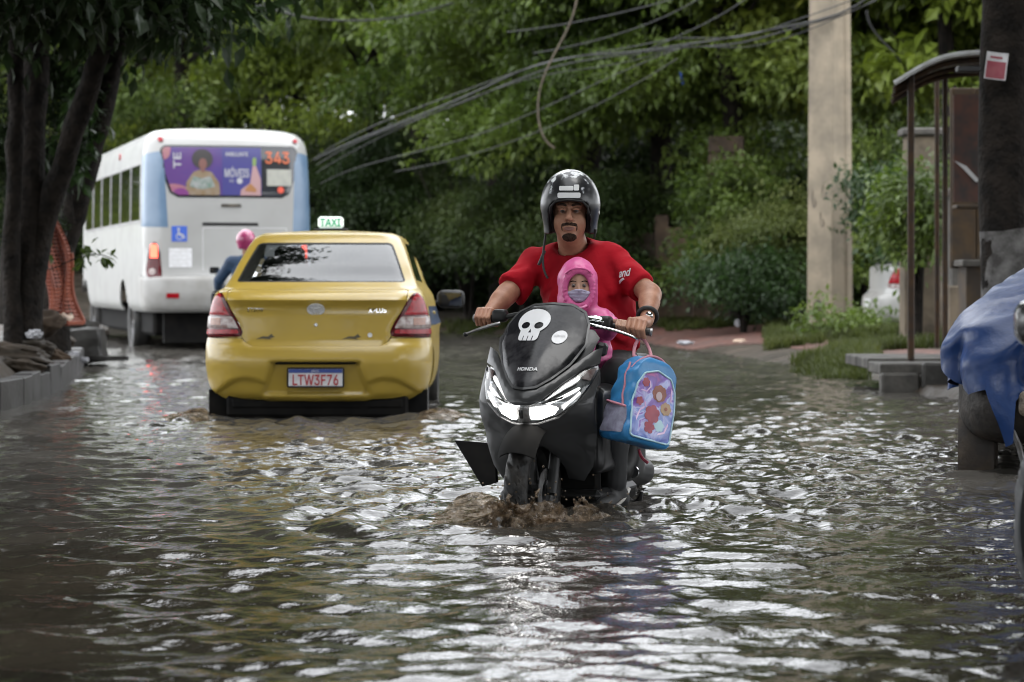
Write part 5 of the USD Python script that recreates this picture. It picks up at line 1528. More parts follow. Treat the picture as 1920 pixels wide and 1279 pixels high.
# splash flap on its right side (left in the photo), footrest and stand on the other
fl_ = [LB(852, 826, 0.42), LB(926, 832, 0.36), LB(930, 905, 0.34), LB(904, 912, 0.36), LB(902, 884, 0.37)]
fm = trimesh.Trimesh(np.vstack([fl_, np.array(fl_) + (0.004, 0.02, 0)]), [(0, 2, 1), (0, 3, 2), (0, 4, 3), (5, 6, 7), (5, 7, 8), (5, 8, 9)] + [(i, (i + 1) % 5, 5 + (i + 1) % 5) for i in range(5)] + [(i, 5 + (i + 1) % 5, 5 + i) for i in range(5)], process=False)
obj('splash_flap', fm, 'under_black', scooter, smooth=False)
obj('footrest', tube(spline([LB(1172, 935, 0.78), LB(1190, 945, 0.76), LB(1203, 922, 0.74)], 8), [0.022, 0.022, 0.02, 0.02, 0.018, 0.016, 0.012, 0.008], 8), 'black_plastic', scooter, smooth=True)
obj('engine_case', nets(lambda p: smin(s_limb(p, (0.11, 0.95, 0.33), (0.12, 1.3, 0.30), 0.075, 0.07), s_box(p, (0.14, 1.05, 0.42), (0.06, 0.1, 0.08), 0.04), 0.04), (0.0, 0.8, 0.15), (0.28, 1.45, 0.55), 0.016, 2), 'black_plastic', scooter, smooth=True)
obj('case_badge', panel(circle(0, 0, 0.03, 20), lambda u, v: LB(1186, 885, 0.95) + np.stack([u, 0 * u, v], -1), 0.02, 0.01, 0.0), 'chrome', scooter)
obj('exhaust', tube(spline([(-0.1, 0.9, 0.22), (-0.2, 1.1, 0.25), (-0.21, 1.55, 0.36)], 12), np.linspace(0.03, 0.055, 12), 14), 'dull_metal', scooter, smooth=True)
obj('tail_light', boxm((0.16, 0.05, 0.06), (0, 1.74, 0.76), bevel=0.02), 'lens_red', scooter)

# ------------------------------------------------------------------ people
mat('skin_tan', (0.342, 0.1758, 0.1121), (0.2565, 0.1216, 0.076), rough=0.5, scale=16, spec=0.3, bump=0.0008, bscale=160)
mat('skin_child', (0.391, 0.2295, 0.1615), (0.357, 0.204, 0.1403), rough=0.48, scale=14, spec=0.35)
mat('lip', (0.17, 0.075, 0.06), rough=0.42)
mat('hair_black', (0.012, 0.008, 0.006), (0.040, 0.024, 0.017), rough=0.8, scale=110, spec=0.08)
mat('eye_white', (0.15, 0.125, 0.11), rough=0.25)
mat('iris_dark', (0.015, 0.009, 0.006), rough=0.15)
mat('shirt_red', (0.304, 0.00456, 0.01216), (0.2356, 0.0038, 0.00988), rough=0.9, scale=5, bump=0.004, bscale=22, spec=0.15)
mat('trouser_black', (0.00912, 0.00912, 0.00988), (0.01444, 0.01444, 0.0152), rough=0.8, scale=6, bump=0.002, bscale=30)
mat('shoe_black', (0.012, 0.012, 0.012), (0.02, 0.02, 0.02), rough=0.55, scale=20)
mat('sole_white', (0.52, 0.51, 0.49), (0.40, 0.38, 0.35), rough=0.6, scale=14)
mat('strap_dark', (0.014, 0.013, 0.013), rough=0.6)
mat('rain_pink', (0.5654, 0.1049, 0.2736), (0.4925, 0.08208, 0.228), rough=0.42, scale=4, bump=0.002, bscale=24)
mat('pink_trim', (0.66, 0.22, 0.40), rough=0.5)
mat('mask_lilac', (0.38, 0.3496, 0.4712), (0.3344, 0.3116, 0.4256), rough=0.8, scale=12)
_mats['helmet_camo'] = usdkit.material(stage, '/World/Looks/helmet_camo', {
    'tc': ('texture_coordinate', {}), 'n': ('noise_texture', {'scale': 26.0, 'detail': 2.0, 'roughness': 0.55}), 'sp': ('separate_xyz', {}),
    'mz': ('map_range', {'from_min': 1.60, 'from_max': 1.74, 'to_min': -0.20, 'to_max': 0.085, 'clamp': True}), 'a': ('math', {'math_type': 'add'}),
    'r': ('rgb_ramp', {'ramp': [(0.50, (0.008, 0.008, 0.009)), (0.54, (0.10, 0.105, 0.115)), (0.58, (0.34, 0.35, 0.36)), (0.64, (0.52, 0.53, 0.53))]}),
    'p': ('principled_bsdf', {'roughness': 0.30, 'coat_weight': 0.15, 'specular_ior_level': 0.35})}, [('tc.object', 'n.vector'), ('tc.object', 'sp.vector'), ('sp.z', 'mz.value'), ('n.fac', 'a.value1'), ('mz.result', 'a.value2'), ('a.value', 'r.fac'), ('r.color', 'p.base_color')], surface='p.BSDF')


def march(f, o, d, n=60):
    """Where rays o + t d first meet f = 0."""
    o, d = np.asarray(o, float), np.asarray(d, float)
    d = d / np.linalg.norm(d)
    t = np.zeros(len(o))
    for _ in range(n):
        t += np.clip(f(o + t[:, None] * d), -0.02, 0.05) * 0.8
    return o + t[:, None] * d


def hand(c, axis_, back, up, wrist, mirror_=1, sc=1.0):
    """A fist closed round a bar: c on the bar's axis, axis_ along the bar away from the thumb, back towards the wrist."""
    a, b, u_ = (np.asarray(k, float) / np.linalg.norm(k) for k in (axis_, back, up))

    def pt(o, deg, r):
        t = math.radians(deg)
        return np.asarray(c) + a * o * sc + (b * math.cos(t) + u_ * math.sin(t)) * r * sc
    segs = []
    for i, (o, ln) in enumerate(((-0.034, 0.96), (-0.011, 1.05), (0.012, 1.0), (0.033, 0.84))):
        ch = [pt(o, 75, 0.040), pt(o, 150 + 8 * ln, 0.037), pt(o, 215 + 15 * ln, 0.031), pt(o, 262 + 22 * ln, 0.027)]
        rr = [0.0115, 0.0105, 0.0095, 0.0085]
        segs += [(ch[k], ch[k + 1], rr[k] * sc, rr[k + 1] * sc) for k in range(3)]
    th = [pt(-0.045, 20, 0.045), pt(-0.062, -30, 0.038), pt(-0.060, -75, 0.033), pt(-0.050, -110, 0.028)]
    segs_t = [(th[k], th[k + 1], (0.0135, 0.0115, 0.010)[k] * sc, (0.0115, 0.010, 0.0085)[k] * sc) for k in range(3)]
    wr = np.asarray(wrist, float)
    palm = [(pt(o, 62, 0.038), wr * 0.45 + pt(o * 0.75, 25, 0.045) * 0.55, 0.0135 * sc, 0.018 * sc) for o in (-0.034, -0.011, 0.012, 0.033)]
    palm += [(pt(-0.02, 25, 0.045), wr, 0.022 * sc, 0.028 * sc), (pt(0.02, 30, 0.045), wr, 0.02 * sc, 0.027 * sc)]

    def f(p):
        d = np.full(len(p), 9.0)
        for A, B, ra, rb in palm:
            d = smin(d, s_limb(p, A, B, ra, rb), 0.010 * sc)
        e = np.full(len(p), 9.0)
        for A, B, ra, rb in segs:
            e = np.minimum(e, s_limb(p, A, B, ra, rb))
        for A, B, ra, rb in segs_t:
            e = np.minimum(e, s_limb(p, A, B, ra, rb))
        return smin(d, e, 0.005 * sc)
    lo = np.minimum(np.asarray(c), wr) - 0.095 * sc
    hi = np.maximum(np.asarray(c), wr) + 0.095 * sc
    return nets(f, lo, hi, 0.0036 * max(sc, 0.7), 1)


rider = thing('person', 'stocky bearded man in a red t-shirt and dark open-face helmet riding the scooter', 'person', (SX, SY, SZ), SR)
HC = LB(1069, 394, 0.66) - (0, 0, 0.012)         # head centre
HR = rotm(0.05, 0.0, math.radians(15.0))
sh = {-1: LB(1004, 496, 0.80), 1: LB(1150, 489, 0.80)}
el = {-1: LB(950, 552, 0.63), 1: LB(1219, 552, 0.66)}
wr = {-1: LB(914, 590, 0.47), 1: LB(1213, 602, 0.47)}
NB0, NB1 = HC + HR @ np.array([0, 0.03, -0.10]), LB(1076, 470, 0.79)


def head_f(p):
    q = (p - HC) @ HR
    x, y, z = q.T
    ax = np.abs(x)
    m = np.stack([ax, y, z], 1)
    d = s_ell(q, (0, 0.012, 0.035), (0.076, 0.098, 0.105))
    d = smin(d, s_ell(q, (0, -0.028, -0.055), (0.074, 0.068, 0.072)), 0.03)
    d = smin(d, s_ell(m, (0.038, -0.052, -0.035), (0.030, 0.034, 0.034)), 0.02)
    d = smin(d, s_ell(q, (0, -0.078, -0.108), (0.030, 0.024, 0.022)), 0.025)
    d = smin(d, s_limb(m, (0.012, -0.090, 0.036), (0.050, -0.080, 0.034), 0.012, 0.010), 0.012)
    d = -smin(-d, s_ell(m, (0.031, -0.104, 0.014), (0.020, 0.016, 0.013)), 0.008)
    d = smin(d, s_limb(q, (0, -0.090, 0.022), (0, -0.116, -0.022), 0.008, 0.0135), 0.012)
    d = smin(d, s_ell(m, (0.014, -0.098, -0.028), (0.011, 0.012, 0.009)), 0.006)
    d = smin(d, s_ell(m, (0.0, -0.092, -0.062), (0.030, 0.014, 0.020)), 0.015)
    d = smin(d, s_ell(m, (0.080, 0.02, -0.005), (0.012, 0.022, 0.032)), 0.006)
    d = smin(d, s_limb(p, NB0, NB1, 0.064, 0.070), 0.03)
    return d


def arms_f(p, pad=0.0):
    d = np.full(len(p), 9.0)
    for sg in (-1, 1):
        a = s_limb(p, sh[sg], el[sg], 0.058 + pad, 0.047 + pad)
        bl = el[sg] * 0.68 + wr[sg] * 0.32
        f = smin(s_limb(p, el[sg], bl, 0.046 + pad, 0.047 + pad), s_limb(p, bl, wr[sg], 0.046 + pad, 0.031 + pad), 0.02)
        d = np.minimum(d, smin(a, f, 0.03))
    return d


def torso_f(p):
    d = s_ell(p, (0.0, 0.86, 0.92), (0.205, 0.165, 0.22))
    d = smin(d, s_ell(p, (0.01, 0.80, 1.06), (0.205, 0.165, 0.20)), 0.08)
    d = smin(d, s_ell(p, (0.005, 0.80, 1.24), (0.205, 0.125, 0.15)), 0.08)
    c = (sh[-1] + sh[1]) / 2
    d = smin(d, s_limb(p, sh[-1] * 0.92 + c * 0.08, sh[1] * 0.92 + c * 0.08, 0.066, 0.066), 0.04)
    d = smin(d, s_limb(p, NB1 + (0, 0.01, 0.0), sh[-1] + (0.02, 0, 0.0), 0.060, 0.050), 0.03)
    d = smin(d, s_limb(p, NB1 + (0, 0.01, 0.0), sh[1] + (-0.02, 0, 0.0), 0.060, 0.050), 0.03)
    return d


bm = nets(lambda p: smin(np.minimum(arms_f(p), 9), torso_f(p) + 0.02, 0.03), (-0.55, 0.38, 0.75), (0.60, 1.08, 1.62), 0.013, 1)
hm = nets(head_f, HC - (0.13, 0.16, 0.27), HC + (0.13, 0.15, 0.17), 0.0048, 1)
ax_ = gripL[1] - gripL[0]
bk = np.array([0, 0.95, 0.25])
cR, cL = (gripR[0] * 0.55 + gripR[1] * 0.45), (gripL[0] * 0.5 + gripL[1] * 0.5)
hR = hand(cR, gripR[0] - gripR[1], bk, (0, -0.25, 0.95), wr[-1])
hL = hand(cL, gripL[1] - gripL[0], bk, (0, -0.25, 0.95), wr[1])
body = obj('body', cat(bm, hm, hR, hL), 'skin_tan', rider, smooth=True)


def hp(x, y, z):
    return HC + HR @ np.array([x, y, z])


for sg in (-1, 1):
    e = trimesh.creation.icosphere(2, 0.0125).apply_translation(hp(sg * 0.031, -0.0855, 0.012))
    eo = obj('eye', e, 'eye_white', rider, smooth=True)
    i_ = trimesh.creation.icosphere(2, 0.0078).apply_translation(hp(sg * 0.0305, -0.0925, 0.0105))
    obj('iris', i_, 'iris_dark', eo, smooth=True)
    obj('eyelid', tube(spline([hp(sg * 0.016, -0.0945, 0.014), hp(sg * 0.030, -0.1005, 0.0195), hp(sg * 0.047, -0.090, 0.014)], 9), 0.0042, 6), 'skin_tan', eo, smooth=True)
    obj('eyebrow', tube(spline([hp(sg * 0.012, -0.103, 0.034), hp(sg * 0.030, -0.101, 0.041), hp(sg * 0.054, -0.086, 0.036)], 9), [0.004, 0.006, 0.0065, 0.0065, 0.0065, 0.006, 0.005, 0.004, 0.003], 6), 'hair_black', rider, smooth=True)


def beard_f(p):
    q = (p - HC) @ HR
    m = np.stack([np.abs(q[:, 0]), q[:, 1], q[:, 2]], 1)
    reg = s_limb(m, (0.0, -0.11, -0.047), (0.030, -0.095, -0.054), 0.0085, 0.008)                   # moustache
    reg = np.minimum(reg, s_limb(m, (0.035, -0.09, -0.06), (0.034, -0.09, -0.092), 0.0035, 0.0045))   # down the sides of the mouth
    reg = np.minimum(reg, s_ell(m, (0.0, -0.092, -0.113), (0.036, 0.045, 0.022)))                   # chin
    reg = np.minimum(reg, s_limb(m, (0.0, -0.11, -0.086), (0.0, -0.11, -0.10), 0.006, 0.010))
    return np.maximum(head_f(p) - 0.0022 - 0.006 * (fbm3(q, 140, 2, 3) - 0.5), reg)


obj('beard', nets(beard_f, HC - (0.10, 0.16, 0.17), HC + (0.10, 0.02, 0.0), 0.0035), 'hair_black', rider, smooth=True)
obj('lips', cat(tube(spline([hp(-0.024, -0.1, -0.068), hp(0, -0.1085, -0.0655), hp(0.024, -0.1, -0.068)], 9), [0.002, 0.003, 0.004, 0.004, 0.004, 0.004, 0.004, 0.003, 0.002], 6), tube(spline([hp(-0.022, -0.1, -0.071), hp(0, -0.108, -0.0755), hp(0.022, -0.1, -0.071)], 9), [0.002, 0.004, 0.005, 0.0055, 0.0055, 0.0055, 0.005, 0.004, 0.002], 6)), 'lip', rider, smooth=True)
# helmet
def helm_out(q):
    return smin(s_ell(q, (0, 0.02, 0.052), (0.134, 0.152, 0.148)), s_limb(q * (1, 0.88, 1), (0, 0.025, 0.02), (0, 0.035, -0.075), 0.131, 0.124), 0.03)


def helmet_f(p):
    q = (p - HC) @ HR
    o = helm_out(q)
    d = np.maximum(o, -(o + 0.026))
    d = np.maximum(d, -s_box(q, (0, -0.17, -0.075), (0.094, 0.165, 0.135), 0.055))
    return np.maximum(d, -(q[:, 2] + 0.098))


hel = obj('helmet', nets(helmet_f, HC - (0.19, 0.20, 0.17), HC + (0.19, 0.23, 0.24), 0.0058, 1), 'helmet_camo', rider, smooth=True)


def liner_f(p):
    q = (p - HC) @ HR
    o = helm_out(q) + 0.022
    d = np.maximum(o, -(o + 0.025))
    d = np.maximum(d, -s_box(q, (0, -0.17, -0.075), (0.086, 0.165, 0.128), 0.05))
    return np.maximum(d, -(q[:, 2] + 0.088))


obj('helmet_liner', nets(liner_f, HC - (0.18, 0.19, 0.15), HC + (0.18, 0.21, 0.22), 0.007, 1), 'strap_dark', hel, smooth=True)
hd_ = HR @ np.array([0, 1.0, 0])


def HS(u, v):
    u, v = np.asarray(u, float), np.asarray(v, float)
    o = HC + np.stack([u, np.full_like(u, -0.25), v], -1) @ HR.T
    return march(lambda p: helm_out((p - HC) @ HR), o, hd_)


obj('helmet_sticker', panel(rounded(sbox(-0.052, 0.070, 0.052, 0.094), 0.007), HS, 0.012, 0.001, 0.002), 'decal_white', hel)
obj('helmet_sticker', panel(rounded(sbox(-0.045, 0.104, 0.020, 0.124), 0.005), HS, 0.012, 0.001, 0.002), 'grey_print', hel)
obj('helmet_sticker', panel(rounded(sbox(0.022, 0.104, 0.045, 0.130), 0.004), HS, 0.012, 0.001, 0.002), 'grey_print', hel)
obj('visor_trim', tube([HS(np.array([0.0]) + u, np.array([0.0]) + v)[0] for u, v in [(-0.088, 0.0), (-0.084, 0.03), (-0.06, 0.055), (0, 0.062), (0.06, 0.055), (0.084, 0.03), (0.088, 0.0)]], 0.006, 6), 'black_plastic', hel, smooth=True)
for sg in (-1, 1):
    obj('helmet_stud', lathe([(0, 0.004), (0.009, 0.003), (0.010, 0), (0, 0)], 12, 'x').apply_translation(hp(sg * 0.132, 0.0, 0.0)), 'dull_metal', hel)
# loose chin straps hanging over the shirt
obj('chin_strap', tube(spline([LB(1024, 428, 0.66), LB(1021, 455, 0.655), LB(1018, 492, 0.645), LB(1027, 522, 0.635)], 20), 0.0055, 6), 'strap_dark', hel, smooth=True)
obj('chin_strap', tube(spline([LB(1021, 470, 0.65), LB(1014, 488, 0.65), LB(1010, 497, 0.645)], 8), 0.0075, 6), 'strap_dark', hel, smooth=True)
obj('chin_strap', tube(spline([LB(1117, 430, 0.68), LB(1114, 447, 0.69)], 4), 0.006, 6), 'strap_dark', hel, smooth=True)


def wrinkle(p):
    n = fbm3(p * (1, 1, 0.7), 7, 3, 21) - 0.5
    rid = 1 - np.abs(2 * meshkit.noise(p @ rotm(0.5, 0.3, 0.4) * (13, 13, 5.5), 23) - 1)
    diag = np.sin((p[:, 2] * 1.0 + np.abs(p[:, 0] - 0.02) * 1.5 + 0.10 * n) * 44)
    sag = np.exp(-((p[:, 2] - 0.98) / 0.14) ** 2)
    arm = np.exp(-((np.abs(p[:, 0]) - 0.17) / 0.05) ** 2 - ((p[:, 2] - 1.22) / 0.10) ** 2)
    return 0.030 * n - 0.026 * (rid - 0.5) * (0.5 + sag + arm) + 0.010 * diag * (sag + arm)


cutp = {}
for sg in (-1, 1):
    d_ = (el[sg] - sh[sg]) / np.linalg.norm(el[sg] - sh[sg])
    cutp[sg] = (sh[sg] + d_ * np.linalg.norm(el[sg] - sh[sg]) * 0.80, d_)


def shirt_f(p):
    d = torso_f(p) - 0.010
    for sg in (-1, 1):
        e2 = sh[sg] + (el[sg] - sh[sg]) * 1.1
        s = s_limb(p, sh[sg], e2, 0.070, 0.069) - 0.004 * np.sin(fbm3(p, 9, 2, 31) * 16)
        s = np.maximum(s, (p - cutp[sg][0]) @ cutp[sg][1])
        d = smin(d, s, 0.03)
        d = np.maximum(d, np.where((p[:, 0] * sg > 0.22), (p - cutp[sg][0]) @ cutp[sg][1], -9))
    d = d + wrinkle(p)
    d = np.maximum(d, -(p[:, 2] - 0.79 - 0.02 * np.sin(p[:, 0] * 25)))
    nk = (p - (NB1 + np.array([0.0, -0.045, 0.030])))
    d = np.maximum(d, -(np.linalg.norm(nk / (0.088, 0.10, 0.062), axis=1) - 1) * 0.06)
    return d


shm = nets(shirt_f, (-0.55, 0.55, 0.74), (0.60, 1.10, 1.52), 0.0095, 1)
shirt = obj('t_shirt', shm, 'shirt_red', rider, smooth=True)
for sg in (-1, 1):
    c_, d_ = cutp[sg]
    t1 = np.cross(d_, (0, 0, 1.0))
    t1 /= np.linalg.norm(t1)
    t2 = np.cross(d_, t1)
TXo = LB(1133, 512, 0.5)


def SHS(u, v):
    u, v = np.asarray(u, float), np.asarray(v, float)
    o = np.stack([TXo[0] + u, np.full_like(u, 0.50), TXo[2] + v + 0.15 * u], -1)
    return march(shirt_f, o, (0.31, 0.95, 0))


obj('shirt_print', text_on('and', 0.034, SHS, 0.06, 0.002, bold=True), 'decal_white', shirt)
obj('shirt_print', panel(P2((-0.03, -0.045), (0.01, -0.030), (0.0, -0.022), (-0.03, -0.032)), SHS, 0.012, 0.001, 0.003), 'decal_white', shirt)


# trousers, shoes
kn = {-1: np.array([-0.20, 0.50, 0.70]), 1: LB(1158, 705, 0.52)}
ft = {-1: np.array([-0.20, 0.50, 0.34]), 1: LB(1150, 905, 0.50)}


def trouser_f(p):
    d = s_ell(p, (0, 0.90, 0.84), (0.20, 0.17, 0.13))
    for sg in (-1, 1):
        d = smin(d, s_limb(p, (sg * 0.11, 0.90, 0.83), kn[sg], 0.105, 0.075), 0.05)
        d = smin(d, s_limb(p, kn[sg], ft[sg], 0.075, 0.058), 0.03)
    return d + 0.016 * (fbm3(p, 9, 3, 41) - 0.5)


obj('trousers', nets(trouser_f, (-0.36, 0.35, 0.22), (0.40, 1.12, 1.0), 0.0135, 1), 'trouser_black', rider, smooth=True)
for sg in (-1, 1):
    h0, t0 = ft[sg] + (0, 0.06, -0.075), ft[sg] + np.array([0.015 * sg - 0.035 * (sg > 0), -0.19, -0.095])

    def shoe_f(p):
        d = s_limb(p, h0, t0, 0.045, 0.042)
        d = smin(d, s_limb(p, ft[sg], h0, 0.052, 0.05), 0.04)
        return np.maximum(d, -(p[:, 2] - (min(h0[2], t0[2]) - 0.030)))
    s_ = obj('shoe', nets(shoe_f, np.minimum(h0, t0) - 0.09, np.maximum(ft[sg], h0) + 0.09, 0.009, 1), 'shoe_black', rider, smooth=True)
    pl_ = LineString([(h0[0], h0[1]), (t0[0], t0[1])]).buffer(0.050)
    sole = trimesh.creation.extrude_polygon(pl_, 0.024, engine='earcut')
    sole.apply_translation((0, 0, min(h0[2], t0[2]) - 0.05))
    obj('sole', sole, 'sole_white', s_)
    if sg > 0:
        obj('shoe_stripe', tube(spline([t0 + (0.046, 0.07, -0.005), (h0 + t0) / 2 + (0.05, 0.03, -0.005), h0 + (0.045, 0.03, 0.04)], 10), np.linspace(0.004, 0.012, 10), 6), 'sole_white', s_, smooth=True)
# watch on the wrist at right, dark with a steel case
wa = wr[1] * 0.8 + el[1] * 0.2
wd = (wr[1] - el[1]) / np.linalg.norm(wr[1] - el[1])
u1 = np.cross(wd, (0, 1.0, 0))
u1 /= np.linalg.norm(u1)
u2 = np.cross(wd, u1)
wt_ = tube([wa + 0.043 * (math.cos(a) * u1 + math.sin(a) * u2) for a in np.linspace(0, 2 * np.pi, 25)], 0.010, 8)
wo = obj('wristwatch', wt_, 'strap_dark', rider, smooth=True)
obj('watch_case', trimesh.creation.icosphere(2, 0.019).apply_scale((1, 0.6, 1)).apply_translation(wa + np.array([0.018, -0.042, 0.0])), 'chrome', wo, smooth=True)

# the child
child = thing('person', 'small child in a pink hooded raincoat and face mask seated before the rider', 'person', (SX, SY, SZ), SR)
CC = LB(1084, 536, 0.50)
CR = rotm(0.0, 0, math.radians(20))
csh = {-1: CC + (-0.10, 0.03, -0.17), 1: CC + (0.10, 0.03, -0.17)}
chd = {1: LB(1158, 606, 0.36), -1: LB(1062, 606, 0.36)}
cel = {1: LB(1142, 620, 0.45), -1: CC + (-0.13, 0.0, -0.27)}


def chead_f(p):
    q = (p - CC) @ CR
    m = np.stack([np.abs(q[:, 0]), q[:, 1], q[:, 2]], 1)
    d = s_ell(q, (0, 0.01, 0.018), (0.064, 0.078, 0.078))
    d = smin(d, s_ell(q, (0, -0.022, -0.032), (0.052, 0.050, 0.048)), 0.025)
    d = smin(d, s_ell(m, (0.030, -0.042, -0.022), (0.024, 0.022, 0.024)), 0.015)
    d = -smin(-d, s_ell(m, (0.024, -0.077, 0.002), (0.015, 0.011, 0.009)), 0.006)
    d = smin(d, s_limb(q, (0, -0.068, 0.0), (0, -0.080, -0.020), 0.006, 0.009), 0.008)
    d = smin(d, s_limb(p, CC + (0, 0.02, -0.04), CC + (0, 0.035, -0.14), 0.036, 0.04), 0.02)
    return d


chm = nets(chead_f, CC - (0.1, 0.12, 0.16), CC + (0.1, 0.12, 0.12), 0.0042, 1)
ch_hand = hand(LB(1166, 612, 0.345), ax_, bk, (0, -0.25, 0.95), LB(1150, 605, 0.41), sc=0.58)
carm = nets(lambda p: np.minimum(s_limb(p, cel[1], LB(1150, 605, 0.41), 0.026, 0.02), s_limb(p, CC + (0, 0.035, -0.12), CC + (0, 0.05, -0.4), 0.04, 0.07)), CC - (0.2, 0.2, 0.45), CC + (0.3, 0.2, 0.05), 0.012, 1)
obj('body', cat(chm, ch_hand, carm), 'skin_child', child, smooth=True)


def cp(x, y, z):
    return CC + CR @ np.array([x, y, z])


for sg in (-1, 1):
    eo = obj('eye', trimesh.creation.icosphere(2, 0.0092).apply_translation(cp(sg * 0.024, -0.0635, 0.001)), 'eye_white', child, smooth=True)
    obj('iris', trimesh.creation.icosphere(2, 0.0062).apply_translation(cp(sg * 0.024, -0.0685, -0.0005)), 'iris_dark', eo, smooth=True)
    obj('eyebrow', tube(spline([cp(sg * 0.012, -0.074, 0.018), cp(sg * 0.024, -0.0735, 0.0215), cp(sg * 0.038, -0.064, 0.018)], 7), 0.0024, 6), 'hair_black', child, smooth=True)


def mask_f(p):
    q = (p - CC) @ CR
    d = np.maximum(chead_f(p) - 0.007, -(chead_f(p) - 0.001))
    pl = 0.003 * np.sin(q[:, 2] * 420)
    d = d + pl * 0.4
    return np.maximum(np.maximum(d, q[:, 2] + 0.014 + 1.2 * np.maximum(0, np.abs(q[:, 0]) - 0.012) * 0.25), np.maximum(-(q[:, 2] + 0.074), q[:, 1] + 0.018))


obj('face_mask', nets(mask_f, CC - (0.09, 0.12, 0.1), CC + (0.09, 0.02, 0.02), 0.0036), 'mask_lilac', child, smooth=True)
obj('hair', nets(lambda p: np.maximum(chead_f(p) - 0.006, np.maximum(-((p - CC) @ CR)[:, 2] + 0.052, -0.2 - p[:, 1] * 0)), CC - (0.09, 0.12, 0.0), CC + (0.09, 0.12, 0.12), 0.006), 'hair_black', child, smooth=True)


def coat_f(p):
    q = (p - CC) @ CR
    m = np.stack([np.abs(q[:, 0]), q[:, 1], q[:, 2]], 1)
    # hood
    o = smin(s_ell(q, (0, 0.025, 0.008), (0.092, 0.105, 0.125)), s_ell(q, (0, 0.02, -0.075), (0.086, 0.09, 0.07)), 0.04)
    o = o + 0.018 * (fbm3(q, 16, 3, 51) - 0.5)
    h = np.maximum(o, -(o + 0.016))
    h = np.maximum(h, -s_ell(q, (0, -0.12, -0.012), (0.061, 0.11, 0.080)))
    rim = np.abs(np.linalg.norm(np.stack([q[:, 0] / 0.066, (q[:, 2] + 0.012) / 0.086], 1), axis=1) - 1) * 0.055
    rimd = np.hypot(rim, q[:, 1] + 0.058 + 0.25 * np.abs(q[:, 2] + 0.012) * 0.2) - 0.0105 - 0.0025 * np.sin(np.arctan2(q[:, 2], q[:, 0]) * 26)
    h = smin(h, rimd, 0.01)
    # body and sleeves
    b = s_ell(p, CC + (0.0, 0.06, -0.30), (0.135, 0.10, 0.20))
    for sg in (-1, 1):
        b = smin(b, s_limb(p, CC + (0, 0.04, -0.13), csh[sg], 0.05, 0.055), 0.04)
        b = smin(b, s_limb(p, csh[sg], cel[sg], 0.058, 0.050), 0.03)
    b = smin(b, s_limb(p, cel[1], cel[1] * 0.35 + LB(1150, 605, 0.41) * 0.65, 0.05, 0.04), 0.02)
    b = smin(b, s_limb(p, cel[-1], chd[-1], 0.05, 0.038), 0.02)
    b = b + 0.045 * (fbm3(p, 11, 3, 52) - 0.5)
    return smin(h, b, 0.015)


coat = obj('raincoat', nets(coat_f, CC - (0.26, 0.24, 0.52), CC + (0.28, 0.22, 0.17), 0.0062, 1), 'rain_pink', child, smooth=True)
obj('neck_tie', cat(tube(spline([cp(-0.03, -0.075, -0.09), cp(0.0, -0.085, -0.1), cp(0.035, -0.075, -0.088)], 8), 0.006, 6), tube(spline([cp(0, -0.085, -0.1), cp(0.018, -0.09, -0.13), cp(0.045, -0.085, -0.165)], 8), 0.005, 6), tube(spline([cp(0, -0.085, -0.1), cp(-0.012, -0.09, -0.125), cp(0.0, -0.09, -0.16)], 8), 0.005, 6)), 'pink_trim', coat, smooth=True)
obj('peak', tube(spline([cp(-0.060, -0.055, 0.050), cp(-0.035, -0.085, 0.073), cp(0, -0.095, 0.080), cp(0.035, -0.085, 0.073), cp(0.060, -0.055, 0.050)], 14), 0.0055, 8), 'rain_pink', coat, smooth=True)

# ------------------------------------------------------------------ the backpack hanging from the left handlebar
mat('bag_blue', (0.03192, 0.1824, 0.383), (0.01824, 0.1277, 0.301), rough=0.42, scale=5, bump=0.002, bscale=30)
mat('bag_mesh', (0.1976, 0.1976, 0.2584), (0.152, 0.1444, 0.2052), rough=0.7, scale=40)
mat('bag_pale', (0.34, 0.50, 0.56), rough=0.5)
mat('bag_pink', (0.46, 0.20, 0.24), (0.38, 0.15, 0.2), rough=0.6, scale=12)
_mats['bag_print'] = usdkit.material(stage, '/World/Looks/bag_print', {
    'tc': ('texture_coordinate', {}), 'n': ('noise_texture', {'scale': 11.0, 'detail': 3.0, 'distortion': 1.6}), 'sp': ('separate_xyz', {}), 'm': ('math', {'math_type': 'multiply_add', 'value2': 0.9, 'value3': 0.0}),
    'r': ('rgb_ramp', {'ramp': [(0.22, (0.10, 0.13, 0.36)), (0.36, (0.16, 0.22, 0.50)), (0.46, (0.34, 0.36, 0.58)), (0.54, (0.16, 0.07, 0.36)), (0.66, (0.10, 0.03, 0.23)), (0.78, (0.34, 0.05, 0.22))]}),
    'p': ('principled_bsdf', {'roughness': 0.35})}, [('tc.object', 'n.vector'), ('tc.object', 'sp.vector'), ('sp.z', 'm.value1'), ('n.fac', 'm.value3'), ('m.value', 'r.fac'), ('r.color', 'p.base_color')], surface='p.BSDF')
mat('print_auburn', (0.228, 0.0532, 0.019), (0.1672, 0.038, 0.0152), rough=0.4, scale=18)
mat('print_red', (0.2584, 0.0152, 0.038), (0.2052, 0.0114, 0.038), rough=0.4, scale=16)
mat('print_pale', (0.4408, 0.3192, 0.304), (0.38, 0.2888, 0.304), rough=0.4, scale=16)
mat('print_tan', (0.3192, 0.1976, 0.0988), (0.2584, 0.152, 0.076), rough=0.4, scale=16)
mat('print_pinkwhite', (0.62, 0.45, 0.62), (0.45, 0.25, 0.5), rough=0.4, scale=16)
bag0 = at(1205, 752, 11.28)
BGR = rotm(0, math.radians(14), 0)
bag = thing('backpack', "child's blue and pink school backpack hanging from the scooter's left handlebar", 'backpack', bag0, 33)


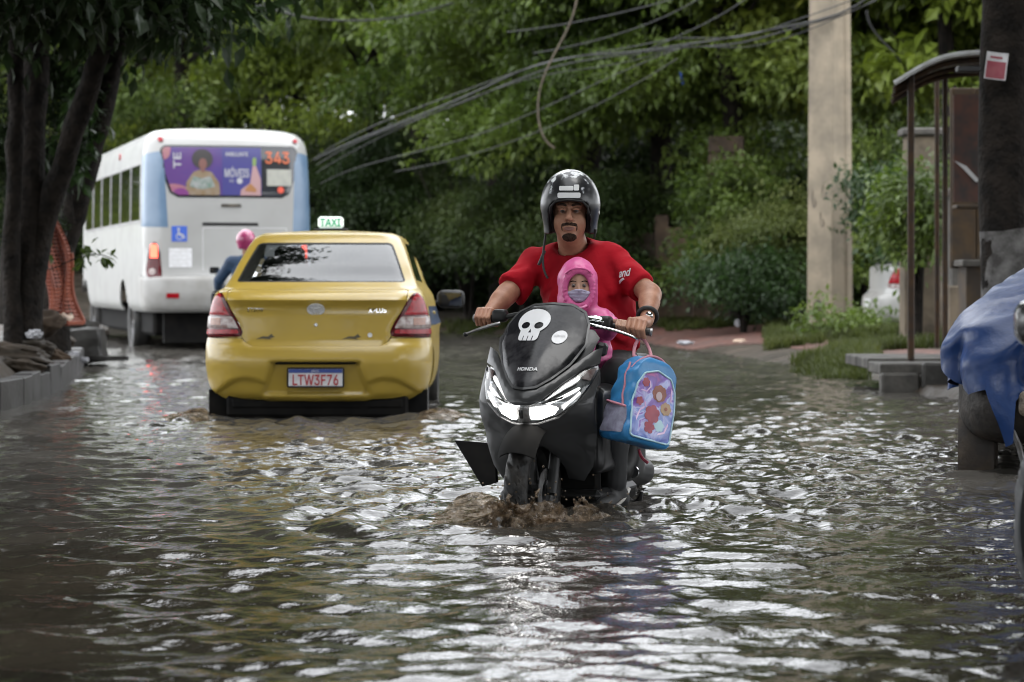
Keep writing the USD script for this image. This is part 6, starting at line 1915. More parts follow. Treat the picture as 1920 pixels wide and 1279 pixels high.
def bag_f(p):
    q = p @ BGR
    t = np.clip((0.20 - q[:, 2]) / 0.4, 0, 1)
    hx = 0.125 + 0.012 * t
    hy = 0.060 + 0.048 * t
    a = np.abs(q[:, 0]) - (hx - 0.035)
    b = np.abs(q[:, 1] - 0.03 * 0) - (hy - 0.035)
    c = np.abs(q[:, 2]) - (0.195 - 0.035)
    d = np.sqrt(np.maximum(a, 0) ** 2 + np.maximum(b, 0) ** 2 + np.maximum(c, 0) ** 2) + np.minimum(np.maximum(np.maximum(a, b), c), 0) - 0.035
    # arched top
    arch = np.linalg.norm(np.stack([q[:, 0] / 0.145, np.maximum(q[:, 2] - 0.02, 0) / 0.178], 1), axis=1) - 1
    d = np.maximum(d, arch * 0.12)
    side_ = np.clip(np.abs(q[:, 1]) / 0.08, 0, 1)
    return d + 0.014 * (fbm3(q * (1, 1, 0.6), 14, 3, 61) - 0.5) + 0.004 * np.sin(q[:, 2] * 70 + q[:, 1] * 50) * (q[:, 0] < -0.1)


obj('main_body', nets(bag_f, (-0.2, -0.16, -0.24), (0.2, 0.16, 0.24), 0.0065, 1), 'bag_blue', bag, smooth=True)
bdir = BGR @ np.array([0, 1.0, 0])


def BS(u, v):
    u, v = np.asarray(u, float), np.asarray(v, float)
    o = np.stack([u, np.full_like(u, -0.22), v], -1) @ BGR.T
    return march(bag_f, o, bdir)


def BSS(u, v):
    """The bag's side that looks left: u runs backward."""
    u, v = np.asarray(u, float), np.asarray(v, float)
    o = np.stack([np.full_like(u, -0.3), u, v], -1) @ BGR.T
    return march(bag_f, o, BGR @ np.array([1.0, 0, 0]))


pp_ = rounded([(-0.108, -0.170), (0.112, -0.170), (0.118, -0.02), (0.108, 0.06), (0.075, 0.115), (0.0, 0.138), (-0.07, 0.115), (-0.103, 0.06), (-0.112, -0.02)], 0.02)
fp = obj('printed_panel', panel(pp_, BS, 0.014, 0.006, 0.004, bev=0.003), 'bag_print', bag, smooth=60)


def petal(cx, cy, r, n, rin, ph=0):
    u = circle(cx, cy, rin, 18)
    for k in range(n):
        a = 2 * np.pi * k / n + ph
        u = u.union(circle(cx + r * 0.62 * math.cos(a), cy + r * 0.62 * math.sin(a), r * 0.45, 14))
    return u


for poly, m_, lf in ((petal(0.022, 0.040, 0.036, 8, 0.026), 'print_auburn', 0.0055), (circle(0.020, 0.028, 0.016, 18, 0.020), 'print_pale', 0.0075), (petal(-0.004, -0.058, 0.040, 6, 0.026, 0.4), 'print_red', 0.0055), (petal(-0.012, -0.115, 0.028, 5, 0.018, 0.1), 'print_red', 0.0055),
                     (petal(0.066, -0.020, 0.028, 7, 0.017), 'print_tan', 0.0055), (circle(0.066, -0.02, 0.008), 'print_auburn', 0.0075), (petal(-0.078, -0.012, 0.019, 5, 0.010), 'print_red', 0.0055), (petal(0.04, -0.10, 0.026, 6, 0.016, 0.2), 'bag_pale', 0.0055),
                     (petal(-0.06, 0.075, 0.020, 6, 0.010, 0.3), 'print_red', 0.0055), (LineString([(0.088, 0.01), (0.086, 0.075)]).buffer(0.004), 'print_pinkwhite', 0.0055), (LineString([(-0.09, -0.10), (-0.07, -0.05), (-0.045, -0.03), (-0.05, -0.005)]).buffer(0.0035), 'print_pinkwhite', 0.0055), (LineString([(0.03, -0.14), (0.07, -0.125), (0.09, -0.08)]).buffer(0.004), 'print_pinkwhite', 0.0055), (LineString([(-0.085, 0.04), (-0.05, 0.035), (-0.03, 0.06), (-0.04, 0.09)]).buffer(0.003), 'print_pinkwhite', 0.0055)):
    obj('printed_flower', panel(poly.intersection(pp_.buffer(-0.006)), BS, 0.01, 0.0005, lf), m_, fp, smooth=True)
pr = np.array(pp_.exterior.coords)
obj('piping', tube(BS(pr[:, 0], pr[:, 1]) - bdir * 0.003, 0.0045, 6, caps=False), 'bag_pale', bag, smooth=True)
obj('zip', tube(BSS(np.array([-0.045, -0.03, -0.025, -0.02, -0.01, 0.0]), np.array([-0.05, 0.0, 0.05, 0.09, 0.125, 0.15])), 0.006, 6), 'bag_pink', bag, smooth=True)
topz = [BGR @ np.array([x, -0.02 - 0.01 * math.cos(x * 9), 0.2 * math.sqrt(max(0, 1 - (x / 0.142) ** 2)) - 0.0]) for x in np.linspace(-0.11, 0.06, 12)]
obj('zip', tube(topz, 0.006, 6), 'bag_pink', bag, smooth=True)
obj('side_pocket', panel(rounded([(-0.085, -0.165), (0.075, -0.165), (0.07, -0.03), (-0.075, -0.05)], 0.012), BSS, 0.02, 0.006, 0.012, bev=0.006, flip=True), 'bag_mesh', bag, smooth=60)
obj('pocket_hem', tube(BSS(np.linspace(-0.078, 0.07, 9), np.linspace(-0.05, -0.03, 9)) + BGR @ np.array([-0.013, 0, 0]), 0.006, 6), 'bag_pink', bag, smooth=True)
def bagpt(px, py, d):
    q = at(px, py, d) - bag0
    r = rotm(0, 0, math.radians(-33))
    return r @ q


obj('carry_loop', tube(spline([bagpt(1193, 668, 11.33), bagpt(1192, 645, 11.40), bagpt(1203, 634, 11.43), bagpt(1213, 645, 11.42), bagpt(1214, 668, 11.35)], 16), 0.008, 6), 'bag_pink', bag, smooth=True)
obj('shoulder_strap', tube(spline([bagpt(1168, 815, 11.36), bagpt(1130, 780, 11.40), bagpt(1108, 765, 11.42), bagpt(1112, 745, 11.42)], 14), 0.012, 6), 'bag_pink', bag, smooth=True)
obj('shoulder_strap', tube(spline([bagpt(1198, 842, 11.36), bagpt(1204, 858, 11.36), bagpt(1215, 868, 11.35)], 10), 0.007, 6), 'print_red', bag, smooth=True)

# ------------------------------------------------------------------ the motorcyclist ahead of the taxi
MX, MY, MZ = (464 - 960) / FPX * 32.0, 32.0, -0.10
mat('helmet_pink', (0.3192, 0.038, 0.1216), (0.2736, 0.0304, 0.0988), rough=0.25, scale=6, coat=0.6)
mat('jacket_blue', (0.0228, 0.057, 0.114), (0.0152, 0.038, 0.0836), rough=0.7, scale=6, bump=0.003, bscale=18)
moto = thing('motorcycle', 'dark motorcycle ahead of the taxi, its mirror and handlebar showing at left', 'motorcycle', (MX, MY, MZ), 6)
for y_, nm in ((0.0, 'rear_wheel'), (1.28, 'front_wheel')):
    t_ = lathe([(0.21, -0.04)] + [(0.24 + 0.055 * math.cos(a), 0.055 * math.sin(a)) for a in np.linspace(-2, 2, 9)] + [(0.21, 0.04)], 36, 'x')
    t_.apply_translation((0, y_, 0.29))
    w__ = obj(nm, t_, 'rubber', moto)
    r__ = lathe([(0, 0.04), (0.04, 0.04), (0.05, 0.01), (0.2, 0.01), (0.215, 0.035), (0.215, -0.035), (0, -0.035)], 28, 'x')
    r__.apply_translation((0, y_, 0.29))
    obj('rim', r__, 'dull_metal', w__)
obj('frame', nets(lambda p: smin(s_box(p, (0, 0.55, 0.52), (0.12, 0.32, 0.16), 0.08), s_limb(p, (0, 0.6, 0.72), (0, 1.0, 0.82), 0.13, 0.13), 0.08), (-0.3, 0.1, 0.25), (0.3, 1.2, 1.0), 0.03, 1), 'black_paint', moto, smooth=True)
obj('seat', nets(lambda p: s_box(p, (0, 0.28, 0.76), (0.13, 0.40, 0.05), 0.045), (-0.2, -0.2, 0.65), (0.2, 0.75, 0.86), 0.025, 1), 'seat_vinyl', moto, smooth=True)
obj('rear_mudguard', tube(spline([(0, -0.05, 0.68), (0, -0.28, 0.58), (0, -0.36, 0.40)], 8), 0.06, 8), 'black_plastic', moto, smooth=True)
obj('tail_light', boxm((0.12, 0.05, 0.07), (0, -0.2, 0.68), bevel=0.02), 'lens_red', moto)
obj('fork', cat(*[tube([(s_ * 0.09, 1.28, 0.29), (s_ * 0.09, 1.02, 0.95)], 0.025, 8) for s_ in (-1, 1)] + [boxm((0.22, 0.06, 0.05), (0, 1.04, 0.90))]), 'dull_metal', moto)
hbm = [(-0.40, 0.80, 1.02), (-0.25, 0.92, 1.05), (0, 0.98, 0.99), (0.25, 0.92, 1.05), (0.40, 0.80, 1.02)]
obj('handlebar', tube(spline(hbm, 20), 0.013, 8), 'black_plastic', moto, smooth=True)
for sg in (-1, 1):
    obj('mirror_stalk', tube(spline([(sg * 0.27, 0.92, 1.05), (sg * 0.34, 0.92, 1.14), (sg * 0.41, 0.90, 1.22)], 8), 0.008, 6), 'black_plastic', moto)
    mi = obj('mirror', nets(lambda p: s_box(p, (sg * 0.42, 0.90, 1.27), (0.065, 0.025, 0.045), 0.024), (sg * 0.42 - 0.09, 0.84, 1.2), (sg * 0.42 + 0.09, 0.96, 1.34), 0.01), 'black_plastic', moto, smooth=True)
    obj('mirror_glass', boxm((0.105, 0.005, 0.07), (sg * 0.42, 0.873, 1.27), rot=(0.1, 0, 0), bevel=0.002), 'car_glass', mi)
mp2 = thing('person', 'motorcyclist in a pink helmet and blue jacket seen from behind, left of the taxi', 'person', (MX, MY, MZ), 6)
hc2 = np.array([-0.02, 0.38, 1.63])


def m_body(p, pad=0.0):
    d = s_ell(p, (0, 0.25, 0.92), (0.18, 0.15, 0.14))
    d = smin(d, s_ell(p, (0, 0.29, 1.14), (0.19, 0.13, 0.22)), 0.08)
    d = smin(d, s_limb(p, (-0.19, 0.34, 1.36), (0.19, 0.34, 1.36), 0.075, 0.075), 0.06)
    d = smin(d, s_limb(p, (0, 0.34, 1.36), hc2, 0.06, 0.055), 0.03)
    for sg in (-1, 1):
        d = smin(d, s_limb(p, (sg * 0.20, 0.35, 1.35), (sg * 0.36, 0.48, 1.14), 0.062, 0.05), 0.03)
        d = smin(d, s_limb(p, (sg * 0.36, 0.48, 1.14), (sg * 0.37, 0.76, 1.04), 0.048, 0.036), 0.02)
        d = smin(d, s_limb(p, (sg * 0.11, 0.27, 0.88), (sg * 0.20, 0.68, 0.80), 0.09, 0.07), 0.04)
        d = smin(d, s_limb(p, (sg * 0.20, 0.68, 0.80), (sg * 0.19, 0.52, 0.38), 0.065, 0.045), 0.03)
        d = smin(d, s_limb(p, (sg * 0.19, 0.50, 0.34), (sg * 0.19, 0.68, 0.30), 0.045, 0.038), 0.02)
    return d - pad


mh = [hand((sg * 0.37, 0.815, 1.025), (sg, -0.6, 0.0), (0, -1, 0.1), (0, 0.1, 1), (sg * 0.37, 0.745, 1.045)) for sg in (-1, 1)]
obj('body', cat(nets(m_body, (-0.5, -0.0, 0.2), (0.5, 0.9, 1.8), 0.022, 1), *mh), 'skin_tan', mp2, smooth=True)
obj('jacket', nets(lambda p: np.maximum(m_body(p, 0.016) + 0.02 * (fbm3(p, 8, 2, 71) - 0.5), np.maximum(np.maximum(0.86 - p[:, 2], p[:, 2] - 1.46), np.where(p[:, 2] < 1.0, np.abs(p[:, 0]) - 0.24, -9))), (-0.55, 0.0, 0.8), (0.55, 0.76, 1.52), 0.016, 1), 'jacket_blue', mp2, smooth=True)
obj('trousers', nets(lambda p: np.maximum(m_body(p, 0.014) + 0.015 * (fbm3(p, 8, 2, 72) - 0.5), np.maximum(p[:, 2] - 0.92, np.where(np.abs(p[:, 0]) > 0.30, p[:, 2] * 0 + 1, -9))), (-0.34, 0.0, 0.22), (0.34, 0.85, 0.95), 0.02, 1), 'trouser_black', mp2, smooth=True)
h2 = obj('helmet', nets(lambda p: np.maximum(smin(s_ell(p, hc2 + (0, 0, 0.03), (0.118, 0.14, 0.125)), s_limb(p, hc2, hc2 - (0, 0, 0.06), 0.115, 0.10), 0.03), -(p[:, 2] - hc2[2] + 0.10)), hc2 - 0.2, hc2 + 0.2, 0.014, 1), 'helmet_pink', mp2, smooth=True)
obj('visor', nets(lambda p: np.maximum(np.abs(s_ell(p, hc2 + (0, 0, 0.02), (0.121, 0.144, 0.125))) - 0.006, np.maximum(-(p[:, 1] - hc2[1] - 0.04), np.abs(p[:, 2] - hc2[2] - 0.0) - 0.05)), hc2 - 0.2, hc2 + 0.2, 0.012), 'tinted', h2, smooth=True)

# ------------------------------------------------------------------ water thrown up by the front wheel
_mats['splash_water'] = usdkit.material(stage, '/World/Looks/splash_water', {
    'g': ('geometry', {}), 'n': ('noise_texture', {'scale': 19.0, 'detail': 5.0, 'roughness': 0.6}), 'f': ('rgb_ramp', {'ramp': [(0.34, (0.04, 0.04, 0.04)), (0.50, (0.22, 0.22, 0.22)), (0.66, (0.70, 0.70, 0.70))]}),
    'r': ('rgb_ramp', {'ramp': [(0.35, (0.035, 0.025, 0.017)), (0.65, (0.115, 0.088, 0.062))]}), 'b': ('bump', {'strength': 1.0, 'distance': 0.008}),
    'p': ('principled_bsdf', {'roughness': 0.05, 'ior': 1.5}), 't': ('transparent_bsdf', {'color': (0.80, 0.74, 0.66)}), 'm': ('mix_closure', {})},
    [('g.position', 'n.vector'), ('n.fac', 'b.height'), ('b.normal', 'p.normal'), ('n.fac', 'r.fac'), ('r.color', 'p.base_color'), ('n.fac', 'f.fac'), ('f.color', 'm.fac'), ('t.BSDF', 'm.closure1'), ('p.BSDF', 'm.closure2')], surface='m.closure')


def W(px, py, d):
    return at(px, py, d)


def splash_mesh(f, lo, hi, h=0.009):
    return nets(f, lo, hi, h, 1)


rsp = np.random.default_rng(97)
# left dome
dc = W(893, 985, 10.88)
blobsA = [(dc + (0.0, 0, 0.03), (0.13, 0.12, 0.115)), (dc + (-0.09, 0.02, -0.01), (0.10, 0.10, 0.075)), (dc + (0.09, 0.0, 0.02), (0.07, 0.08, 0.09)), (dc + (-0.16, 0.0, -0.03), (0.10, 0.10, 0.05))]


def dome_f(p):
    d = np.full(len(p), 9.0)
    for c, r in blobsA:
        d = smin(d, s_ell(p, c, r), 0.03)
    return d + 0.035 * (fbm3(p, 11, 2, 81) - 0.5) + 0.022 * (np.abs(fbm3(p, 30, 2, 82) - 0.5)) * 2


sp1 = thing('splash', 'muddy dome of water thrown up left of the front tyre', 'splash', (0, 0, 0), 0, None)
obj('water_mass', splash_mesh(dome_f, dc - (0.32, 0.2, 0.12), dc + (0.22, 0.2, 0.2)), 'splash_water', sp1, smooth=True)
# right sheet: a torn crest in front of the scooter
crest = spline([W(960, 972, 10.80), W(985, 955, 10.78), W(1020, 948, 10.82), W(1060, 952, 10.88), W(1100, 958, 10.98), W(1140, 972, 11.1), W(1172, 992, 11.2)], 24)


def sheet_f(p):
    d = np.full(len(p), 9.0)
    for k in range(23):
        a, b = crest[k], crest[k + 1]
        d = smin(d, s_limb(p, a, b, 0.018, 0.018), 0.02)
        d = smin(d, s_limb(p, a, a * (1, 1, 0) + (0, -0.05, -0.02), 0.014, 0.035), 0.02)
    return d + 0.075 * (fbm3(p, 12, 3, 83) - 0.47) + 0.03 * np.abs(fbm3(p, 30, 2, 84) - 0.5)


sp2 = thing('splash', 'torn brown sheet of water curling in front of the scooter floorboard', 'splash', (0, 0, 0), 0, None)
obj('water_mass', splash_mesh(sheet_f, crest.min(0) - (0.1, 0.16, 0.18), crest.max(0) + (0.1, 0.12, 0.10)), 'splash_water', sp2, smooth=True)
strands = []
for a, m, b, r in [((944, 940), (925, 960), (935, 1010), .010), ((958, 930), (952, 965), (945, 1005), .008), ((962, 945), (975, 960), (990, 950), .012), ((918, 950), (930, 985), (934, 1018), .009), ((985, 985), (1010, 975), (1060, 985), .012), ((985, 986), (975, 995), (965, 1000), .010), ((930, 960), (940, 968), (950, 955), .008), ((1075, 945), (1090, 938), (1110, 946), .007), ((1000, 945), (1003, 930), (1008, 922), .005)]:
    p = spline([W(*a, 10.76), W(*m, 10.74), W(*b, 10.76)], 18)
    p = p + 0.008 * rsp.normal(0, 1, p.shape)
    strands.append(tube(p, r * (0.6 + 0.8 * rsp.random(18)), 7))
obj('strand', cat(*strands), 'splash_water', sp2, smooth=True, kind='stuff')
dr = []
for k in range(420):
    px, py = rsp.normal(985, 95), rsp.normal(972, 32)
    d = rsp.uniform(10.65, 11.1)
    q = W(px, py, d)
    if q[2] > 0.0:
        dr.append(trimesh.creation.icosphere(1, rsp.uniform(0.0018, 0.0055)).apply_translation(q))
obj('droplet', cat(*dr), 'splash_water', sp2, smooth=True, kind='stuff')
# churned water round the taxi's rear wheels
for lb, x0 in (('low churned wave beside the right rear wheel of the taxi', -0.52), ('low churned wave beside the left rear wheel of the taxi', -2.38)):
    c = np.array([x0, 18.85, -0.01])
    t_ = thing('splash', lb, 'splash', (0, 0, 0))
    obj('water_mass', nets(lambda p: s_ell(p, c, (0.22, 0.4, 0.09)) + 0.13 * (fbm3(p, 7, 3, 85) - 0.45), c - (0.4, 0.6, 0.12), c + (0.4, 0.6, 0.22), 0.02, 1), 'splash_water', t_, smooth=True)
# ------------------------------------------------------------------ pole, cables, kiosk, walls, kerbs, rubble
mat('concrete', (0.2565, 0.2138, 0.1568), (0.1615, 0.1378, 0.1045), rough=0.85, scale=1.6, bump=0.008, bscale=18, spec=0.25)
mat('concrete_wet', (0.07904, 0.07296, 0.06384), (0.04256, 0.03952, 0.03526), rough=0.5, scale=3.5, bump=0.008, bscale=26, rough2=0.75, spec=0.3)
mat('stone_dark', (0.03618, 0.03405, 0.03065), (0.01915, 0.01788, 0.01617), rough=0.55, scale=4.5, bump=0.008, bscale=24, spec=0.3)
mat('kerb_pale', (0.0665, 0.06384, 0.06384), (0.03192, 0.03032, 0.02926), rough=0.45, scale=3.5, bump=0.006, bscale=24)
mat('pillar_tan', (0.15, 0.12, 0.085), (0.085, 0.07, 0.052), rough=0.85, scale=2.5, bump=0.008, bscale=18, spec=0.25)
mat('wall_brown', (0.076, 0.05168, 0.0342), (0.0342, 0.02508, 0.01824), rough=0.85, scale=1.8, bump=0.01, bscale=14, spec=0.2)
mat('paver_red', (0.095, 0.03648, 0.02584), (0.057, 0.02736, 0.02128), rough=0.5, scale=5, bump=0.004, bscale=30, rough2=0.7)
mat('pink_soil', (0.2052, 0.1368, 0.1064), (0.1216, 0.0836, 0.0646), rough=0.7, scale=4, bump=0.015, bscale=18)
mat('rusty_steel', (0.045, 0.022, 0.008), (0.022, 0.014, 0.009), rough=0.6, scale=9, bump=0.002, bscale=40, spec=0.3)
mat('roof_sheet', (0.2554, 0.2614, 0.2614), (0.1459, 0.1429, 0.1368), rough=0.4, scale=2.4, metal=0.2)
mat('roof_rim', (0.46, 0.47, 0.47), (0.36, 0.36, 0.35), rough=0.5, scale=6)
mat('cable_black', (0.014, 0.014, 0.015), rough=0.45)
mat('cable_grey', (0.022, 0.022, 0.023), rough=0.5)
mat('vine', (0.085, 0.066, 0.045), (0.05, 0.04, 0.028), rough=0.8, scale=10)
mat('orange_net', (0.231, 0.04675, 0.01375), (0.1815, 0.033, 0.011), rough=0.6, scale=5)
mat('litter_white', (0.418, 0.418, 0.4408), (0.3192, 0.3192, 0.342), rough=0.35, scale=6)
mat('litter_cream', (0.55, 0.42, 0.32), (0.42, 0.32, 0.25), rough=0.6, scale=6)
mat('poster_red', (0.2432, 0.038, 0.0608), (0.2888, 0.076, 0.0912), rough=0.6, scale=8)
mat('poster_dark', (0.02, 0.016, 0.015), (0.07, 0.025, 0.015), rough=0.5, scale=5)
mat('poster_scarlet', (0.34, 0.015, 0.022), rough=0.5)
mat('wood_dark', (0.055, 0.03, 0.008), (0.025, 0.016, 0.009), rough=0.7, scale=4, bump=0.004, bscale=20)
mat('whitewash', (0.15, 0.145, 0.14), (0.03, 0.027, 0.025), rough=0.8, scale=5, bump=0.012, bscale=24, ramp=(0.3, 0.6))

# utility pole: square shaft, tapered, one face with a shallow channel, set corner-on
pp0 = at(1556, 612, 40.0)
gz = float(ground_z(pp0[0], 40.0))
pole = thing('utility_pole', 'tall square concrete utility pole standing in the grass on the right', 'pole', (pp0[0], 40.0, gz), 45)
V, F = [], []
n_ = 26
for i in range(n_):
    h = -0.3 + i * 0.42
    w = 0.268 - 0.0022 * i
    c = 0.028
    ring_ = [(-w + c, -w), (w * -0.45, -w), (w * -0.30, -w + 0.035), (w * 0.30, -w + 0.035), (w * 0.45, -w), (w - c, -w), (w, -w + c), (w, w - c), (w - c, w), (-w + c, w), (-w, w - c), (-w, -w + c)]
    V.append(np.array([(a, b, h) for a, b in ring_]))
pm = trimesh.Trimesh(np.vstack(V), grid_faces(n_, 12, wrap=True), process=False)
obj('shaft', pm, 'concrete', pole, smooth=20)
mat('scrawl', (0.05, 0.04, 0.032), rough=0.8)
for zz, hh, uu in ((2.05, 0.30, -0.10), (1.72, 0.26, 0.06), (2.15, 0.26, 0.10)):
    PF = lambda u, v, zz=zz, uu=uu: np.stack([np.full_like(u, -0.272 + 0.0022 * (zz + 0.3) / 0.42), -(uu + u), zz + v], -1)
    sc = LineString([(-0.03, hh / 2), (-0.045, 0), (-0.02, -hh / 2), (0.03, -hh / 2 + 0.05), (0.01, 0.02)]).buffer(0.008)
    obj('scrawl', panel(sc, PF, 0.05, 0.0005, 0.003, flip=False), 'scrawl', pole)
obj('base_patch', panel(circle(0, 0, 0.11, 20, 0.17), lambda u, v: np.stack([np.full_like(u, -0.272), -(u - 0.02), 0.30 + v], -1), 0.05, 0.0005, 0.004), 'scrawl', pole)


def cable(label, pts, r, m='cable_black', n=40, group='cables strung from the utility pole', name='cable', cat_='cable'):
    p = np.array([at(*q) for q in pts])
    return obj(name, tube(spline(p, n), r, 6), m, None, smooth=True, label=label, cat=cat_, group=group)


MAIN = [(1640, -14, 39.0), (1590, 14, 39.3), (1480, 52, 40), (1380, 72, 40.6), (1290, 78, 41.2), (1200, 96, 41.8), (1040, 118, 43), (900, 165, 44.5), (740, 232, 46.5), (590, 305, 49)]
for i, (dx, dy, r) in enumerate([(0, 0, .017), (6, 7, .013), (-4, -6, .009), (3, 14, .008)]):
    cable(['thickest cable of the bundle running left from the pole', 'second cable just under the thickest one of the bundle', 'upper cable of the bundle running left from the pole', 'lowest cable of the sagging bundle'][i],
          [(a + dx, b + dy + 5 * math.sin(k * 1.9 + i), d) for k, (a, b, d) in enumerate(MAIN)], r, 'cable_grey' if i < 2 else 'cable_black')
for i, (lb, pts, r) in enumerate([
        ('thin cable fanning up from the bundle to the top edge near the pole', [(1420, -20, 40), (1330, 40, 40.8), (1240, 82, 41.5), (1180, 110, 42)], .009),
        ('thin cable climbing from the bundle above the rider', [(1330, -15, 40.5), (1260, 25, 41.2), (1120, 75, 42.4), (1000, 100, 43.4)], .008),
        ('topmost thin cable of the fan over the rider', [(1290, -10, 41), (1180, 20, 41.9), (1060, 45, 42.8), (950, 60, 43.8)], .008),
        ('faint cable sloping down to the left above the taxi', [(1290, 85, 41), (1100, 165, 42.4), (930, 240, 44), (760, 290, 46.2), (600, 345, 49)], .008),
        ('lowest faint cable sloping left behind the rider helmet', [(1270, 110, 41), (1060, 225, 42.8), (900, 285, 44.5), (740, 322, 46.5)], .008)]):
    cable(lb, pts, r)
cable('pale cable slung across the top left treetops', [(420, -22, 42), (470, 3, 42.5), (540, 26, 43), (620, 38, 44), (690, 38, 45), (760, 30, 46), (850, 5, 47)], .02, 'cable_grey', group=None)
cable('short pale cable hanging in the leaves right of the pole', [(1625, 20, 41), (1640, 60, 41.2), (1672, 95, 41.4), (1695, 128, 41.5)], .02, 'cable_grey', group=None)
cable('dark cable at the top right corner by the tree trunk', [(1860, -20, 22.8), (1885, 25, 22.8), (1925, 60, 22.8)], .012, 'cable_grey', group=None)
cable('thin brown vine hanging in a long curve above the rider', [(1082, -10, 42), (1068, 45, 42), (1030, 120, 42), (1011, 175, 42), (1010, 225, 42), (1020, 258, 42), (1040, 278, 42)], .018, 'vine', group=None, name='vine', cat_='vine')
tx = thing('cable_tag', 'small blue plastic strip dangling below the cable bundle', 'strip', at(1275, 150, 44.5))
obj('strip', tube([(0, 0, 0.18), (0.03, 0, 0.0), (0.08, 0, -0.12)], 0.02, 6), 'sign_blue', tx)

# red-brown pavement, pink soil along the shore
def sheet(name, m, poly_px, step, label, lift=0.012, kind='structure'):
    q = [at(px, 527, d)[:2] for px, d in poly_px]
    return obj(name, panel(Polygon(q), lambda u, v: np.stack([u, v, ground_z(u, v)], -1), step, 0.03, lift), m, None, smooth=60, label=label, kind=kind)


sheet('pavement', 'paver_red', [(1150, 45.5), (1130, 41.5), (1280, 38.0), (1445, 36.5), (1500, 33.5), (1600, 29.5), (1720, 26.6), (1800, 26.6), (1800, 29.5), (1640, 32.5), (1520, 36.5), (1460, 41), (1440, 45)], 0.3, 'wet red-brown pavement along the right shore')
sheet('soil', 'pink_soil', [(1490, 27.5), (1560, 25.6), (1625, 24.3), (1640, 25.2), (1600, 26.4), (1540, 27.6)], 0.15, 'pinkish bare soil at the water edge left of the kerb stones', 0.02)

# right kerb: platform of slabs with kerb stones along its front
kb_ = thing('kerb', 'dark stone kerb and slab platform under the kiosk posts', 'kerb', (0, 0, 0))
kb_.SetCustomDataByKey('kind', 'structure')
rgk = np.random.default_rng(55)
x = 3.36
for i, L in enumerate((0.36, 0.55, 0.62, 0.5, 0.7, 0.7)):
    w = 0.17
    o = 0.03 * rgk.normal()
    obj('kerb_stone', boxm((L - 0.012, w, 0.42), (x + L / 2, 23.3 + o * 0.5 + (0.08 if i == 0 else 0), 0.07 + 0.01 * rgk.normal() - (0.06 if i == 0 else 0)), rot=(0, 0.02 * rgk.normal(), 0.03 * rgk.normal()), bevel=0.02), 'stone_dark' if i % 3 else 'concrete_wet', kb_)
    x += L
for i in range(3):
    for j in range(4):
        obj('slab', boxm((0.82, 0.82, 0.10), (3.78 + 0.83 * j, 23.83 + 0.83 * i, 0.235 + 0.008 * rgk.normal()), bevel=0.01), 'concrete_wet', kb_)

# left kerb: pale stones in a row along the bank
lk = thing('kerb', 'row of pale stone kerb blocks holding the left bank, joints showing', 'kerb', (0, 0, 0))
lk.SetCustomDataByKey('kind', 'structure')
y = 15.5
while y < 33:
    L = 0.88 + 0.14 * rgk.normal()
    xa, xb = edge_l(y), edge_l(y + L)
    a = math.atan2(xb - xa, L)
    obj('kerb_stone', boxm((0.17, L * 0.985 / math.cos(a) - 0.015, 0.55), ((xa + xb) / 2 + 0.03, y + L / 2, -0.045 + 0.012 * rgk.normal()), rot=(0, 0.02 * rgk.normal(), -a), bevel=0.008), 'kerb_pale', lk)
    y += L

# rubble and litter on the left bank
def rock(name, label, px, py, d, size, m, seed, cat_, group=None, sq=0.0):
    rg = np.random.default_rng(seed)
    c = at(px, py, d)
    t = trimesh.creation.icosphere(3, 1.0) if not sq else boxm((2, 2, 2), bevel=0.12).subdivide().subdivide().subdivide()
    v = np.array(t.vertices)
    v = v * (1 + 0.95 * (fbm3(v, 2.1, 4, seed) - 0.5)[:, None] * (1 - 0.75 * sq))
    v = v * np.asarray(size) / 2 @ rotm(*(0.25 * rg.normal(0, 1, 3) * (1 - sq * 0.7))).T
    return obj(name, trimesh.Trimesh(v + c, t.faces, process=False), m, None, smooth=45 if not sq else 25, label=label, cat=cat_, group=group)


rock('concrete_block', 'large dark concrete block lying at the left water edge', 148, 650, 31.5, (0.62, 0.9, 0.42), 'stone_dark', 61, 'block', sq=1.0)
rock('concrete_block', 'flat broken slab lying behind the dark block on the left bank', 120, 618, 32.5, (0.75, 0.9, 0.16), 'stone_dark', 62, 'block', sq=1.0)
GR = 'stones heaped on the left bank'
for i, (lb, px, py, d, sz) in enumerate([
        ('wide brown stone beside the foot of the dark trunk', 72, 612, 25.6, (0.5, 0.5, 0.26)), ('long slanting stone at the left edge of the bank', 14, 664, 23.2, (0.75, 0.5, 0.22)),
        ('dark stone in the middle of the heap', 62, 655, 25.0, (0.42, 0.4, 0.2)), ('low stone just above the kerb blocks', 95, 668, 25.9, (0.4, 0.35, 0.16)),
        ('reddish stone left of the large dark block', 122, 642, 29.0, (0.22, 0.25, 0.16)), ('small stone nearest the kerb at the picture edge', 35, 690, 22.8, (0.42, 0.3, 0.16)),
        ('flat stone between trunk and kerb', 40, 676, 23.8, (0.5, 0.4, 0.16)), ('small dark stone behind the slab by the bus wheel', 186, 622, 33.0, (0.25, 0.3, 0.16))]):
    rock('stone', lb, px, py, d, sz, 'earth' if i % 3 else 'wall_brown', 70 + i, 'stone', GR)
rock('plank', 'dark wet plank floating at the corner of the large block', 198, 672, 31.0, (0.55, 0.14, 0.06), 'stone_dark', 64, 'plank', sq=1.0)


def crumple(name, label, px, py, d, size, m, seed, cat_):
    c = at(px, py, d)
    t = trimesh.creation.icosphere(3, 1.0)
    v = np.array(t.vertices)
    v = v * (1 + 0.9 * (np.abs(fbm3(v, 2.4, 3, seed) - 0.5) * 2 - 0.3)[:, None]) * np.asarray(size) / 2
    return obj(name, trimesh.Trimesh(v + c, t.faces, process=False), m, None, smooth=False, label=label, cat=cat_)


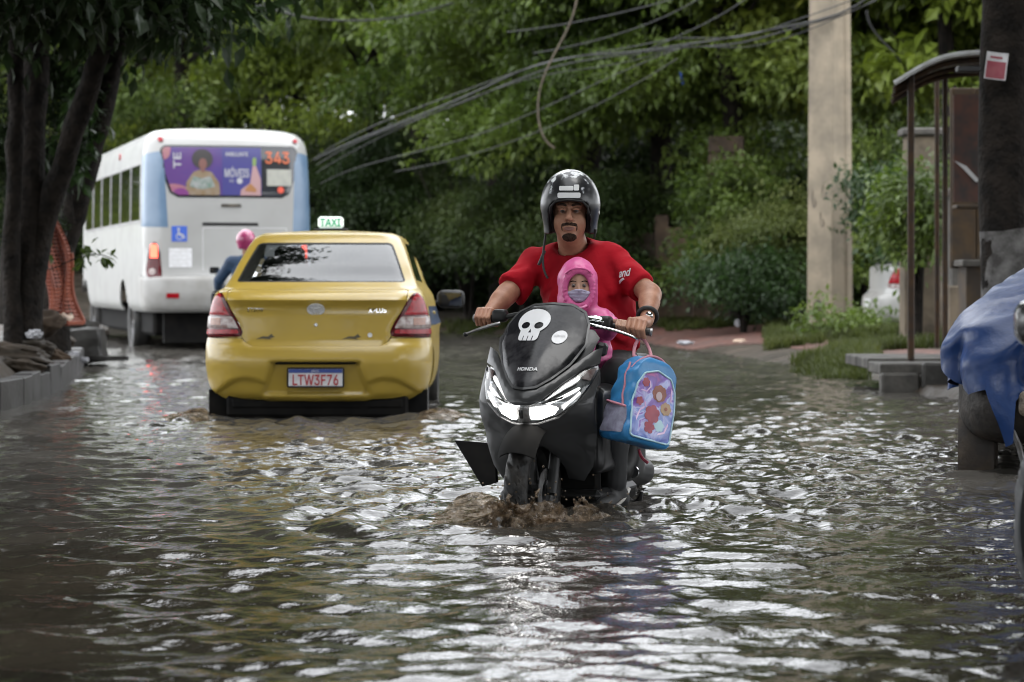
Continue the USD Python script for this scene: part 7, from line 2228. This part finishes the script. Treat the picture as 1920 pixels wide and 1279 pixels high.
crumple('plastic_bag', 'grey-white crumpled plastic bag beside the trunk on the rubble', 65, 627, 24.6, (0.17, 0.14, 0.10), 'litter_white', 81, 'bag')
crumple('plastic_bag', 'white plastic scrap at the water edge below the dark block', 138, 664, 27.6, (0.12, 0.12, 0.07), 'litter_white', 82, 'bag')
crumple('plastic_bag', 'torn white plastic trailing in the water by the kerb', 158, 675, 28.4, (0.10, 0.10, 0.07), 'litter_white', 83, 'bag')
crumple('paper_scrap', 'cream paper scrap on the red pavement right of the backpack', 1386, 640, 37.4, (0.20, 0.16, 0.07), 'litter_cream', 84, 'litter')
crumple('paper_scrap', 'tiny white scrap under the dark shrub left of the pole', 1382, 606, 41.0, (0.09, 0.06, 0.12), 'litter_white', 85, 'litter')
crumple('plastic_bottle', 'bluish wet litter lying on the shore edge', 1285, 643, 37.3, (0.24, 0.16, 0.07), 'litter_white', 86, 'litter')
crumple('red_scrap', 'tiny red scrap floating behind the taxi left of its bumper', 280, 677, 32.0, (0.09, 0.05, 0.03), 'poster_red', 87, 'litter')

# orange safety netting between the trunks
on = thing('safety_net', 'orange plastic safety netting hung between the dark left trunks', 'net', at(118, 600, 27.0), 0)
o0 = at(118, 600, 27.0)
T_, B_ = [at(92, 368, 27.2) - o0, at(104, 368, 27.3) - o0], [at(84, 607, 26.8) - o0, at(150, 605, 27.2) - o0]
NV = []
ms = []


def net_pt(u, v):
    a = T_[0] + (T_[1] - T_[0]) * u
    b = B_[0] + (B_[1] - B_[0]) * u
    p = a + (b - a) * v
    return p + np.array([0.04 * math.sin(v * 9 + u * 4), 0.09 * math.sin(u * 11 + v * 3), 0])


for i in range(13):
    ms.append(tube([net_pt(i / 12, v) for v in np.linspace(0, 1, 26)], 0.011, 4))
for j in range(34):
    ms.append(tube([net_pt(u, j / 33) for u in np.linspace(0, 1, 12)], 0.012, 4))
obj('netting', cat(*ms), 'orange_net', on, smooth=False, kind='stuff')
obj('hem', cat(tube([net_pt(u, 1.0) for u in np.linspace(0, 1, 12)], 0.03, 6), tube([net_pt(1, v) for v in np.linspace(0.45, 1, 14)], 0.035, 6)), 'orange_net', on)
obj('pale_strip', tube([net_pt(u, 0.955) + (0, -0.03, 0.02 * math.sin(u * 30)) for u in np.linspace(0.25, 0.85, 12)], 0.035, 8), 'litter_cream', on)

# old wall behind the shrubs, its piers; masonry pillar in the leaves
wl_ = thing('old_wall', 'low stained brown wall behind the rider, half hidden in the dark', 'wall', (0, 0, 0))
for a, b in (((1100, 47.5), (1230, 46.5)), ((1250, 46.3), (1370, 45.3)), ((1390, 45.1), (1500, 44.2))):
    p, q = at(a[0], 527, a[1]), at(b[0], 527, b[1])
    L = np.linalg.norm((q - p)[:2])
    obj('wall_panel', boxm((L, 0.14, 1.9), ((p[0] + q[0]) / 2, (p[1] + q[1]) / 2, float(ground_z(p[0], p[1])) + 0.8), rot=(0, 0, math.atan2(q[1] - p[1], q[0] - p[0])), bevel=0.02), 'wall_brown', wl_)
for px, d in ((1240, 46.4), (1380, 45.2), (1310, 45.8)):
    p = at(px, 527, d)
    obj('pier', boxm((0.24, 0.24, 2.15), (p[0], p[1] - 0.06, float(ground_z(p[0], p[1])) + 0.9), bevel=0.02), 'wall_brown', wl_)
pm_ = at(1362, 370, 44.6)
mp_ = thing('masonry_pillar', 'weathered brown masonry pillar half hidden by leaves left of the utility pole', 'pillar', (pm_[0], pm_[1], float(ground_z(pm_[0], pm_[1]))))
zz = 0.0
rgb_ = np.random.default_rng(66)
while zz < 3.1:
    hh = 0.26 + 0.05 * rgb_.random()
    obj('stone', boxm((0.60 + 0.05 * rgb_.normal() * 0.15, 0.55, hh - 0.008), (0.02 * rgb_.normal(), 0, zz + hh / 2), rot=(0, 0, 0.04 * rgb_.normal()), bevel=0.02), 'wall_brown', mp_)
    zz += hh

# gate pillars behind the kiosk
for lb, px, d, w, h in (('tan concrete gate pillar left of the thin kiosk post', 1726, 34.5, 0.42, 2.75), ('grey-brown concrete pillar below the dark stall poster', 1812, 31.0, 0.40, 1.85)):
    p = at(px, 527, d)
    g = thing('gate_pillar', lb, 'pillar', (p[0], p[1], float(ground_z(p[0], p[1])) - 0.05))
    obj('shaft', boxm((w, w, h), (0, 0, h / 2), bevel=0.02), 'pillar_tan' if w > 0.41 else 'concrete_wet', g)
    obj('cap', boxm((w + 0.12, w + 0.12, 0.10), (0, 0, h + 0.05), bevel=0.02), 'concrete_wet', g)
    obj('plinth', boxm((w + 0.08, w + 0.08, h * 0.42), (0, 0, h * 0.21), bevel=0.02), 'pillar_tan', g)
gw = at(1775, 527, 33.0)
gd = thing('garden_wall', 'low brown wall between the two gate pillars', 'wall', (gw[0], gw[1], float(ground_z(gw[0], gw[1])) - 0.05))
obj('panel', boxm((1.5, 0.14, 1.35), (0.75, 0, 0.675), bevel=0.02), 'wall_brown', gd)
obj('coping', boxm((1.56, 0.22, 0.07), (0.75, 0, 1.39), bevel=0.015), 'concrete_wet', gd)

# kiosk: two thin steel posts, curved corrugated roof, dark stall with a poster
ko = at(1708, 672, 24.2)
kio = thing('kiosk', 'rusty kiosk shelter with curved pale corrugated roof and thin posts', 'kiosk', (ko[0], ko[1], 0.29))
KL = lambda px, py, d: at(px, py, d) - np.array([ko[0], ko[1], 0.29])
pa, pb = KL(1708, 672, 24.2), KL(1709, 145, 24.2)
obj('post', boxm((0.06, 0.06, pb[2] - pa[2] + 0.05), (0, 0, (pb[2] + pa[2]) / 2), bevel=0.008), 'rusty_steel', kio)
qa, qb = KL(1772, 620, 26.6), KL(1774, 128, 26.6)
obj('post', boxm((0.055, 0.055, qb[2] + 0.02), (qa[0], qa[1], qb[2] / 2), bevel=0.008), 'rusty_steel', kio)
qa, qb = KL(1757, 600, 28.6), KL(1757, 150, 28.6)
obj('post', boxm((0.05, 0.05, qb[2] + 0.02), (qa[0], qa[1], qb[2] / 2), bevel=0.008), 'rusty_steel', kio)
prof = spline([KL(1678, 154, 24.0), KL(1712, 133, 24.0), KL(1768, 106, 24.0), KL(1840, 96, 24.0), KL(1930, 91, 24.0), KL(2060, 92, 24.0)], 90)
RV = []
for j in range(24):
    f = j / 23
    RV.append(prof + np.array([0.36 * f, 0.05 + 2.6 * f, 0.05 * f]))
RV = np.array(RV)
RV[..., 2] += 0.016 * np.sin(np.arange(90) / 89 * 2 * np.pi * 26)[None, :]
top = RV.reshape(-1, 3)
gf = grid_faces(24, 90)
edge = cat(trimesh.Trimesh(top, gf, process=False), trimesh.Trimesh(top - (0, 0, 0.012), gf[:, ::-1], process=False))
obj('roof_sheet', edge, 'roof_sheet', kio, smooth=True)
obj('roof_rim', tube(prof + (0, 0.04, -0.006), 0.026, 6), 'roof_rim', kio)
for f in (0.08, 0.55, 0.95):
    obj('rafter', tube([prof[k] + (0.36 * f, 0.05 + 2.6 * f, -0.06 + 0.05 * f) for k in range(0, 90, 6)], 0.03, 6), 'rusty_steel', kio)
sa = KL(1796, 600, 27.2)
stall = obj('stall_back', boxm((1.9, 0.06, 1.95), (sa[0] + 0.95, sa[1] + 0.5, 1.85), bevel=0.01), 'wood_dark', kio)
for k in range(7):
    obj('stall_board', boxm((0.262, 0.03, 1.95), (sa[0] + 0.14 + 0.27 * k, sa[1] + 0.45, 1.85), bevel=0.008), 'wood_dark', stall)
obj('stall_counter', boxm((1.9, 0.6, 0.07), (sa[0] + 0.98, sa[1] + 0.16, 0.93), bevel=0.01), 'concrete_wet', kio)
obj('stall_base', boxm((1.8, 0.5, 0.9), (sa[0] + 0.98, sa[1] + 0.2, 0.45), bevel=0.01), 'wood_dark', kio)
pz = KL(1822, 330, 27.0)
PS = lambda u, v: np.stack([pz[0] + u, np.full_like(u, pz[1] - 0.15), pz[2] + v], -1)
ps = obj('stall_poster', panel(sbox(-0.22, -0.28, 0.16, 0.85), PS, 0.2, 0.02, 0.01), 'poster_dark', kio)
obj('poster_figure', panel(P2((-0.20, 0.28), (0.10, 0.28), (0.14, 0.0), (-0.02, -0.05), (-0.20, 0.18)), PS, 0.2, 0.001, 0.008), 'poster_scarlet', ps)
obj('poster_figure', panel(LineString([(-0.2, 0.17), (-0.1, 0.08), (0.02, -0.05), (0.08, -0.08)]).buffer(0.022), PS, 0.1, 0.001, 0.017), 'decal_white', ps)
obj('poster_figure', panel(P2((-0.2, -0.22), (0.05, -0.22), (0.03, -0.06), (-0.18, 0.02)), PS, 0.2, 0.001, 0.008), 'ad_dark', ps)
obj('stall_shelf', boxm((0.5, 0.3, 0.04), (pz[0] + 0.05, pz[1] - 0.1, pz[2] - 0.33), bevel=0.008), 'wood_dark', kio)
# the tree with the paper bill, in front of the kiosk
tp0 = at(1888, 660, 22.6)
tr = thing('tree', 'dark tree trunk at the right edge in front of the kiosk, whitewash worn off', 'tree', (tp0[0], tp0[1], 0.15))
rgt = np.random.default_rng(91)
pts = spline([(0.0, 0, -0.3), (0.02, 0, 0.6), (-0.02, 0, 1.6), (-0.01, 0, 2.9), (0.05, 0, 5.0), (0.2, 0, 7.5)], 30)
tm = tube(pts, np.linspace(0.24, 0.20, 30), 18)
tm.vertices = tm.vertices + 0.05 * (np.stack([fbm3(tm.vertices, 4.5, 3, s) for s in (1, 2, 3)], 1) - 0.5)
tk = obj('trunk', tm, 'bark', tr)
ws = tube(spline([(0.0, 0, 0.1), (0.02, 0, 0.6), (-0.012, 0, 1.33)], 14), np.linspace(0.252, 0.236, 14), 18, caps=False)
ws.vertices = ws.vertices + 0.05 * (np.stack([fbm3(ws.vertices, 4.5, 3, s) for s in (1, 2, 3)], 1) - 0.5)
obj('whitewash', ws, 'whitewash', tk)
P, S = canopy(rgt, [(0.8, 0.5, 6.8, 2.6, 2.6, 1.8, 40), (-0.3, 1.8, 5.0, 1.2, 1.0, 0.7, 12)])
scatter(tr, 'crown', 'mid', 'leaf_mid', SM, P, S, rgt.uniform(0, 6.28, len(P)), rgt.normal(0, 0.3, len(P)))
bp = at(1867, 124, 22.3)
bill = thing('paper_bill', 'small red and white paper bill fixed on the dark right trunk', 'bill', bp, 0)
BF = lambda u, v: np.stack([u * 0.98 + v * 0.12, -0.02 + 0.02 * np.cos(u * 20), v * 0.98 - u * 0.12], -1)
b0 = obj('sheet', panel(sbox(-0.095, -0.12, 0.095, 0.12), BF, 0.05, 0.003, 0.0), 'plate_white', bill)
obj('red_field', panel(sbox(-0.085, -0.11, 0.085, 0.04), BF, 0.05, 0.001, 0.0025), 'poster_red', b0)
obj('red_line', panel(sbox(-0.06, 0.065, 0.05, 0.085), BF, 0.05, 0.001, 0.0025), 'poster_red', b0)
obj('bracket', boxm((0.20, 0.16, 0.05), (-0.22, 0.12, -0.02), bevel=0.01), 'cable_black', bill)
